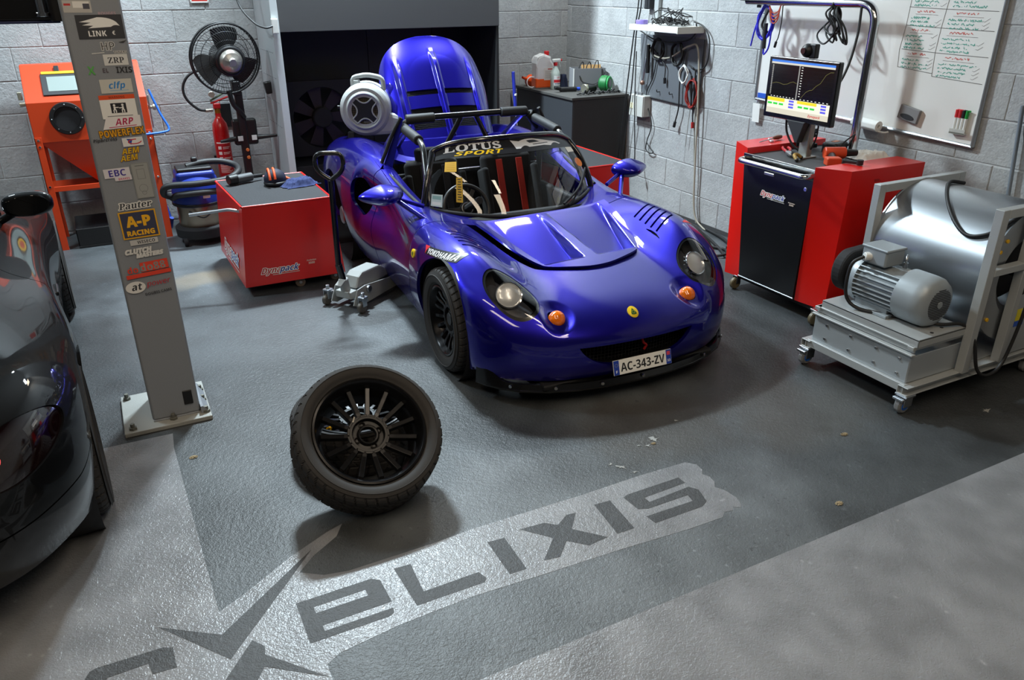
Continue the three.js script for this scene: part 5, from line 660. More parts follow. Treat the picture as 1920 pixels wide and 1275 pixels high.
{ const t = thing('fire_extinguisher', 'red fire extinguisher with black hose on the back wall', 'extinguisher', [-3.63, 0.24, 0.14]);
  part('cylinder', lathe([[0, 0], [0.062, 0.004], [0.068, 0.02], [0.068, 0.55], [0.06, 0.61], [0.036, 0.65], [0.026, 0.67], [0.026, 0.70], [0, 0.70]], 36), phys(0xb40f12, 0.3, 0, { clearcoat: 0.6 }), t); part('neck', cyl(0.024, 0.05, 0, 0.72, 0, 'y', 20), M.brass, t); part('valve_head', [box(0.06, 0.05, 0.05, 0, 0.76, 0, 0.01), mv(rot(box(0.16, 0.014, 0.032, 0.03, 0, 0, 0.005), 0, 0, 0.3), 0, 0.80, 0)], phys(0xa01014, 0.4, 0), t); part('lever', [mv(rot(box(0.13, 0.014, 0.03, 0, 0, 0, 0.005), 0, 0, 0.45), 0.01, 0.835, 0)], std(0x4d5a44, 0.5), t); part('gauge', [cyl(0.026, 0.016, -0.03, 0.86, 0.02, 'z', 20), rod([-0.04, 0.73, 0.02], [-0.10, 0.73, 0.03], 0.014)], M.zinc, t);
  part('hose', tube([[-0.09, 0.73, 0.03], [-0.16, 0.75, 0.04], [-0.24, 0.84, 0.04], [-0.25, 0.94, 0.04], [-0.19, 1.03, 0.05], [-0.08, 1.07, 0.06], [0.05, 1.05, 0.06]], 0.011, 60, 8), M.black, t);
  const m = print(256, 512, (g, w, h) => { g.fillStyle = '#b01216'; g.fillRect(0, 0, w, h); g.fillStyle = '#ead9d2'; g.fillRect(20, 20, 216, 20); for (let i = 0; i < 3; i++) { g.fillRect(40, 80 + i * 80, 50, 46); g.fillRect(110, 90 + i * 80, 110, 10); g.fillRect(110, 112 + i * 80, 90, 8); } for (let i = 0; i < 8; i++) g.fillRect(30, 330 + i * 20, 190 - (i % 3) * 26, 8); }, { roughness: 0.4 });
  part('label', new THREE.CylinderGeometry(0.0686, 0.0686, 0.30, 32, 1, true, -1.1, 2.2).translate(0, 0.32, 0), m, t); part('bracket', [box(0.15, 0.03, 0.01, 0, 0.3, -0.12, 0.002), box(0.03, 0.03, 0.12, 0.06, 0.45, -0.07, 0.002), box(0.10, 0.2, 0.006, 0.08, 0.66, -0.12, 0.002)], M.black, t); }
{ const t = thing('wet_vacuum', 'blue shop vacuum with black hose between the cabinets', 'vacuum', [-3.96, 0, 0.72]);
  part('drum', lathe([[0, 0.12], [0.16, 0.12], [0.175, 0.14], [0.175, 0.30], [0.18, 0.33], [0, 0.33]], 36), std(0x8d7f6e, 0.3, 0.8), t); part('chassis', [lathe([[0.1, 0.06], [0.21, 0.06], [0.215, 0.13], [0.19, 0.15], [0.1, 0.15]], 36)], M.blackMatte, t); part('motor_head', [lathe([[0, 0.32], [0.195, 0.32], [0.2, 0.36], [0.19, 0.46], [0.165, 0.53], [0.1, 0.56], [0, 0.56]], 40), box(0.30, 0.09, 0.24, 0, 0.55, 0, 0.03, 3)], std(0x132a80, 0.4), t); part('top_lid', [box(0.27, 0.035, 0.2, 0, 0.605, 0, 0.014, 2), box(0.05, 0.10, 0.05, 0.02, 0.64, -0.02, 0.016, 2)], M.black, t); part('name_plate', box(0.055, 0.035, 0.006, 0.05, 0.41, 0.196, 0.002), M.paper, t); part('band', lathe([[0.19, 0.32], [0.205, 0.325], [0.205, 0.345], [0.19, 0.35]], 36), M.black, t);
  for (const [x, z] of [[-0.16, 0.14], [0.16, 0.14], [-0.16, -0.14], [0.16, -0.14]]) part('caster', cyl(0.035, 0.03, x, 0.035, z, 'x', 20), M.blackMatte, t);
  part('hose', [tube([[-0.19, 0.40, 0.08], [-0.26, 0.45, 0.14], [-0.22, 0.515, 0.18], [0.0, 0.52, 0.22], [0.22, 0.535, 0.22], [0.33, 0.57, 0.14], [0.33, 0.60, 0.02], [0.22, 0.63, -0.04], [0.08, 0.64, -0.02], [-0.05, 0.62, 0.0]], 0.026, 140, 12), tube([[-0.2, 0.40, 0.1], [-0.15, 0.44, 0.2], [0.05, 0.45, 0.235], [0.26, 0.44, 0.2]], 0.026, 60, 12)], std(0x1b1b1d, 0.55), t); part('cord', tube([[-0.1, 0.30, 0.19], [0.0, 0.24, 0.21], [0.1, 0.29, 0.2], [0.15, 0.22, 0.17]], 0.006, 30, 6), M.cable, t); }
// plastic jug and bits hidden low behind the post
{ const m = solo('wall_sign', [box(0.15, 0.16, 0.004, 0, 0, 0, 0.001)], std(0xb8241c, 0.5), 'red and white fire notice on the back wall', 'sign'); m.position.set(-3.62, 1.905, 0.016); part('sign_border', [box(0.15, 0.012, 0.002, 0, -0.074, 0.003, 0), box(0.012, 0.16, 0.002, -0.069, 0, 0.003, 0), box(0.012, 0.16, 0.002, 0.069, 0, 0.003, 0)], M.paper, m); }
// ---------- dark extraction booth in the back wall ----------
{ const t = thing('extraction_booth', 'dark extraction booth with grey header and white side panel behind the blue car', 'booth', [0, 0, 0]);
  const hd = metricMat(std(0x454547, 0.7), 1), dk = metricMat(std(0x17181a, 0.75), 1);
  part('header', span([-3.165, 1.61, 0.02], [-1.147, CEIL - 0.01, 0.70], 0.004), hd, t); part('side_panel', span([-3.185, 0, 0.01], [-3.125, CEIL - 0.01, 0.705], 0.004), std(0xb9bec0, 0.45), t); part('side_panel', span([-1.175, 0, 0.01], [-1.147, 1.61, 0.69], 0.002), dk, t);
  part('back_panel', span([-3.125, 0, 0.01], [-2.2, 1.61, 0.03], 0.002), dk, t); part('back_panel', span([-2.195, 0, 0.01], [-1.55, 1.61, 0.03], 0.002), dk, t); part('back_panel', span([-1.545, 0, 0.01], [-1.18, 1.61, 0.05], 0.002), std(0x0e0e0f, 0.8), t);
  const dash = []; for (const y of [1.45, 1.25, 1.05, 0.85]) for (let i = 0; i < 8; i++) dash.push(box(0.002, 0.006, 0.03, -3.186, y, 0.12 + i * 0.07, 0)); part('perforations', dash, std(0x8a8f92, 0.6), t).userData.kind = 'stuff';
  const f = part('fan_housing', [extrude([[-0.33, -0.33], [0.33, -0.33], [0.33, 0.33], [-0.33, 0.33]], 0.06, 0.004, [circlePts(0.27, 40)]).translate(-2.74, 0.85, 0.22)], M.blackMatte, t); for (let i = 0; i < 7; i++) { const g = extrude([[0.06, -0.03], [0.255, -0.075], [0.265, 0.05], [0.06, 0.03]], 0.006, 0.001); const b = shade(new THREE.Mesh(g, std(0x1d100f, 0.6))); b.name = numbered('blade'); b.position.set(-2.74, 0.85, 0.20); b.rotation.set(0, 0, i / 7 * 6.2832); f.add(b); }
  part('fan_motor', cyl(0.09, 0.12, -2.74, 0.85, 0.22, 'z', 24), M.blackMatte, f); part('fan_tray', span([-3.08, 0.2, 0.05], [-2.38, 0.48, 0.5], 0.01), std(0x1c1d1f, 0.7), t); }
{ const t = thing('junction_box', 'small white junction box with black cable beside the booth header', 'junction box', [-3.165, 1.66, 0.71]); part('box', box(0.05, 0.11, 0.03, 0, 0, 0.016, 0.005), M.white, t); part('cable', tube([[-0.02, 0.0, 0.03], [-0.08, -0.01, 0.03], [-0.15, 0.03, -0.05], [-0.22, 0.16, -0.2], [-0.24, 0.40, -0.3]], 0.008, 40, 8), M.cable, t); }

// ---------- grey air mover standing on the car's tail ----------
{ const t = thing('air_mover', 'round grey air mover standing on the tail of the blue car', 'air mover', [-2.705, 0.885, 1.53], -0.42); const gm = std(0x9da0a0, 0.5), c = 0.205;
  part('volute', [lathe([[0.10, 0.12], [0.165, 0.12], [0.188, 0.10], [0.196, 0.05], [0.196, -0.10], [0.18, -0.13], [0, -0.13]], 48).rotateX(Math.PI / 2).translate(0, c, 0), extrude([[0.02, 0.01], [0.30, 0.03], [0.30, 0.155], [0.16, 0.19], [0, 0.2], [-0.05, 0.1]], 0.2, 0.03).translate(0, 0, -0.1)], gm, t);
  part('outlet', [box(0.012, 0.085, 0.13, 0.298, 0.092, 0, 0.003)], M.blackMatte, t); part('handle', [pipe([[-0.09, 0.375, 0], [-0.09, 0.435, 0], [0.02, 0.455, 0], [0.14, 0.43, 0], [0.14, 0.34, 0]], 0.018, 0.04, 10), box(0.05, 0.05, 0.05, -0.06, 0.395, 0, 0.012)], gm, t);
  part('intake', [cyl(0.124, 0.01, 0, c, 0.09, 'z', 40)], std(0x6d6250, 0.8), t); part('intake_ring', lathe([[0.118, 0.10], [0.118, 0.128], [0.128, 0.136], [0.14, 0.128], [0.144, 0.12]], 48).rotateX(Math.PI / 2).translate(0, c, 0), gm, t);
  const mesh = []; for (let i = -7; i <= 7; i++) { const l = Math.sqrt(0.0139 - (i * 0.0155) ** 2); mesh.push(mv(box(2 * l, 0.003, 0.003, 0, 0, 0, 0), 0, c + i * 0.0155, 0.105), mv(box(0.003, 2 * l, 0.003, 0, 0, 0, 0), i * 0.0155, c, 0.105)); } part('intake_mesh', mesh, std(0x3a372f, 0.8), t).userData.kind = 'stuff';
  const P = []; for (let k = 0; k < 4; k++) { const a = Math.PI / 4 + k * Math.PI / 2; for (const [r, d] of [[0.058, -0.62], [0.072, -0.36], [0.112, -0.20], [0.112, 0.20], [0.072, 0.36], [0.058, 0.62]]) P.push([r * Math.cos(a + d), r * Math.sin(a + d)]); }
  part('motor_cover', extrude(P.map(([x, y]) => [x * 0.93, y * 0.93]), 0.012, 0.003).translate(0, c, 0.112), M.black, t); part('motor_frame', tube(P.map(([x, y]) => [x, c + y, 0.122]), 0.0058, 160, 8, true, 0.1), gm, t);
  for (const [x, z] of [[-0.12, 0.09], [-0.12, -0.09], [0.2, 0]]) part('foot', box(0.05, 0.05, 0.04, x, 0.022, z, 0.008), M.rubber, t); part('knob', cyl(0.012, 0.02, -0.205, c + 0.02, 0.04, 'x', 12), M.black, t); }

// ---------- corner cabinet and what stands on it ----------
{ const t = thing('corner_cabinet', 'waist-high dark grey cabinet in the corner of the room', 'cabinet', [-0.33, 0, 0.63]); const s1 = metricMat(std(0x34373c, 0.6), 2), s2 = metricMat(std(0x2e2e2f, 0.7), 2);
  part('carcass', [span([-0.30, 0.02, -0.56], [0.30, 0.975, 0.55], 0.003)], s2, t); part('side_panel', [span([-0.31, 0.02, 0.0], [-0.298, 0.972, 0.56], 0.002)], s1, t); part('side_panel', [span([-0.31, 0.02, -0.56], [-0.298, 0.972, -0.003], 0.002)], s1, t); part('worktop', span([-0.325, 0.975, -0.57], [0.31, 1.0, 0.575], 0.004), metricMat(std(0x454442, 0.75, 0, { bumpMap: lumpTex, bumpScale: 0.001 }), 3), t); part('end_panel', span([-0.30, 0.02, 0.55], [0.305, 0.972, 0.562], 0.002), s2, t); }
{ const t = thing('jug', 'white plastic jug half full of orange fluid on the corner cabinet', 'jug', [-0.52, 1.0, 0.42], -0.15); const hd = phys(0xf0efee, 0.35, 0, { transmission: 0.35, thickness: 0 });
  part('body', [extrude([[-0.10, 0], [0.10, 0], [0.105, 0.02], [0.105, 0.20], [0.06, 0.27], [0.055, 0.30], [-0.02, 0.33], [-0.085, 0.30], [-0.105, 0.24], [-0.105, 0.02]], 0.14, 0.02, [circlePts(0.034, 20, -0.05, 0.245, 0.046)]).translate(0, 0, -0.07)], hd, t); part('fluid', [box(0.206, 0.10, 0.136, 0, 0.056, 0, 0.016, 2)], phys(0xe8581c, 0.3, 0, {}), t).scale.set(1.03, 1, 1.04); part('cap', cyl(0.026, 0.04, 0.03, 0.33, 0, 'y', 20), std(0xc4161c, 0.4), t);
  part('label', plane(0.10, 0.115, 0.03, 0.14, 0.0712), print(128, 144, (g) => { g.fillStyle = '#d9cfc8'; g.fillRect(0, 0, 128, 144); g.fillStyle = '#b3262a'; g.fillRect(50, 8, 60, 12); g.fillStyle = '#8d8580'; for (let i = 0; i < 9; i++) g.fillRect(12, 32 + i * 11, 100 - (i % 3) * 14, 4); }), t); part('grip_ring', mv(new THREE.TorusGeometry(0.05, 0.006, 8, 30), -0.125, 0.06, 0), hd, t); }
{ const t = thing('spray_bottle', 'clear spray bottle with red trigger head in front of the white jug', 'bottle', [-0.455, 1.0, 0.545], 0.2); part('body', lathe([[0, 0], [0.044, 0], [0.048, 0.01], [0.048, 0.135], [0.042, 0.165], [0.02, 0.205], [0.016, 0.22], [0, 0.22]], 28), phys(0xd8e4dc, 0.25, 0, { transmission: 0.4, thickness: 0 }), t); part('collar', cyl(0.02, 0.03, 0, 0.235, 0, 'y', 16), std(0xc4161c, 0.4), t); part('trigger_head', [box(0.10, 0.03, 0.03, 0.01, 0.268, 0, 0.008), mv(rot(box(0.012, 0.06, 0.02, 0, 0, 0, 0.004), 0, 0, 0.4), 0.045, 0.235, 0)], M.white, t); part('nozzle', cyl(0.012, 0.018, 0.068, 0.268, 0, 'x', 12), std(0xc4161c, 0.4), t);
  part('label', new THREE.CylinderGeometry(0.0486, 0.0486, 0.09, 24, 1, true, -1.0, 2.0).translate(0, 0.085, 0), print(128, 96, (g) => { g.fillStyle = '#e6e6e4'; g.fillRect(0, 0, 128, 96); g.fillStyle = '#d0222c'; g.fillRect(0, 40, 128, 30); txt(g, 'GTX', 64, 20, 'bold 24px sans-serif', '#c33'); g.fillStyle = '#335'; g.fillRect(10, 78, 108, 8); }), t); }
{ const t = thing('orange_funnel', 'orange plastic funnel lying behind the white jug', 'funnel', [-0.56, 1.0, 0.20], 0.4); part('cone', rot(lathe([[0.012, 0.12], [0.016, 0.05], [0.06, 0.0], [0.062, -0.01], [0.056, 0.0], [0.012, 0.05]], 28), 0, 0, 1.25).translate(0, 0.055, 0), std(0xe2501a, 0.4), t); }
{ const t = thing('cardboard_box', 'open grey cardboard box full of cables on the corner cabinet', 'box', [-0.194, 1.0, 0.718], -0.285); const m = std(0x6f7073, 0.8), w = 0.16, d = 0.08, h = 0.205; part('wall', box(0.32, h, 0.005, 0, h / 2, d, 0.001), m, t); part('wall', box(0.32, h, 0.005, 0, h / 2, -d, 0.001), m, t); part('wall', box(0.005, h, 0.16, -w, h / 2, 0, 0.001), std(0x7b7c7f, 0.8), t); part('wall', box(0.005, h, 0.16, w, h / 2, 0, 0.001), m, t); part('base', box(0.32, 0.005, 0.16, 0, 0.003, 0, 0.001), m, t); part('corner_tape', box(0.012, h, 0.003, -w + 0.003, h / 2, d + 0.003, 0.001), M.paper, t); part('inner_card', mv(rot(box(0.2, 0.12, 0.004, 0, 0, 0, 0.001), -0.3), 0.05, 0.17, -0.03), std(0xa98455, 0.9), t);
  const r = rng(21), c = []; for (let i = 0; i < 3; i++) { const x = -0.10 + 0.075 * i; c.push(tube([[x, 0.05, 0], [x + 0.01, 0.2, 0.02], [x + 0.03 + 0.04 * r(), 0.245 + 0.03 * r(), 0], [x + 0.07, 0.21, -0.02], [x + 0.05, 0.06, 0]], 0.005, 30, 6)); } part('cable_tangle', c, M.cable, t).userData.kind = 'stuff'; part('loose_cable', tube([[-0.10, 0.14, 0.088], [-0.08, 0.09, 0.09], [-0.02, 0.065, 0.095], [0.06, 0.06, 0.09], [0.12, 0.12, 0.088], [0.125, 0.2, 0.086]], 0.004, 30, 6), M.cable, t); }
{ const t = thing('round_tool', 'round green power tool with black grip beside the grey box', 'power tool', [-0.14, 1.0, 0.96], 0.6); part('body', [lathe([[0, 0.05], [0.05, 0.05], [0.072, 0.03], [0.075, 0.0], [0.072, -0.03], [0.05, -0.05], [0, -0.05]], 32).rotateX(Math.PI / 2).translate(0, 0.078, 0)], M.greenDark, t); part('guard_ring', mv(new THREE.TorusGeometry(0.062, 0.008, 8, 36), 0, 0.078, 0.045), std(0x2a9a52, 0.4), t); part('face', cyl(0.04, 0.01, 0, 0.078, 0.052, 'z', 24), M.greyBox, t); part('grip', rod([0.03, 0.13, -0.01], [0.10, 0.155, -0.03], 0.024, 14), M.black, t); part('cord', tube([[0.09, 0.14, -0.03], [0.15, 0.13, -0.02], [0.165, 0.06, 0.0], [0.14, 0.012, 0.02], [0.2, 0.01, 0.05]].map(([x, y, z]) => [x * 0.72, y, z]), 0.005, 30, 6), M.cable, t); }
{ const t = thing('black_torch', 'black flashlight with ring beside the green tool', 'torch', [-0.29, 1.0, 0.93], 0.3); part('barrel', cyl(0.03, 0.14, 0, 0.032, 0, 'x', 20), M.black, t); part('lens_ring', cyl(0.04, 0.03, -0.075, 0.042, 0, 'x', 24), M.zinc, t); }
{ const t = thing('yellow_carton', 'small yellow carton in front of the grey box', 'carton', [-0.30, 1.0, 0.855], 0.4); part('body', mv(rot(box(0.06, 0.05, 0.04, 0, 0, 0, 0.003), 0, 0, 0.2), 0, 0.033, 0), std(0xd9be6a, 0.7), t); }
{ const t = thing('hand_tool', 'black handled tool lying at the front of the corner cabinet', 'power tool', [-0.48, 1.0, 0.80], -0.25); part('body', [cyl(0.022, 0.17, 0.02, 0.026, 0, 'x', 16), rod([-0.05, 0.03, 0], [-0.12, 0.045, 0.02], 0.018, 12)], M.black, t); part('nozzle', cyl(0.016, 0.04, 0.12, 0.026, 0, 'x', 16), M.blue, t); }
{ const t = thing('cable_heap', 'heap of small black cables along the front of the corner cabinet', 'cables', [-0.3, 1.0, 1.08]); const r = rng(77), c = []; for (let i = 0; i < 9; i++) { const x = -0.24 + 0.055 * i; c.push(tube([[x, 0.012, 0.05 * r()], [x + 0.03, 0.02 + 0.03 * r(), 0.04 * r()], [x + 0.06, 0.014, -0.06 * r()], [x + 0.10, 0.012, 0.04 * r()]].map(([a, y, z]) => [Math.min(a, 0.26), y, z]), 0.007, 16, 6)); } part('cables', c, M.cable, t).userData.kind = 'stuff'; }
{ const t = thing('cloth_bundle', 'dark blue and black bundle behind the spray bottle', 'bundle', [-0.34, 1.0, 0.50], 0.1); const m = part('cloth', rumpled(0.10, 0.10, 0.18, 7), std(0x1e2640, 0.9), t); m.material.side = THREE.DoubleSide; }
{ const t = thing('broom', 'broom stick, blue above and white below, leaning beside the booth', 'broom', [-0.985, 0, 0.72]); part('lower_stick', rod([0.03, 0.03, 0.03], [0.012, 0.88, -0.04], 0.012), M.white, t); part('upper_stick', rod([0.0125, 0.88, -0.04], [0.0, 1.20, -0.06], 0.016), std(0x2331a0, 0.45), t); part('band', rod([0.0128, 0.98, -0.044], [0.0122, 1.0, -0.046], 0.0175), M.white, t); part('head', [box(0.28, 0.05, 0.06, 0.03, 0.07, 0.03, 0.01), box(0.27, 0.05, 0.05, 0.03, 0.025, 0.03, 0.004)], M.blue, t); }
{ const t = thing('squeegee', 'black blade-shaped scraper leaning beside the blue broom stick', 'scraper', [-1.06, 0, 0.75]); part('blade', extrude([[-0.012, 0], [0.10, 0], [0.09, 0.55], [0.05, 0.80], [0.0, 1.02], [-0.005, 0.7]], 0.01, 0.002), M.black, t); }

// ---------- right wall: panel, shelf, cables ----------
const WX = -0.0095;   // face of the blocks
{ const t = thing('tool_panel', 'grey metal tool panel on the right wall under the white shelf', 'panel', [WX, 1.2, 1.80]); part('board', hexa([[-0.014, -0.19, -0.40], [0, -0.19, -0.40], [0, -0.21, 0.42], [-0.014, -0.21, 0.42], [-0.014, 0.34, -0.46], [0, 0.34, -0.46], [0, 0.34, 0.43], [-0.014, 0.34, 0.43]]), metricMat(std(0x74787e, 0.45, 0.3), 1), t); part('edge', [rod([-0.016, -0.19, -0.40], [-0.016, -0.21, 0.42], 0.006), rod([-0.016, -0.21, 0.42], [-0.016, 0.34, 0.43], 0.005)], M.dark, t); for (const [y, z] of [[-0.13, -0.12], [-0.13, 0.06], [0.22, -0.25], [0.22, 0.12], [0.1, 0.36]]) part('hook', tube([[-0.014, y, z], [-0.045, y, z], [-0.05, y + 0.02, z]], 0.004, 10, 6), M.black, t); }
{ const t = thing('wall_shelf', 'white box shelf on the right wall carrying tangled cables', 'shelf', [WX, 1.60, 1.83]); part('board', span([-0.27, -0.012, -0.32], [0, 0.036, 0.36], 0.004), M.white, t); part('side', span([-0.275, -0.014, 0.352], [0.0, 0.038, 0.366], 0.002), std(0xc9c8be, 0.5), t); }
{ const t = thing('cable_tangle', 'tangled black cables heaped on the white wall shelf', 'cables', [-0.15, 1.637, 1.93]); const r = rng(5), c = []; for (let i = 0; i < 26; i++) { const p = [], cx = (r() - 0.5) * 0.10, cz = (r() - 0.5) * 0.34, R = 0.03 + 0.05 * r(), tl = (r() - 0.5) * 1.4; for (let k = 0; k < 9; k++) { const a = k / 9 * 6.283 * 1.3 + i; p.push([clamp(cx + R * Math.cos(a), -0.11, 0.11), 0.006 + 0.045 * r() + Math.max(0, R * Math.sin(a) * Math.sin(tl)) + (i > 20 ? 0.04 + 0.05 * r() : 0), cz + R * Math.sin(a) * 1.3]); } c.push(tube(p, 0.004, 60, 6)); } part('cables', c, M.cable, t).userData.kind = 'stuff'; }
{ const t = thing('tape_roll', 'purple tape roll at the left end of the white shelf', 'tape', [-0.21, 1.637, 1.60]); part('roll', lathe([[0.022, 0], [0.05, 0], [0.052, 0.004], [0.052, 0.03], [0.05, 0.034], [0.022, 0.034], [0.022, 0]], 28), std(0x8a78c8, 0.5), t); }
{ const t = thing('electrical_box', 'pale grey electrical box under the cables on the right wall', 'electrical box', [WX, 0.83, 1.43]); part('case', [span([-0.085, 0, -0.105], [0, 0.19, 0.115], 0.01)], std(0xb5b6b1, 0.5), t); part('lid', span([-0.092, 0.0, -0.10], [-0.083, 0.185, 0.11], 0.004), std(0xbdbeb9, 0.45), t); part('label', box(0.003, 0.05, 0.05, -0.094, 0.09, -0.06, 0.001), std(0xe6e1c0, 0.6), t, 'pale label with warning mark'); part('gland', [box(0.02, 0.03, 0.1, -0.06, 0.20, 0.0, 0.004)], M.greyBox, t); }
{ const t = thing('conduit', 'grey cable conduit running down the right wall to the tool panel', 'conduit', [WX, 0, 1.57]); part('channel', [span([-0.035, 1.64, -0.03], [0, 2.49, 0.03], 0.004)], std(0x9fa2a2, 0.5), t); part('socket', box(0.06, 0.1, 0.08, -0.03, 1.80, -0.11, 0.01), M.dark, t); }
const onWall = (pts, d = 0.03) => pts.map(([z, y], i) => [WX - d, y, z]);
function cord(label, pts, r, mat = M.cable, end, d = 0.03, name = 'hanging_cable') { const t = thing(name, label, 'cable', [0, 0, 0]); part('lead', tube(onWall(pts, d), r, Math.max(40, pts.length * 12), 7), mat, t); if (end) { const [z, y] = pts[pts.length - 1], [z0, y0] = pts[pts.length - 2], l = Math.hypot(z - z0, y - y0), k = 0.05 / l; part('plug', rod([WX - d, y, z], [WX - d, y + (y - y0) * k, z + (z - z0) * k], 0.013, 10), end === 1 ? M.black : end, t); } return t; }
cord('leftmost long black cable hanging past the electrical box', [[1.41, 2.40], [1.41, 1.82], [1.36, 1.51], [1.28, 0.89], [1.22, 0.40]], 0.006, M.cable, 0, 0.11);
cord('second long black cable from the left, hanging across the electrical box', [[1.46, 2.40], [1.46, 1.82], [1.41, 1.56], [1.38, 1.05], [1.29, 0.40]], 0.006, M.cable, 0, 0.115);
cord('black cable hanging straight down right of the electrical box, plug near the floor', [[1.42, 1.40], [1.44, 0.96], [1.49, 0.5], [1.50, 0.43], [1.53, 0.36]], 0.005, M.cable, 1, 0.11);
cord('thin black cable doubled back on itself below the electrical box', [[1.63, 1.40], [1.59, 1.2], [1.50, 1.01], [1.61, 0.78], [1.56, 0.62], [1.55, 0.54], [1.61, 0.51], [1.67, 0.53], [1.61, 0.56], [1.56, 0.60]], 0.005);
cord('black cable with square plug hanging below the middle of the tool panel', [[2.03, 1.44], [1.99, 1.2], [2.0, 0.98], [1.97, 0.85]], 0.006, M.cable, 1, 0.045);
cord('short black cable with plug hanging on the tool panel, left of the middle', [[1.55, 1.45], [1.66, 1.37], [1.76, 1.30], [1.77, 1.20]], 0.005, M.cable, 1, 0.04);
cord('grey cable looping across the tool panel and down to the floor', [[1.51, 1.46], [1.61, 1.375], [1.82, 1.37], [2.08, 1.48], [2.2, 1.45], [2.26, 1.01], [2.29, 0.57], [2.34, 0.13], [2.46, 0.02], [2.56, 0.015]], 0.008, std(0xa09a8c, 0.6), 0, 0.05);
cord('grey cable beside the looping one, ending at the skirting', [[2.22, 1.2], [2.22, 0.87], [2.28, 0.43], [2.30, 0.2], [2.36, 0.03]], 0.006, std(0x8d8a80, 0.6), 0, 0.035);
cord('red-ended test lead hanging below the right end of the tool panel', [[2.19, 1.30], [2.2, 0.98], [2.21, 0.88]], 0.006, M.cable, std(0x9c1614, 0.5), 0.05);
cord('black sagging cable from the shelf across the tool panel', [[1.41, 1.57], [1.62, 1.51], [1.88, 1.50], [2.09, 1.53], [2.18, 1.60], [2.17, 1.66]], 0.006, M.cable, 0, 0.07);
cord('black cable arching off the right end of the shelf', [[2.10, 1.67], [2.22, 1.64], [2.30, 1.56], [2.32, 1.45], [2.29, 1.34], [2.19, 1.30], [2.08, 1.33]], 0.006, M.cable, 0, 0.035);
cord('thin grey wire hanging from the right end of the tool panel', [[2.14, 1.0], [2.13, 0.85], [2.12, 0.66]], 0.003, std(0x8a8a86, 0.6), 0, 0.03);
function coil(label, y, z, ry, rz, n, r, mat, seed, d = 0.05, cat = 'cable coil') { const t = thing('cable_coil', label, cat, [WX - d, y, z]), q = rng(seed), c = []; for (let i = 0; i < n; i++) { const p = [], a = 0.9 + 0.2 * q(), b = 0.9 + 0.2 * q(), o = (q() - 0.5) * 0.03; for (let k = 0; k < 14; k++) { const h = k / 14 * 6.283; p.push([o + 0.008 * Math.sin(3 * h + i), ry * b * Math.sin(h), rz * a * Math.cos(h)]); } c.push(tube(p, r, 60, 6, true)); } part('turns', c, mat, t); return t; }
coil('black cable coil hung at the left of the tool panel', 1.43, 1.66, 0.085, 0.075, 6, 0.006, M.cable, 1); coil('black cable coil hung at the middle of the tool panel', 1.41, 1.93, 0.09, 0.075, 6, 0.006, M.cable, 2);
coil('white cable coil hung on the tool panel', 1.25, 2.04, 0.075, 0.05, 3, 0.006, M.paper, 3); { const t = coil('red and black cable coil at the right end of the tool panel', 1.11, 2.17, 0.11, 0.065, 4, 0.006, std(0x8d1d14, 0.5), 4); part('probe', [rod([0, 0.14, -0.02], [0, -0.1, 0.0], 0.007), rod([0, 0.15, 0.03], [0, -0.13, 0.03], 0.008), rod([0, 0.1, -0.05], [0, -0.06, 0.0], 0.006)], M.black, t); }
{ const t = thing('soldering_grip', 'long black tool grip hanging left of the first coil on the tool panel', 'tool', [WX - 0.06, 1.33, 1.53]); part('grip', rod([0, 0.13, 0], [0, -0.11, 0.01], 0.018, 12), M.black, t); part('tip', rod([0, 0.02, -0.02], [0, -0.2, -0.06], 0.007, 8), M.alu, t); part('copper_end', mv(new THREE.SphereGeometry(0.022, 16, 12), 0, -0.20, -0.06), std(0x8a6a5c, 0.4, 0.5), t); }
{ const t = thing('paper_tag', 'white paper tag hanging on the wall left of the screen', 'tag', [WX - 0.03, 1.05, 2.92]); part('sheet', mv(rot(box(0.001, 0.14, 0.075, 0, 0, 0, 0), 0, 0, 0.06), 0, 0, 0), M.paper, t); part('hook', tube([[0.02, 0.09, 0.0], [0, 0.10, 0.01], [0, 0.07, 0]], 0.004, 12, 6), M.steel, t); }

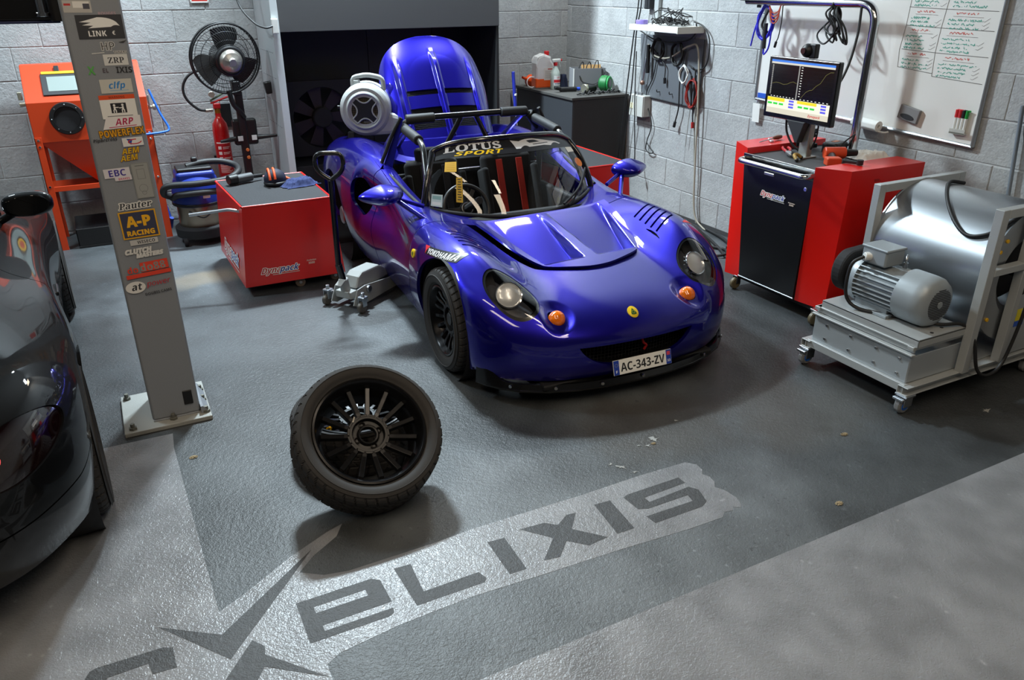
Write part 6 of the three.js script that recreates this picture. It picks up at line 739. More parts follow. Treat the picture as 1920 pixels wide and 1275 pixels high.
// ---------- whiteboard ----------
{ const t = thing('whiteboard', 'big white writing board with lists on the right wall', 'whiteboard', [WX - 0.012, 0, 0]);
  const c = [[2.885, 1.152], [4.69, 1.082], [4.69, 2.28], [2.885, 2.28]]; const slab = (a, x0, x1) => hexa([[x0, a[0][1], a[0][0]], [x1, a[0][1], a[0][0]], [x1, a[1][1], a[1][0]], [x0, a[1][1], a[1][0]], [x0, a[3][1], a[3][0]], [x1, a[3][1], a[3][0]], [x1, a[2][1], a[2][0]], [x0, a[2][1], a[2][0]]]);
  part('board', slab(c, -0.004, 0.010), phys(0xdddcd8, 0.3, 0, { clearcoat: 0.4, clearcoatRoughness: 0.2 }), t);
  const bar = (a, b, r = 0.012) => rod([-0.004, a[1], a[0]], [-0.004, b[1], b[0]], r, 8); for (const [a, b] of [[0, 1], [1, 2], [2, 3], [3, 0]]) part('frame_bar', bar(c[a], c[b]), M.alu, t);
  const bm = print(1024, 1024, (g, w, h) => { g.clearRect(0, 0, w, h); const X = (z) => (z - 4.05) / 0.64 * w, Y = (y) => (2.04 - y) / 0.64 * h, line = (a, c = '#55524e', lw = 4) => { g.strokeStyle = c; g.lineWidth = lw; g.beginPath(); a.forEach(([z, y], i) => (i ? g.lineTo(X(z), Y(y)) : g.moveTo(X(z), Y(y)))); g.stroke(); };
    line([[4.10, 2.03], [4.09, 1.72], [4.075, 1.584], [4.085, 1.48]]); line([[4.36, 2.03], [4.33, 1.72], [4.324, 1.583], [4.333, 1.447]]); for (const y of [1.825, 1.722, 1.584]) line([[4.09, y + 0.003], [4.33, y - 0.004], [4.66, y - 0.008]]); line([[4.085, 1.482], [4.333, 1.462]]); line([[4.333, 1.447], [4.661, 1.432]]);
    const r = rng(9), word = (z, y, len, c) => { g.strokeStyle = c; g.lineWidth = 5; g.beginPath(); let x = X(z); const e = X(z + len); g.moveTo(x, Y(y)); while (x < e) { const gap = r() < 0.15; x += 5 + 4 * r(); gap ? g.moveTo(x + 8, Y(y) + (r() - 0.5) * 16) : g.lineTo(x, Y(y) + (r() - 0.5) * 20); } g.stroke(); };
    const cell = (z, y, n, len) => { word(z + 0.05, y, len * 0.6, '#c8574e'); line([[z + 0.04, y - 0.016], [z + 0.05 + len * 0.75, y - 0.018]], '#7d706c', 2.4); for (let i = 0; i < n; i++) { word(z + 0.015, y - 0.036 - i * 0.022, len * (0.55 + 0.4 * r()), '#2f9a86'); if (r() < 0.6) line([[z + len * 0.95, y - 0.036 - i * 0.022], [z + len, y - 0.04 - i * 0.022], [z + len + 0.03, y - 0.02 - i * 0.022]], '#6d6a66', 2.4); } };
    cell(4.105, 1.94, 4, 0.2); cell(4.10, 1.805, 3, 0.19); cell(4.085, 1.70, 4, 0.2); cell(4.09, 1.565, 3, 0.2); cell(4.36, 1.94, 4, 0.24); cell(4.35, 1.80, 3, 0.24); cell(4.335, 1.695, 4, 0.25); cell(4.345, 1.557, 4, 0.25); }, { clear: true });
  bm.alphaTest = 0.35; part('writing', plane(0.64, 0.64, -0.0052, 1.72, 4.37, 0, -Math.PI / 2), bm, t);
  part('blue_tape', box(0.004, 0.035, 0.16, -0.006, 1.18, 2.985, 0.001), std(0x1b4fb5, 0.6), t); }
{ const t = thing('board_eraser', 'grey magnetic eraser stuck on the writing board', 'eraser', [WX - 0.03, 1.215, 4.245]); part('pad', mv(rot(box(0.022, 0.085, 0.145, 0, 0, 0, 0.004), 0.18), 0, 0, 0), std(0x7d7d7e, 0.7), t); part('grip_slot', mv(rot(cyl(0.05, 0.004, 0, 0, 0, 'x', 28).scale(1, 0.32, 1), 0.18), -0.012, -0.018, -0.005), M.dark, t); }
{ const t = thing('pen_holder', 'clear holder with marker pens at the right end of the writing board', 'pen holder', [WX - 0.022, 1.145, 4.592]); part('holder', [span([-0.024, 0, -0.05], [0.0, 0.012, 0.05], 0.002), span([-0.024, 0, -0.05], [-0.02, 0.03, 0.05], 0.001)], phys(0xd5d5d0, 0.2, 0, { transmission: 0.4, thickness: 0 }), t); }
[['red', 0xc82a30, -0.032], ['second red', 0xc03038, -0.011], ['black', 0x1c1c1e, 0.011], ['green', 0x1f8a3a, 0.033]].forEach(([n, c, z], i) => { const t = thing('marker_pen', ['red-capped marker pen at the left in the clear holder', 'red-capped marker pen second from left in the clear holder', 'black-capped marker pen in the clear holder', 'green-capped marker pen in the clear holder'][i], 'marker', [WX - 0.033, 1.158, 4.592 + z]); part('barrel', cyl(0.0085, 0.08, 0, 0.04, 0, 'y', 14), M.white, t); part('cap', [cyl(0.0095, 0.045, 0, 0.102, 0, 'y', 14), box(0.004, 0.012, 0.02, 0, 0.122, 0.01, 0.002)], std(c, 0.4), t); });
{ const t = thing('paper_roll', 'white paper roll lying along the foot of the writing board', 'paper roll', [WX - 0.06, 1.118, 3.965], 0); const g = part('roll', [lathe([[0.012, -0.10], [0.034, -0.10], [0.034, 0.10], [0.012, 0.10], [0.012, -0.10]], 28).rotateX(Math.PI / 2)], M.paper, t); g.rotation.x = 0.05; part('loose_end', tube([[0.0, -0.034, 0.09], [0.0, -0.036, 0.14], [0.01, -0.03, 0.17]], 0.006, 12, 6), M.paper, t); }
{ const t = thing('hanging_jacket', 'black jacket hanging at the right edge of the photo', 'jacket', [WX - 0.07, 0.98, 5.10]); const g = new THREE.SphereGeometry(1, 24, 24), p = g.attributes.position; for (let i = 0; i < p.count; i++) { const y = p.getY(i), w = 0.75 + 0.3 * Math.sin(y * 3 + 1) + 0.12 * Math.sin(9 * p.getZ(i) + 3 * y); p.setXYZ(i, p.getX(i) * 0.055 * w, y * 0.30 + 0.27, p.getZ(i) * 0.12 * w); } g.computeVertexNormals(); part('cloth', g, M.blackMatte, t); part('hook', rod([0, 0.55, 0], [0.06, 0.60, 0], 0.008), M.steel, t); }
{ const t = thing('wall_pipe', 'thin grey pipe on the right wall behind the silver blower', 'pipe', [WX - 0.025, 0, 4.955]); part('pipe', rod([0, 0.05, 0.10], [0, 1.35, -0.03], 0.011, 12), std(0x737c86, 0.4), t); part('clip', box(0.03, 0.02, 0.04, 0.01, 0.7, 0.035, 0.003), M.dark, t); }

// ---------- red and black dyno console ----------
{ const t = thing('dyno_console', 'tall red and black wheeled console by the right wall', 'console', [0, 0, 0]);
  const fl = (pts, y0, y1, top) => hexa([...pts.map(([x, z]) => [x, y0, z]), ...top.map(([x, z]) => [x, y1, z])]);
  part('side_housing', fl([[-0.80, 3.735], [-0.14, 3.735], [-0.14, 3.61], [-0.815, 3.61]], 0.10, 0.985, [[-0.825, 3.70], [-0.12, 3.70], [-0.12, 3.485], [-0.725, 3.485]]), M.red, t); part('side_housing', fl([[-0.755, 4.455], [-0.14, 4.47], [-0.14, 4.24], [-0.785, 4.24]], 0.10, 0.975, [[-0.755, 4.485], [-0.155, 4.505], [-0.155, 4.305], [-0.855, 4.305]]), M.red, t);
  part('body', fl([[-0.785, 4.24], [-0.14, 4.24], [-0.14, 3.735], [-0.79, 3.735]], 0.10, 0.93, [[-0.835, 4.305], [-0.14, 4.305], [-0.14, 3.70], [-0.83, 3.70]]), M.blackMatte, t);
  const door = part('door', fl([[-0.80, 4.235], [-0.78, 4.235], [-0.78, 3.74], [-0.805, 3.74]], 0.115, 0.885, [[-0.845, 4.296], [-0.825, 4.296], [-0.825, 3.706], [-0.845, 3.706]]), std(0x121214, 0.35), t); part('door_pull', box(0.01, 0.018, 0.085, -0.846, 0.862, 3.94, 0.004), M.zinc, door); part('lock', cyl(0.012, 0.012, -0.842, 0.83, 4.245, 'x', 16), M.steel, door);
  part('bottom_edge', rod([-0.805, 0.112, 3.735], [-0.80, 0.112, 4.24], 0.005), M.alu, t); const lg = part('lettering', plane(0.24, 0.06), dynoMat, door); lg.position.set(-0.8415, 0.73, 3.99); lg.rotation.set(0.0545, -Math.PI / 2, 0, 'YXZ'); const l2 = part('lettering', plane(0.07, 0.028), evoMat, door); l2.position.set(-0.841, 0.715, 4.15); l2.rotation.set(0.0545, -Math.PI / 2, 0, 'YXZ');
  part('top_tray', [fl([[-0.83, 4.305], [-0.14, 4.305], [-0.14, 3.70], [-0.83, 3.70]], 0.93, 0.945, [[-0.84, 4.305], [-0.14, 4.305], [-0.14, 3.70], [-0.835, 3.70]])], std(0x3b3c3f, 0.7), t); part('tray_lip', [span([-0.852, 0.925, 3.70], [-0.835, 0.958, 4.305], 0.004)], M.blackGloss, t);
  part('push_bar', [pipe([[-0.83, 0.925, 3.715], [-0.905, 0.918, 3.715], [-0.915, 0.918, 4.29], [-0.83, 0.925, 4.29]], 0.017, 0.03, 14)], M.chrome, t); part('chassis', [span([-0.76, 0.07, 3.68], [-0.16, 0.10, 4.40], 0.004)], M.blackMatte, t);
  for (const [x, z] of [[-0.78, 3.70], [-0.78, 4.42], [-0.2, 3.70], [-0.2, 4.42]]) { const c = part('caster_fork', [box(0.05, 0.008, 0.05, x, 0.098, z, 0.002), box(0.035, 0.06, 0.004, x, 0.07, z - 0.02, 0.001), box(0.035, 0.06, 0.004, x, 0.07, z + 0.02, 0.001)], M.steel, t); part('caster_wheel', cyl(0.042, 0.03, x - 0.01, 0.042, z, 'z', 24, 0.006), std(0x6b6048, 0.5), c); }
  part('accessory_frame', [pipe([[-0.20, 0.94, 4.0], [-0.20, 1.845, 4.0], [-0.20, 1.845, 2.87]], 0.028, 0.13, 20), cyl(0.04, 0.02, -0.2, 0.955, 4.0, 'y', 20)], M.chrome, t); part('end_bracket', [box(0.06, 0.05, 0.10, -0.20, 1.87, 2.86, 0.008), box(0.02, 0.12, 0.03, -0.19, 1.86, 2.98, 0.004)], M.black, t);
  part('side_print', mv(rot(plane(0.34, 0.035), 0, 0, 0), -0.42, 0.905, 4.4905), print(512, 52, (g) => { g.clearRect(0, 0, 512, 52); txt(g, 'www.dynapack.com', 256, 26, 'bold 44px sans-serif', '#7c1512', null, 0, 500); }, { clear: true }), t); }
{ const t = thing('monitor', 'flat screen with two dark graphs on the red console', 'monitor', [-0.62, 0, 3.89], -Math.PI / 2);   // local x runs along world z, face looks to -x
  part('casing', [box(0.565, 0.375, 0.04, 0, 1.352, -0.0, 0.008, 2), box(0.45, 0.28, 0.03, 0, 1.352, -0.03, 0.01)], M.blackGloss, t);
  const c = document.createElement('canvas'); c.width = 640; c.height = 400; const g = c.getContext('2d'); g.fillStyle = '#e8e4d4'; g.fillRect(0, 0, 640, 400); g.fillStyle = '#3b78d8'; g.fillRect(0, 0, 640, 16); g.fillStyle = '#c9c7bd'; g.fillRect(0, 16, 640, 14); g.fillStyle = '#0b0b0c'; g.fillRect(0, 30, 292, 250); g.fillRect(304, 30, 336, 250); g.fillStyle = '#8b8b88'; g.fillRect(292, 30, 12, 250);
  g.fillStyle = '#d9d9d4'; for (let i = 0; i < 26; i++) g.fillRect(14, 40 + i * 8.6, 14, 3); for (let i = 0; i < 12; i++) g.fillRect(318, 38 + i * 19, 16, 6); for (let i = 0; i < 8; i++) { g.fillRect(30 + i * 33, 268, 14, 6); g.fillRect(338 + i * 38, 268, 16, 6); } g.strokeStyle = '#242424'; g.lineWidth = 1; for (let i = 1; i < 8; i++) { g.beginPath(); g.moveTo(30, 30 + i * 30); g.lineTo(290, 30 + i * 30); g.moveTo(340, 30 + i * 30); g.lineTo(636, 30 + i * 30); g.stroke(); }
  g.strokeStyle = '#8f8a4c'; g.lineWidth = 2; g.beginPath(); [[34, 178], [70, 168], [110, 170], [150, 178], [190, 172], [220, 158], [250, 150], [286, 160]].forEach(([x, y], i) => (i ? g.lineTo(x, y) : g.moveTo(x, y))); g.stroke(); g.beginPath(); [[344, 262], [390, 212], [420, 196], [450, 190], [480, 160], [520, 136], [560, 76], [600, 52], [632, 50]].forEach(([x, y], i) => (i ? g.lineTo(x, y) : g.moveTo(x, y))); g.stroke();
  g.fillStyle = '#e6d22a'; g.fillRect(0, 282, 186, 26); g.fillRect(318, 282, 196, 22); g.fillStyle = '#2ecc40'; for (const x of [8, 68, 130, 330, 392, 452]) g.fillRect(x, 320, 46, 14); g.fillStyle = '#5a5ae0'; for (const x of [232, 556]) for (let i = 0; i < 3; i++) g.fillRect(x, 288 + i * 22, 52, 14); g.fillStyle = '#cfcab8'; g.fillRect(0, 360, 640, 40); txt(g, 'Dynapack', 500, 380, 'italic bold 26px sans-serif', '#c03030');
  const tx = new THREE.CanvasTexture(c); tx.colorSpace = THREE.SRGBColorSpace; tx.magFilter = THREE.LinearFilter; const sm = std(0x050505, 0.15); sm.emissive.setRGB(1, 1, 1); sm.emissiveMap = tx; sm.emissiveIntensity = 0.85; part('screen', plane(0.515, 0.325, 0, 1.358, 0.0205), sm, t);
  part('stand', [box(0.075, 0.30, 0.045, 0.06, 1.09, -0.045, 0.008), box(0.12, 0.06, 0.03, 0.03, 1.19, -0.05, 0.008), box(0.10, 0.01, 0.12, 0.06, 0.951, -0.04, 0.003)], std(0x9d9d98, 0.4, 0.7), t); part('stand_arm', extrude([[-0.06, 1.17], [0.09, 1.17], [0.05, 1.04], [0.03, 1.04]], 0.05, 0.004).translate(0, 0, -0.02), M.dark, t);
  const l = new THREE.RectAreaLight(0xffffff, 0.8, 0.5, 0.31); l.position.set(0, 1.358, 0.026); l.rotation.y = Math.PI; t.add(l);
  part('signal_cable', tube([[-0.12, 1.18, -0.03], [-0.11, 1.08, -0.04], [-0.05, 1.0, -0.05], [0.0, 0.965, -0.08]], 0.007, 30, 8), M.cable, t); part('power_cable', tube([[0.15, 1.19, -0.03], [0.13, 1.08, -0.05], [0.1, 1.0, -0.05]], 0.005, 20, 8), M.cable, t); }
{ const t = thing('webcam', 'round black camera standing on top of the flat screen', 'camera', [-0.60, 1.54, 3.89]); part('body', [mv(new THREE.SphereGeometry(0.042, 24, 18), 0, 0.045, -0.01), box(0.04, 0.085, 0.05, 0.01, 0.043, 0.03, 0.008)], M.black, t); part('lens', rot(cyl(0.02, 0.012, 0, 0, 0, 'x', 20), 0, 0, 0).translate(-0.04, 0.045, -0.01), M.blackGloss, t); }
function looped(label, y0, z0, drop, n, r, mat, seed, spread = 0.07, name = 'cable_bunch') { const t = thing(name, label, 'cable', [-0.20, y0, z0]), q = rng(seed), c = []; for (let i = 0; i < n; i++) { const a = (q() - 0.5) * spread, b = a + (q() - 0.3) * spread * 1.6, d = drop * (0.7 + 0.3 * q()), w = 0.02 + 0.05 * q(); c.push(tube([[0, 0, a * 0.3], [-0.03, -0.05, a], [-0.03 * q(), -d * 0.6, a + w], [0.0, -d, b], [0.02, -d * 0.75, b - w * 1.4], [0.03, -0.05, a * 0.5], [0, 0, a * 0.3]], r, 50, 6)); } part('loops', c, mat, t); part('tie', mv(new THREE.TorusGeometry(0.03, 0.005, 6, 20), 0, 0.0, 0), M.black, t); return t; }
looped('bunch of black cables hanging from the chrome bar above the screen', 1.83, 3.68, 0.24, 9, 0.006, M.cable, 31, 0.10);
{ const t = coil('blue cable coil hanging from the left end of the chrome bar', 1.70, 3.05, 0.11, 0.07, 4, 0.006, std(0x2a2ac8, 0.45), 33, 0.18); part('black_coil', tube([[0.01, 0.09, 0.02], [0.02, 0.02, 0.07], [0.02, -0.06, 0.05], [0.01, -0.02, -0.03], [0.01, 0.09, 0.02]], 0.008, 40, 8), M.cable, t); part('probe', rod([0, -0.0, 0.02], [0.0, -0.17, 0.025], 0.014, 12), M.black, t); part('loose_end', tube([[0, 0.03, -0.06], [0, -0.06, -0.09], [0, -0.16, -0.11]], 0.006, 20, 6), std(0x2a2ac8, 0.45), t); part('tail', tube([[0, -0.17, 0.025], [0, -0.21, 0.03], [0, -0.16, 0.07], [0, -0.05, 0.08]], 0.006, 20, 6), std(0x2a2ac8, 0.45), t); }
{ const t = thing('orange_leads', 'thin orange leads looped over the chrome bar next to the blue coil', 'cable', [-0.20, 1.82, 3.20]); for (let i = 0; i < 4; i++) part('lead', tube([[0, 0, 0], [0.01, -0.04 - 0.02 * i, -0.03], [0.01, -0.05 - 0.02 * i, -0.08], [0, 0.0, -0.11]], 0.004, 20, 6), std(0xb84a30, 0.5), t); }
{ const t = thing('usb_lead', 'thin black plug lead hanging right of the blue coil', 'cable', [-0.20, 1.82, 3.22]); part('lead', tube([[0, 0, 0], [0, -0.1, 0.005], [0.005, -0.2, -0.01], [0, -0.235, -0.02]], 0.004, 20, 6), M.cable, t); part('plug', rod([0, -0.235, -0.02], [0, -0.275, -0.03], 0.009), M.black, t); }
{ const t = thing('strap', 'black strap hanging behind the right edge of the screen', 'strap', [-0.22, 1.83, 3.90]); part('band', tube([[0, 0, 0], [-0.02, -0.18, 0.02], [-0.08, -0.40, 0.02], [-0.2, -0.62, -0.02], [-0.28, -0.80, -0.05]], 0.008, 40, 8), M.cable, t); }
{ const t = thing('screwdriver', 'screwdriver with brown wooden grip on the left red console side', 'screwdriver', [-0.52, 0.987, 3.60], 0.2); part('grip', rot(lathe([[0, -0.045], [0.012, -0.042], [0.016, -0.01], [0.012, 0.03], [0.008, 0.045], [0, 0.045]], 20), 0, 0, Math.PI / 2).translate(0.06, 0.017, 0), std(0x6b3a20, 0.5), t); part('blade', rod([0.02, 0.016, 0], [-0.14, 0.008, 0], 0.004), M.steel, t); part('bits', [box(0.03, 0.012, 0.02, -0.04, 0.006, 0.025, 0.003), box(0.02, 0.014, 0.014, 0.0, 0.007, -0.02, 0.003)], M.steel, t); }
{ const t = thing('pliers', 'pliers with red handles on the console tray', 'pliers', [-0.60, 0.946, 3.83], 0.9); part('jaws', [extrude([[-0.14, -0.004], [-0.05, -0.02], [-0.01, -0.016], [-0.01, 0.016], [-0.05, 0.02], [-0.14, 0.006]], 0.014, 0.003).rotateX(-Math.PI / 2).translate(0, 0.012, 0)], M.steel, t); for (const s of [-1, 1]) part('handle', tube([[-0.02, 0.02, s * 0.008], [0.05, 0.022, s * 0.022], [0.12, 0.02, s * 0.018]], 0.009, 20, 8), std(0xb3262c, 0.4), t); }
{ const t = thing('clamp', 'small yellow and black spring clamp on the console tray', 'clamp', [-0.70, 0.946, 4.00], 0.5); part('bow', tube([[-0.05, 0.012, 0.02], [-0.03, 0.03, 0], [0.0, 0.034, -0.01], [0.03, 0.03, 0], [0.05, 0.012, 0.02]], 0.011, 24, 8), std(0x9c7a32, 0.5), t); part('tips', [mv(new THREE.SphereGeometry(0.012, 12, 10), -0.05, 0.012, 0.02), mv(new THREE.SphereGeometry(0.012, 12, 10), 0.05, 0.012, 0.02)], M.black, t); }
{ const t = thing('impact_driver', 'orange and black power driver on the console tray', 'power tool', [-0.50, 0.946, 4.12], -0.5); part('body', [rot(cyl(0.036, 0.13, 0, 0.05, 0, 'x', 20), 0, 0, 0)], std(0xd8461c, 0.45), t); part('nose', cyl(0.024, 0.08, 0.10, 0.05, 0, 'x', 18, 0.004, 0.02), M.black, t); part('grip', rod([-0.02, 0.04, 0], [-0.05, 0.028, 0.12], 0.024, 14), M.black, t); part('battery', box(0.09, 0.05, 0.07, -0.06, 0.028, 0.15, 0.01), std(0xc4421c, 0.5), t); }
{ const t = thing('battery_charger', 'black tool charger with orange mark on the console tray', 'charger', [-0.31, 0.946, 3.95], 0.2); part('body', box(0.15, 0.075, 0.11, 0, 0.038, 0, 0.02, 2), M.black, t); part('mark', box(0.06, 0.004, 0.03, 0, 0.076, 0, 0.001), std(0xa8623a, 0.5), t); part('cord', tube([[0.05, 0.05, 0.06], [0.06, 0.12, 0.09], [-0.02, 0.13, 0.12], [-0.1, 0.08, 0.1], [-0.1, 0.01, 0.08]], 0.005, 30, 6), M.cable, t); }
{ const t = thing('connector_heap', 'heap of dark plugs and connectors left of the screen stand', 'connectors', [-0.36, 0.946, 3.77]); const r = rng(3); for (let i = 0; i < 7; i++) part('connector', mv(rot(box(0.05 + 0.03 * r(), 0.03, 0.035, 0, 0, 0, 0.006), r(), r() * 3, r() * 0.5), (r() - 0.5) * 0.16, 0.025 + 0.022 * i * 0.7, (r() - 0.5) * 0.08), i === 3 ? M.zinc : M.black, t); part('leads', [0, 1, 2].map((i) => tube([[-0.1, 0.01, 0.05 * i], [-0.16, 0.03, 0.06 + 0.03 * i], [-0.2, 0.01, 0.12 + 0.03 * i], [-0.24, 0.008, 0.15]], 0.005, 24, 6)), M.cable, t).userData.kind = 'stuff'; }
{ const m = solo('paper_towel', rumpled(0.26, 0.18, 0.06, 5), M.paper, 'crumpled white paper at the back of the console tray', 'paper'); m.position.set(-0.25, 0.948, 4.17); m.material = std(0xe6e5e0, 0.9, 0, { side: THREE.DoubleSide }); }
{ const t = thing('knob_mount', 'small black clamp with knob on the right red console side', 'clamp', [-0.60, 0.978, 4.34], 0.3); part('base', [rod([0, 0.012, -0.05], [0, 0.012, 0.05], 0.011), cyl(0.02, 0.03, 0.0, 0.016, 0.05, 'y', 16)], M.black, t); }

// ---------- silver centrifugal blower on its cart ----------
{ const t = thing('drum_blower', 'silver drum blower with grey motor on a wheeled steel cart', 'blower', [0, 0, 0]); const gv = M.galv, fr = metricMat(std(0xabafb0, 0.45, 0.3), 3);
  const sheet = (a, b) => span(a, b, 0.003);
  part('cart_panel', sheet([-1.243, 0.155, 4.815], [-1.235, 0.315, 5.415]), gv, t); part('cart_panel', sheet([-1.24, 0.155, 5.41], [-0.86, 0.30, 5.418]), gv, t); part('cart_panel', sheet([-1.24, 0.155, 4.81], [-0.86, 0.30, 4.818]), gv, t);
  part('cart_flange', [sheet([-1.262, 0.308, 4.80], [-1.232, 0.318, 5.432]), sheet([-1.232, 0.318, 4.81], [-1.222, 0.352, 5.42]), sheet([-1.243, 0.345, 4.81], [-1.19, 0.355, 5.42]), sheet([-1.25, 0.335, 5.39], [-0.86, 0.355, 5.425]), sheet([-1.25, 0.335, 4.805], [-0.86, 0.355, 4.84])], fr, t);
  const rail = (z0, z1) => [sheet([-1.275, 0.105, z0], [0.0 - 0.06, 0.112, z1]), sheet([-1.275, 0.105, z0], [-0.06, 0.152, z0 + 0.006]), sheet([-1.275, 0.146, z0], [-0.06, 0.152, z1]), sheet([-1.272, 0.108, (z0 + z1) / 2 - 0.002], [-0.06, 0.15, (z0 + z1) / 2 + 0.002])];
  part('cart_rail', rail(5.40, 5.46), fr, t); part('cart_rail', rail(4.77, 4.83), fr, t); part('cart_crossbar', sheet([-1.262, 0.112, 4.80], [-1.232, 0.155, 5.43]), fr, t); part('cart_floor', sheet([-1.22, 0.155, 4.82], [-0.1, 0.16, 5.41]), gv, t);
  { const b = []; for (const z of [4.9, 5.06, 5.22, 5.36]) for (const y of [0.19, 0.27]) b.push(cyl(0.008, 0.006, -1.246, y, z, 'x', 8)); part('rivets', b, M.steel, t).userData.kind = 'stuff'; }
  for (const [x, z] of [[-1.245, 4.80], [-1.24, 5.43], [-0.24, 5.43], [-0.2, 4.80]]) { const c = part('caster_fork', [box(0.07, 0.012, 0.07, x, 0.100, z, 0.003), box(0.06, 0.065, 0.005, x, 0.072, z - 0.024, 0.002), box(0.06, 0.065, 0.005, x, 0.072, z + 0.024, 0.002), box(0.02, 0.014, 0.06, x - 0.045, 0.085, z, 0.004)], M.steel, t); part('caster_wheel', cyl(0.044, 0.036, x - 0.008, 0.044, z, 'z', 28, 0.008), std(0x77787a, 0.5), c); part('wheel_hub', cyl(0.026, 0.04, x - 0.008, 0.044, z, 'z', 20), std(0x1f63c0, 0.4), c, 'blue wheel hub'); }
  part('motor_plate', [sheet([-1.235, 0.385, 4.835], [-0.885, 0.395, 5.435]), sheet([-1.235, 0.352, 4.835], [-1.228, 0.395, 5.435]), sheet([-1.235, 0.352, 5.428], [-0.885, 0.395, 5.435])], fr, t); { const h = []; for (const [x, z] of [[-1.0, 5.38], [-0.95, 5.36], [-1.1, 5.40], [-0.93, 5.25], [-0.99, 5.28]]) h.push(cyl(0.009, 0.002, x, 0.3955, z, 'y', 12)); part('bolt_holes', h, M.dark, t).userData.kind = 'stuff'; }
  // drum: rolled sheet with flanged rims, axis along z
  const DX = -0.475, DY = 0.605, R = 0.355, drum = lathe([[R - 0.10, -0.335], [R + 0.006, -0.335], [R + 0.006, -0.328], [R, -0.325], [R, 0.325], [R + 0.006, 0.328], [R + 0.006, 0.335], [R - 0.13, 0.335], [R - 0.17, 0.31], [R - 0.16, 0.30], [R - 0.12, 0.325], [R - 0.008, 0.325], [R - 0.008, -0.325], [R - 0.10, -0.335]], 96, 0.5).rotateX(Math.PI / 2).translate(DX, DY, 5.085);
  part('drum', drum, std(0xb0b5ba, 0.31, 0.92), t); part('impeller', [cyl(0.17, 0.5, DX, DY, 5.08, 'z', 32), cyl(0.03, 0.7, DX, DY, 5.10, 'z', 16)], M.blackMatte, t); for (const a of [0.6, 2.42, 2.62, 3.5, 3.87, 5.3]) { part('screw', cyl(0.010, 0.008, DX + 0.315 * Math.cos(a), DY + 0.315 * Math.sin(a), 5.424, 'z', 12), M.yellow, t); }
  const L = (x0, y0, x1, y1, z) => sheet([Math.min(x0, x1), Math.min(y0, y1), z - 0.0], [Math.max(x0, x1), Math.max(y0, y1), z + 0.045]);
  part('frame_post', [L(-0.845, 0.15, -0.795, 0.965, 4.715)], fr, t); part('frame_bar', [L(-0.794, 0.92, -0.181, 0.964, 4.7155)], fr, t); part('frame_post', [L(-0.18, 0.15, -0.13, 0.965, 4.715)], fr, t); part('frame_post', [L(-0.89, 0.15, -0.84, 1.0, 5.43)], fr, t); part('frame_bar', [L(-0.839, 0.955, -0.181, 0.999, 5.4305)], fr, t); part('frame_post', [L(-0.60, 0.15, -0.555, 0.96, 5.43)], fr, t); part('frame_bar', [L(-0.839, 0.665, -0.601, 0.70, 5.432)], fr, t); part('frame_post', [L(-0.18, 0.15, -0.13, 1.0, 5.43)], fr, t); part('bearing', [box(0.10, 0.06, 0.05, -0.50, 0.70, 5.46, 0.01), cyl(0.03, 0.08, -0.48, DY + 0.06, 5.47, 'z', 20)], M.steel, t); part('frame_sheet', sheet([-0.545, 0.16, 5.436], [-0.185, 0.50, 5.442]), gv, t); part('info_sticker', box(0.075, 0.10, 0.003, -0.46, 0.37, 5.444, 0.001), print(96, 128, (g) => { g.fillStyle = '#e8d61a'; g.fillRect(0, 0, 96, 128); g.fillStyle = '#1f57c0'; g.fillRect(0, 86, 96, 42); g.fillStyle = '#7ab3e0'; g.fillRect(50, 10, 30, 40); }), t);
  // motor
  const MX = -1.055, MY = 0.525, mot = []; for (let i = 0; i < 30; i++) { const a = i / 30 * 6.2832; if (Math.sin(a) > 0.86) continue; mot.push(mv(rot(box(0.006, 0.026, 0.27, 0, 0, 0, 0.001), 0, 0, a - Math.PI / 2), MX + 0.112 * Math.cos(a), MY + 0.112 * Math.sin(a), 5.08)); }
  part('motor_body', [cyl(0.104, 0.30, MX, MY, 5.08, 'z', 40)], M.motor, t); part('motor_fins', mot, M.motor, t).userData.kind = 'stuff'; part('end_shield', [lathe([[0.05, 0.05], [0.09, 0.045], [0.118, 0.02], [0.125, 0], [0.125, -0.03], [0.05, -0.03]], 40).rotateX(-Math.PI / 2).translate(MX, MY, 4.925)], M.motor, t);
  const cw = part('fan_cowl', [lathe([[0.0, 0.075], [0.085, 0.075], [0.112, 0.062], [0.128, 0.035], [0.131, 0.0], [0.131, -0.10], [0.12, -0.10]], 48).rotateX(Math.PI / 2).translate(MX, MY, 5.30)], M.motor, t); { const s = []; for (let i = -8; i <= 8; i++) { const l = Math.sqrt(0.0064 - (i * 0.0095) ** 2); s.push(mv(box(2 * l, 0.004, 0.003, 0, 0, 0, 0), MX, MY + i * 0.0095, 5.376)); } part('cowl_slots', s, M.dark, cw).userData.kind = 'stuff'; part('cowl_boss', cyl(0.018, 0.006, MX, MY, 5.378, 'z', 20), M.motor, cw); }
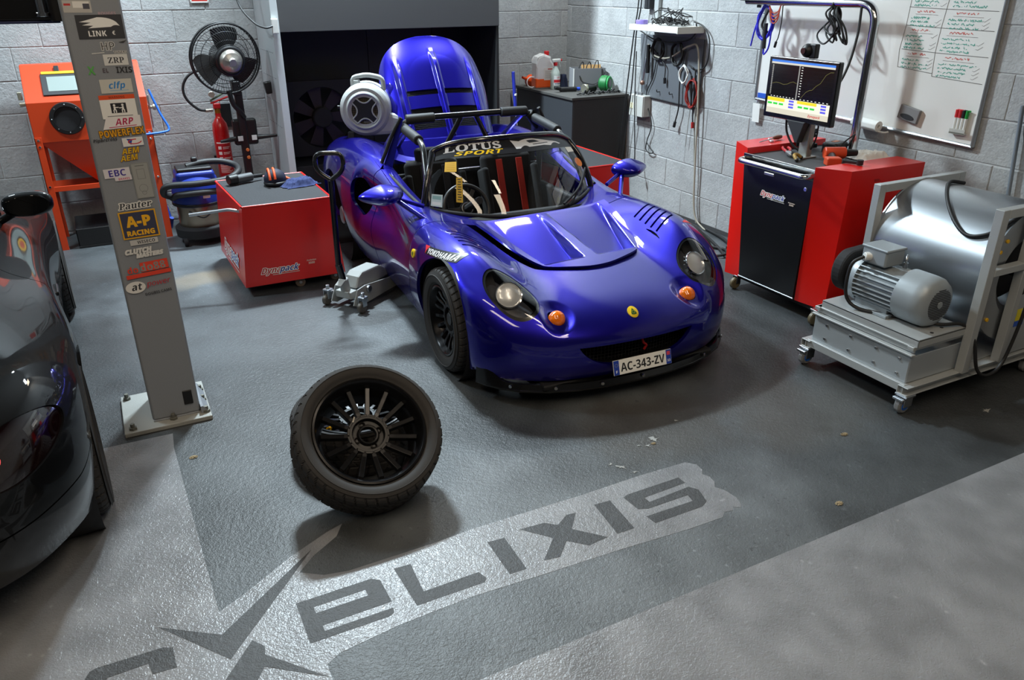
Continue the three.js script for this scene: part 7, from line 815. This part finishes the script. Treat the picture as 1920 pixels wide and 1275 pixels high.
  part('terminal_box', [box(0.14, 0.085, 0.15, MX - 0.01, MY + 0.155, 5.02, 0.012, 2), box(0.15, 0.014, 0.16, MX - 0.01, MY + 0.20, 5.02, 0.006)], M.motor, t); part('cable_gland', [rod([MX - 0.10, MY + 0.15, 4.98], [MX - 0.06, MY + 0.15, 5.0], 0.022, 16)], M.paper, t); part('lifting_eye', [mv(rot(new THREE.TorusGeometry(0.02, 0.007, 10, 24), 0, 0.6), MX + 0.03, MY + 0.155, 5.13), cyl(0.012, 0.03, MX + 0.03, MY + 0.125, 5.13, 'y', 12)], M.steel, t); part('motor_feet', [box(0.22, 0.016, 0.24, MX, 0.404, 5.06, 0.003), box(0.03, 0.06, 0.2, MX - 0.07, 0.425, 5.06, 0.004), box(0.03, 0.06, 0.2, MX + 0.07, 0.425, 5.06, 0.004)], M.motor, t); part('rating_plate', box(0.06, 0.004, 0.035, MX + 0.01, MY + 0.118, 5.20, 0.001), M.paper, t);
  { const pts = []; for (let i = 0; i <= 16; i++) { const a = Math.PI / 2 + i / 16 * Math.PI; pts.push([MX + 0.10 * Math.cos(a) - 0.02, MY + 0.02 + 0.115 * Math.sin(a)]); } pts.push([MX + 0.45, MY + 0.02], [MX + 0.45, MY + 0.16]); part('belt_guard', extrude(pts, 0.07, 0.014).translate(0, 0, 4.80), M.blackMatte, t); }
  part('motor_cable', tube([[MX - 0.10, MY + 0.15, 4.98], [MX - 0.15, MY + 0.10, 4.95], [MX - 0.165, MY - 0.05, 4.96], [MX - 0.14, 0.41, 5.02], [MX - 0.08, 0.405, 5.14], [MX + 0.0, 0.408, 5.27], [MX + 0.05, 0.41, 5.37], [MX + 0.16, 0.405, 5.42], [MX + 0.20, 0.33, 5.47], [MX + 0.24, 0.17, 5.50], [MX + 0.32, 0.13, 5.52], [MX + 0.42, 0.20, 5.52], [MX + 0.48, 0.5, 5.52], [MX + 0.52, 0.85, 5.5], [MX + 0.56, 1.0, 5.48]], 0.009, 160, 8), M.cable, t); const ring = [], drumAt = (a, z, o = 0.012) => [DX + (R + o) * Math.cos(a), DY + (R + o) * Math.sin(a), z];
  for (const [a, z] of [[1.30, 4.92], [1.55, 4.90], [1.85, 4.96], [2.15, 5.05], [2.42, 5.16], [2.55, 5.26], [2.45, 5.35], [2.2, 5.40], [1.9, 5.415], [1.65, 5.42]]) ring.push(drumAt(a, z)); part('drum_cable', tube(ring, 0.010, 100, 8), M.cable, t); }
// floor clutter by the right wall
{ const t = thing('floor_cables', 'bundle of dark cables on the floor between car and console', 'cables', [0, 0, 0]); part('cable', tube([[-0.10, 0.012, 2.30], [-0.16, 0.012, 2.6], [-0.30, 0.014, 2.95], [-0.42, 0.014, 3.2], [-0.5, 0.014, 3.5]], 0.012, 40, 8), M.cable, t); part('cable', tube([[-0.05, 0.014, 2.5], [-0.10, 0.016, 2.75], [-0.22, 0.03, 3.0], [-0.35, 0.02, 3.12], [-0.33, 0.014, 3.3], [-0.22, 0.014, 3.2], [-0.14, 0.014, 3.4]], 0.014, 60, 8), M.cable, t); part('cable', tube([[-0.42, 0.016, 2.85], [-0.30, 0.016, 3.0], [-0.38, 0.03, 3.15], [-0.47, 0.014, 3.1], [-0.44, 0.014, 2.98]], 0.012, 40, 8), M.cable, t); part('plug_block', box(0.06, 0.04, 0.09, -0.24, 0.02, 3.05, 0.01), M.black, t); }
[[-4.466, 4.223, 0.012, 'tan crumb on the floor beside the lift post foot'], [-2.527, 5.098, 0.008, 'grey crumb on the floor above the last painted letter'], [-1.668, 5.453, 0.012, 'tan crumb on the dark floor right of the lettering, nearer the silver cart'], [-2.12, 5.83, 0.012, 'pale crumb on the dark stripe right of the lettering']].forEach(([x, z, s, l], i) => { const g = new THREE.IcosahedronGeometry(s, 1), p = g.attributes.position, r = rng(60 + i); for (let k = 0; k < p.count; k++) { const f = 0.8 + 0.4 * Math.sin(k * 7.1 + i); p.setXYZ(k, p.getX(k) * f * 1.5, Math.abs(p.getY(k)) * 0.5 * f, p.getZ(k) * f); } g.computeVertexNormals(); const m = solo('crumb', g, std(0x9a8a6c, 0.9), l, 'debris'); m.position.set(x, 0.0015, z); });
renderer.render(scene, camera);
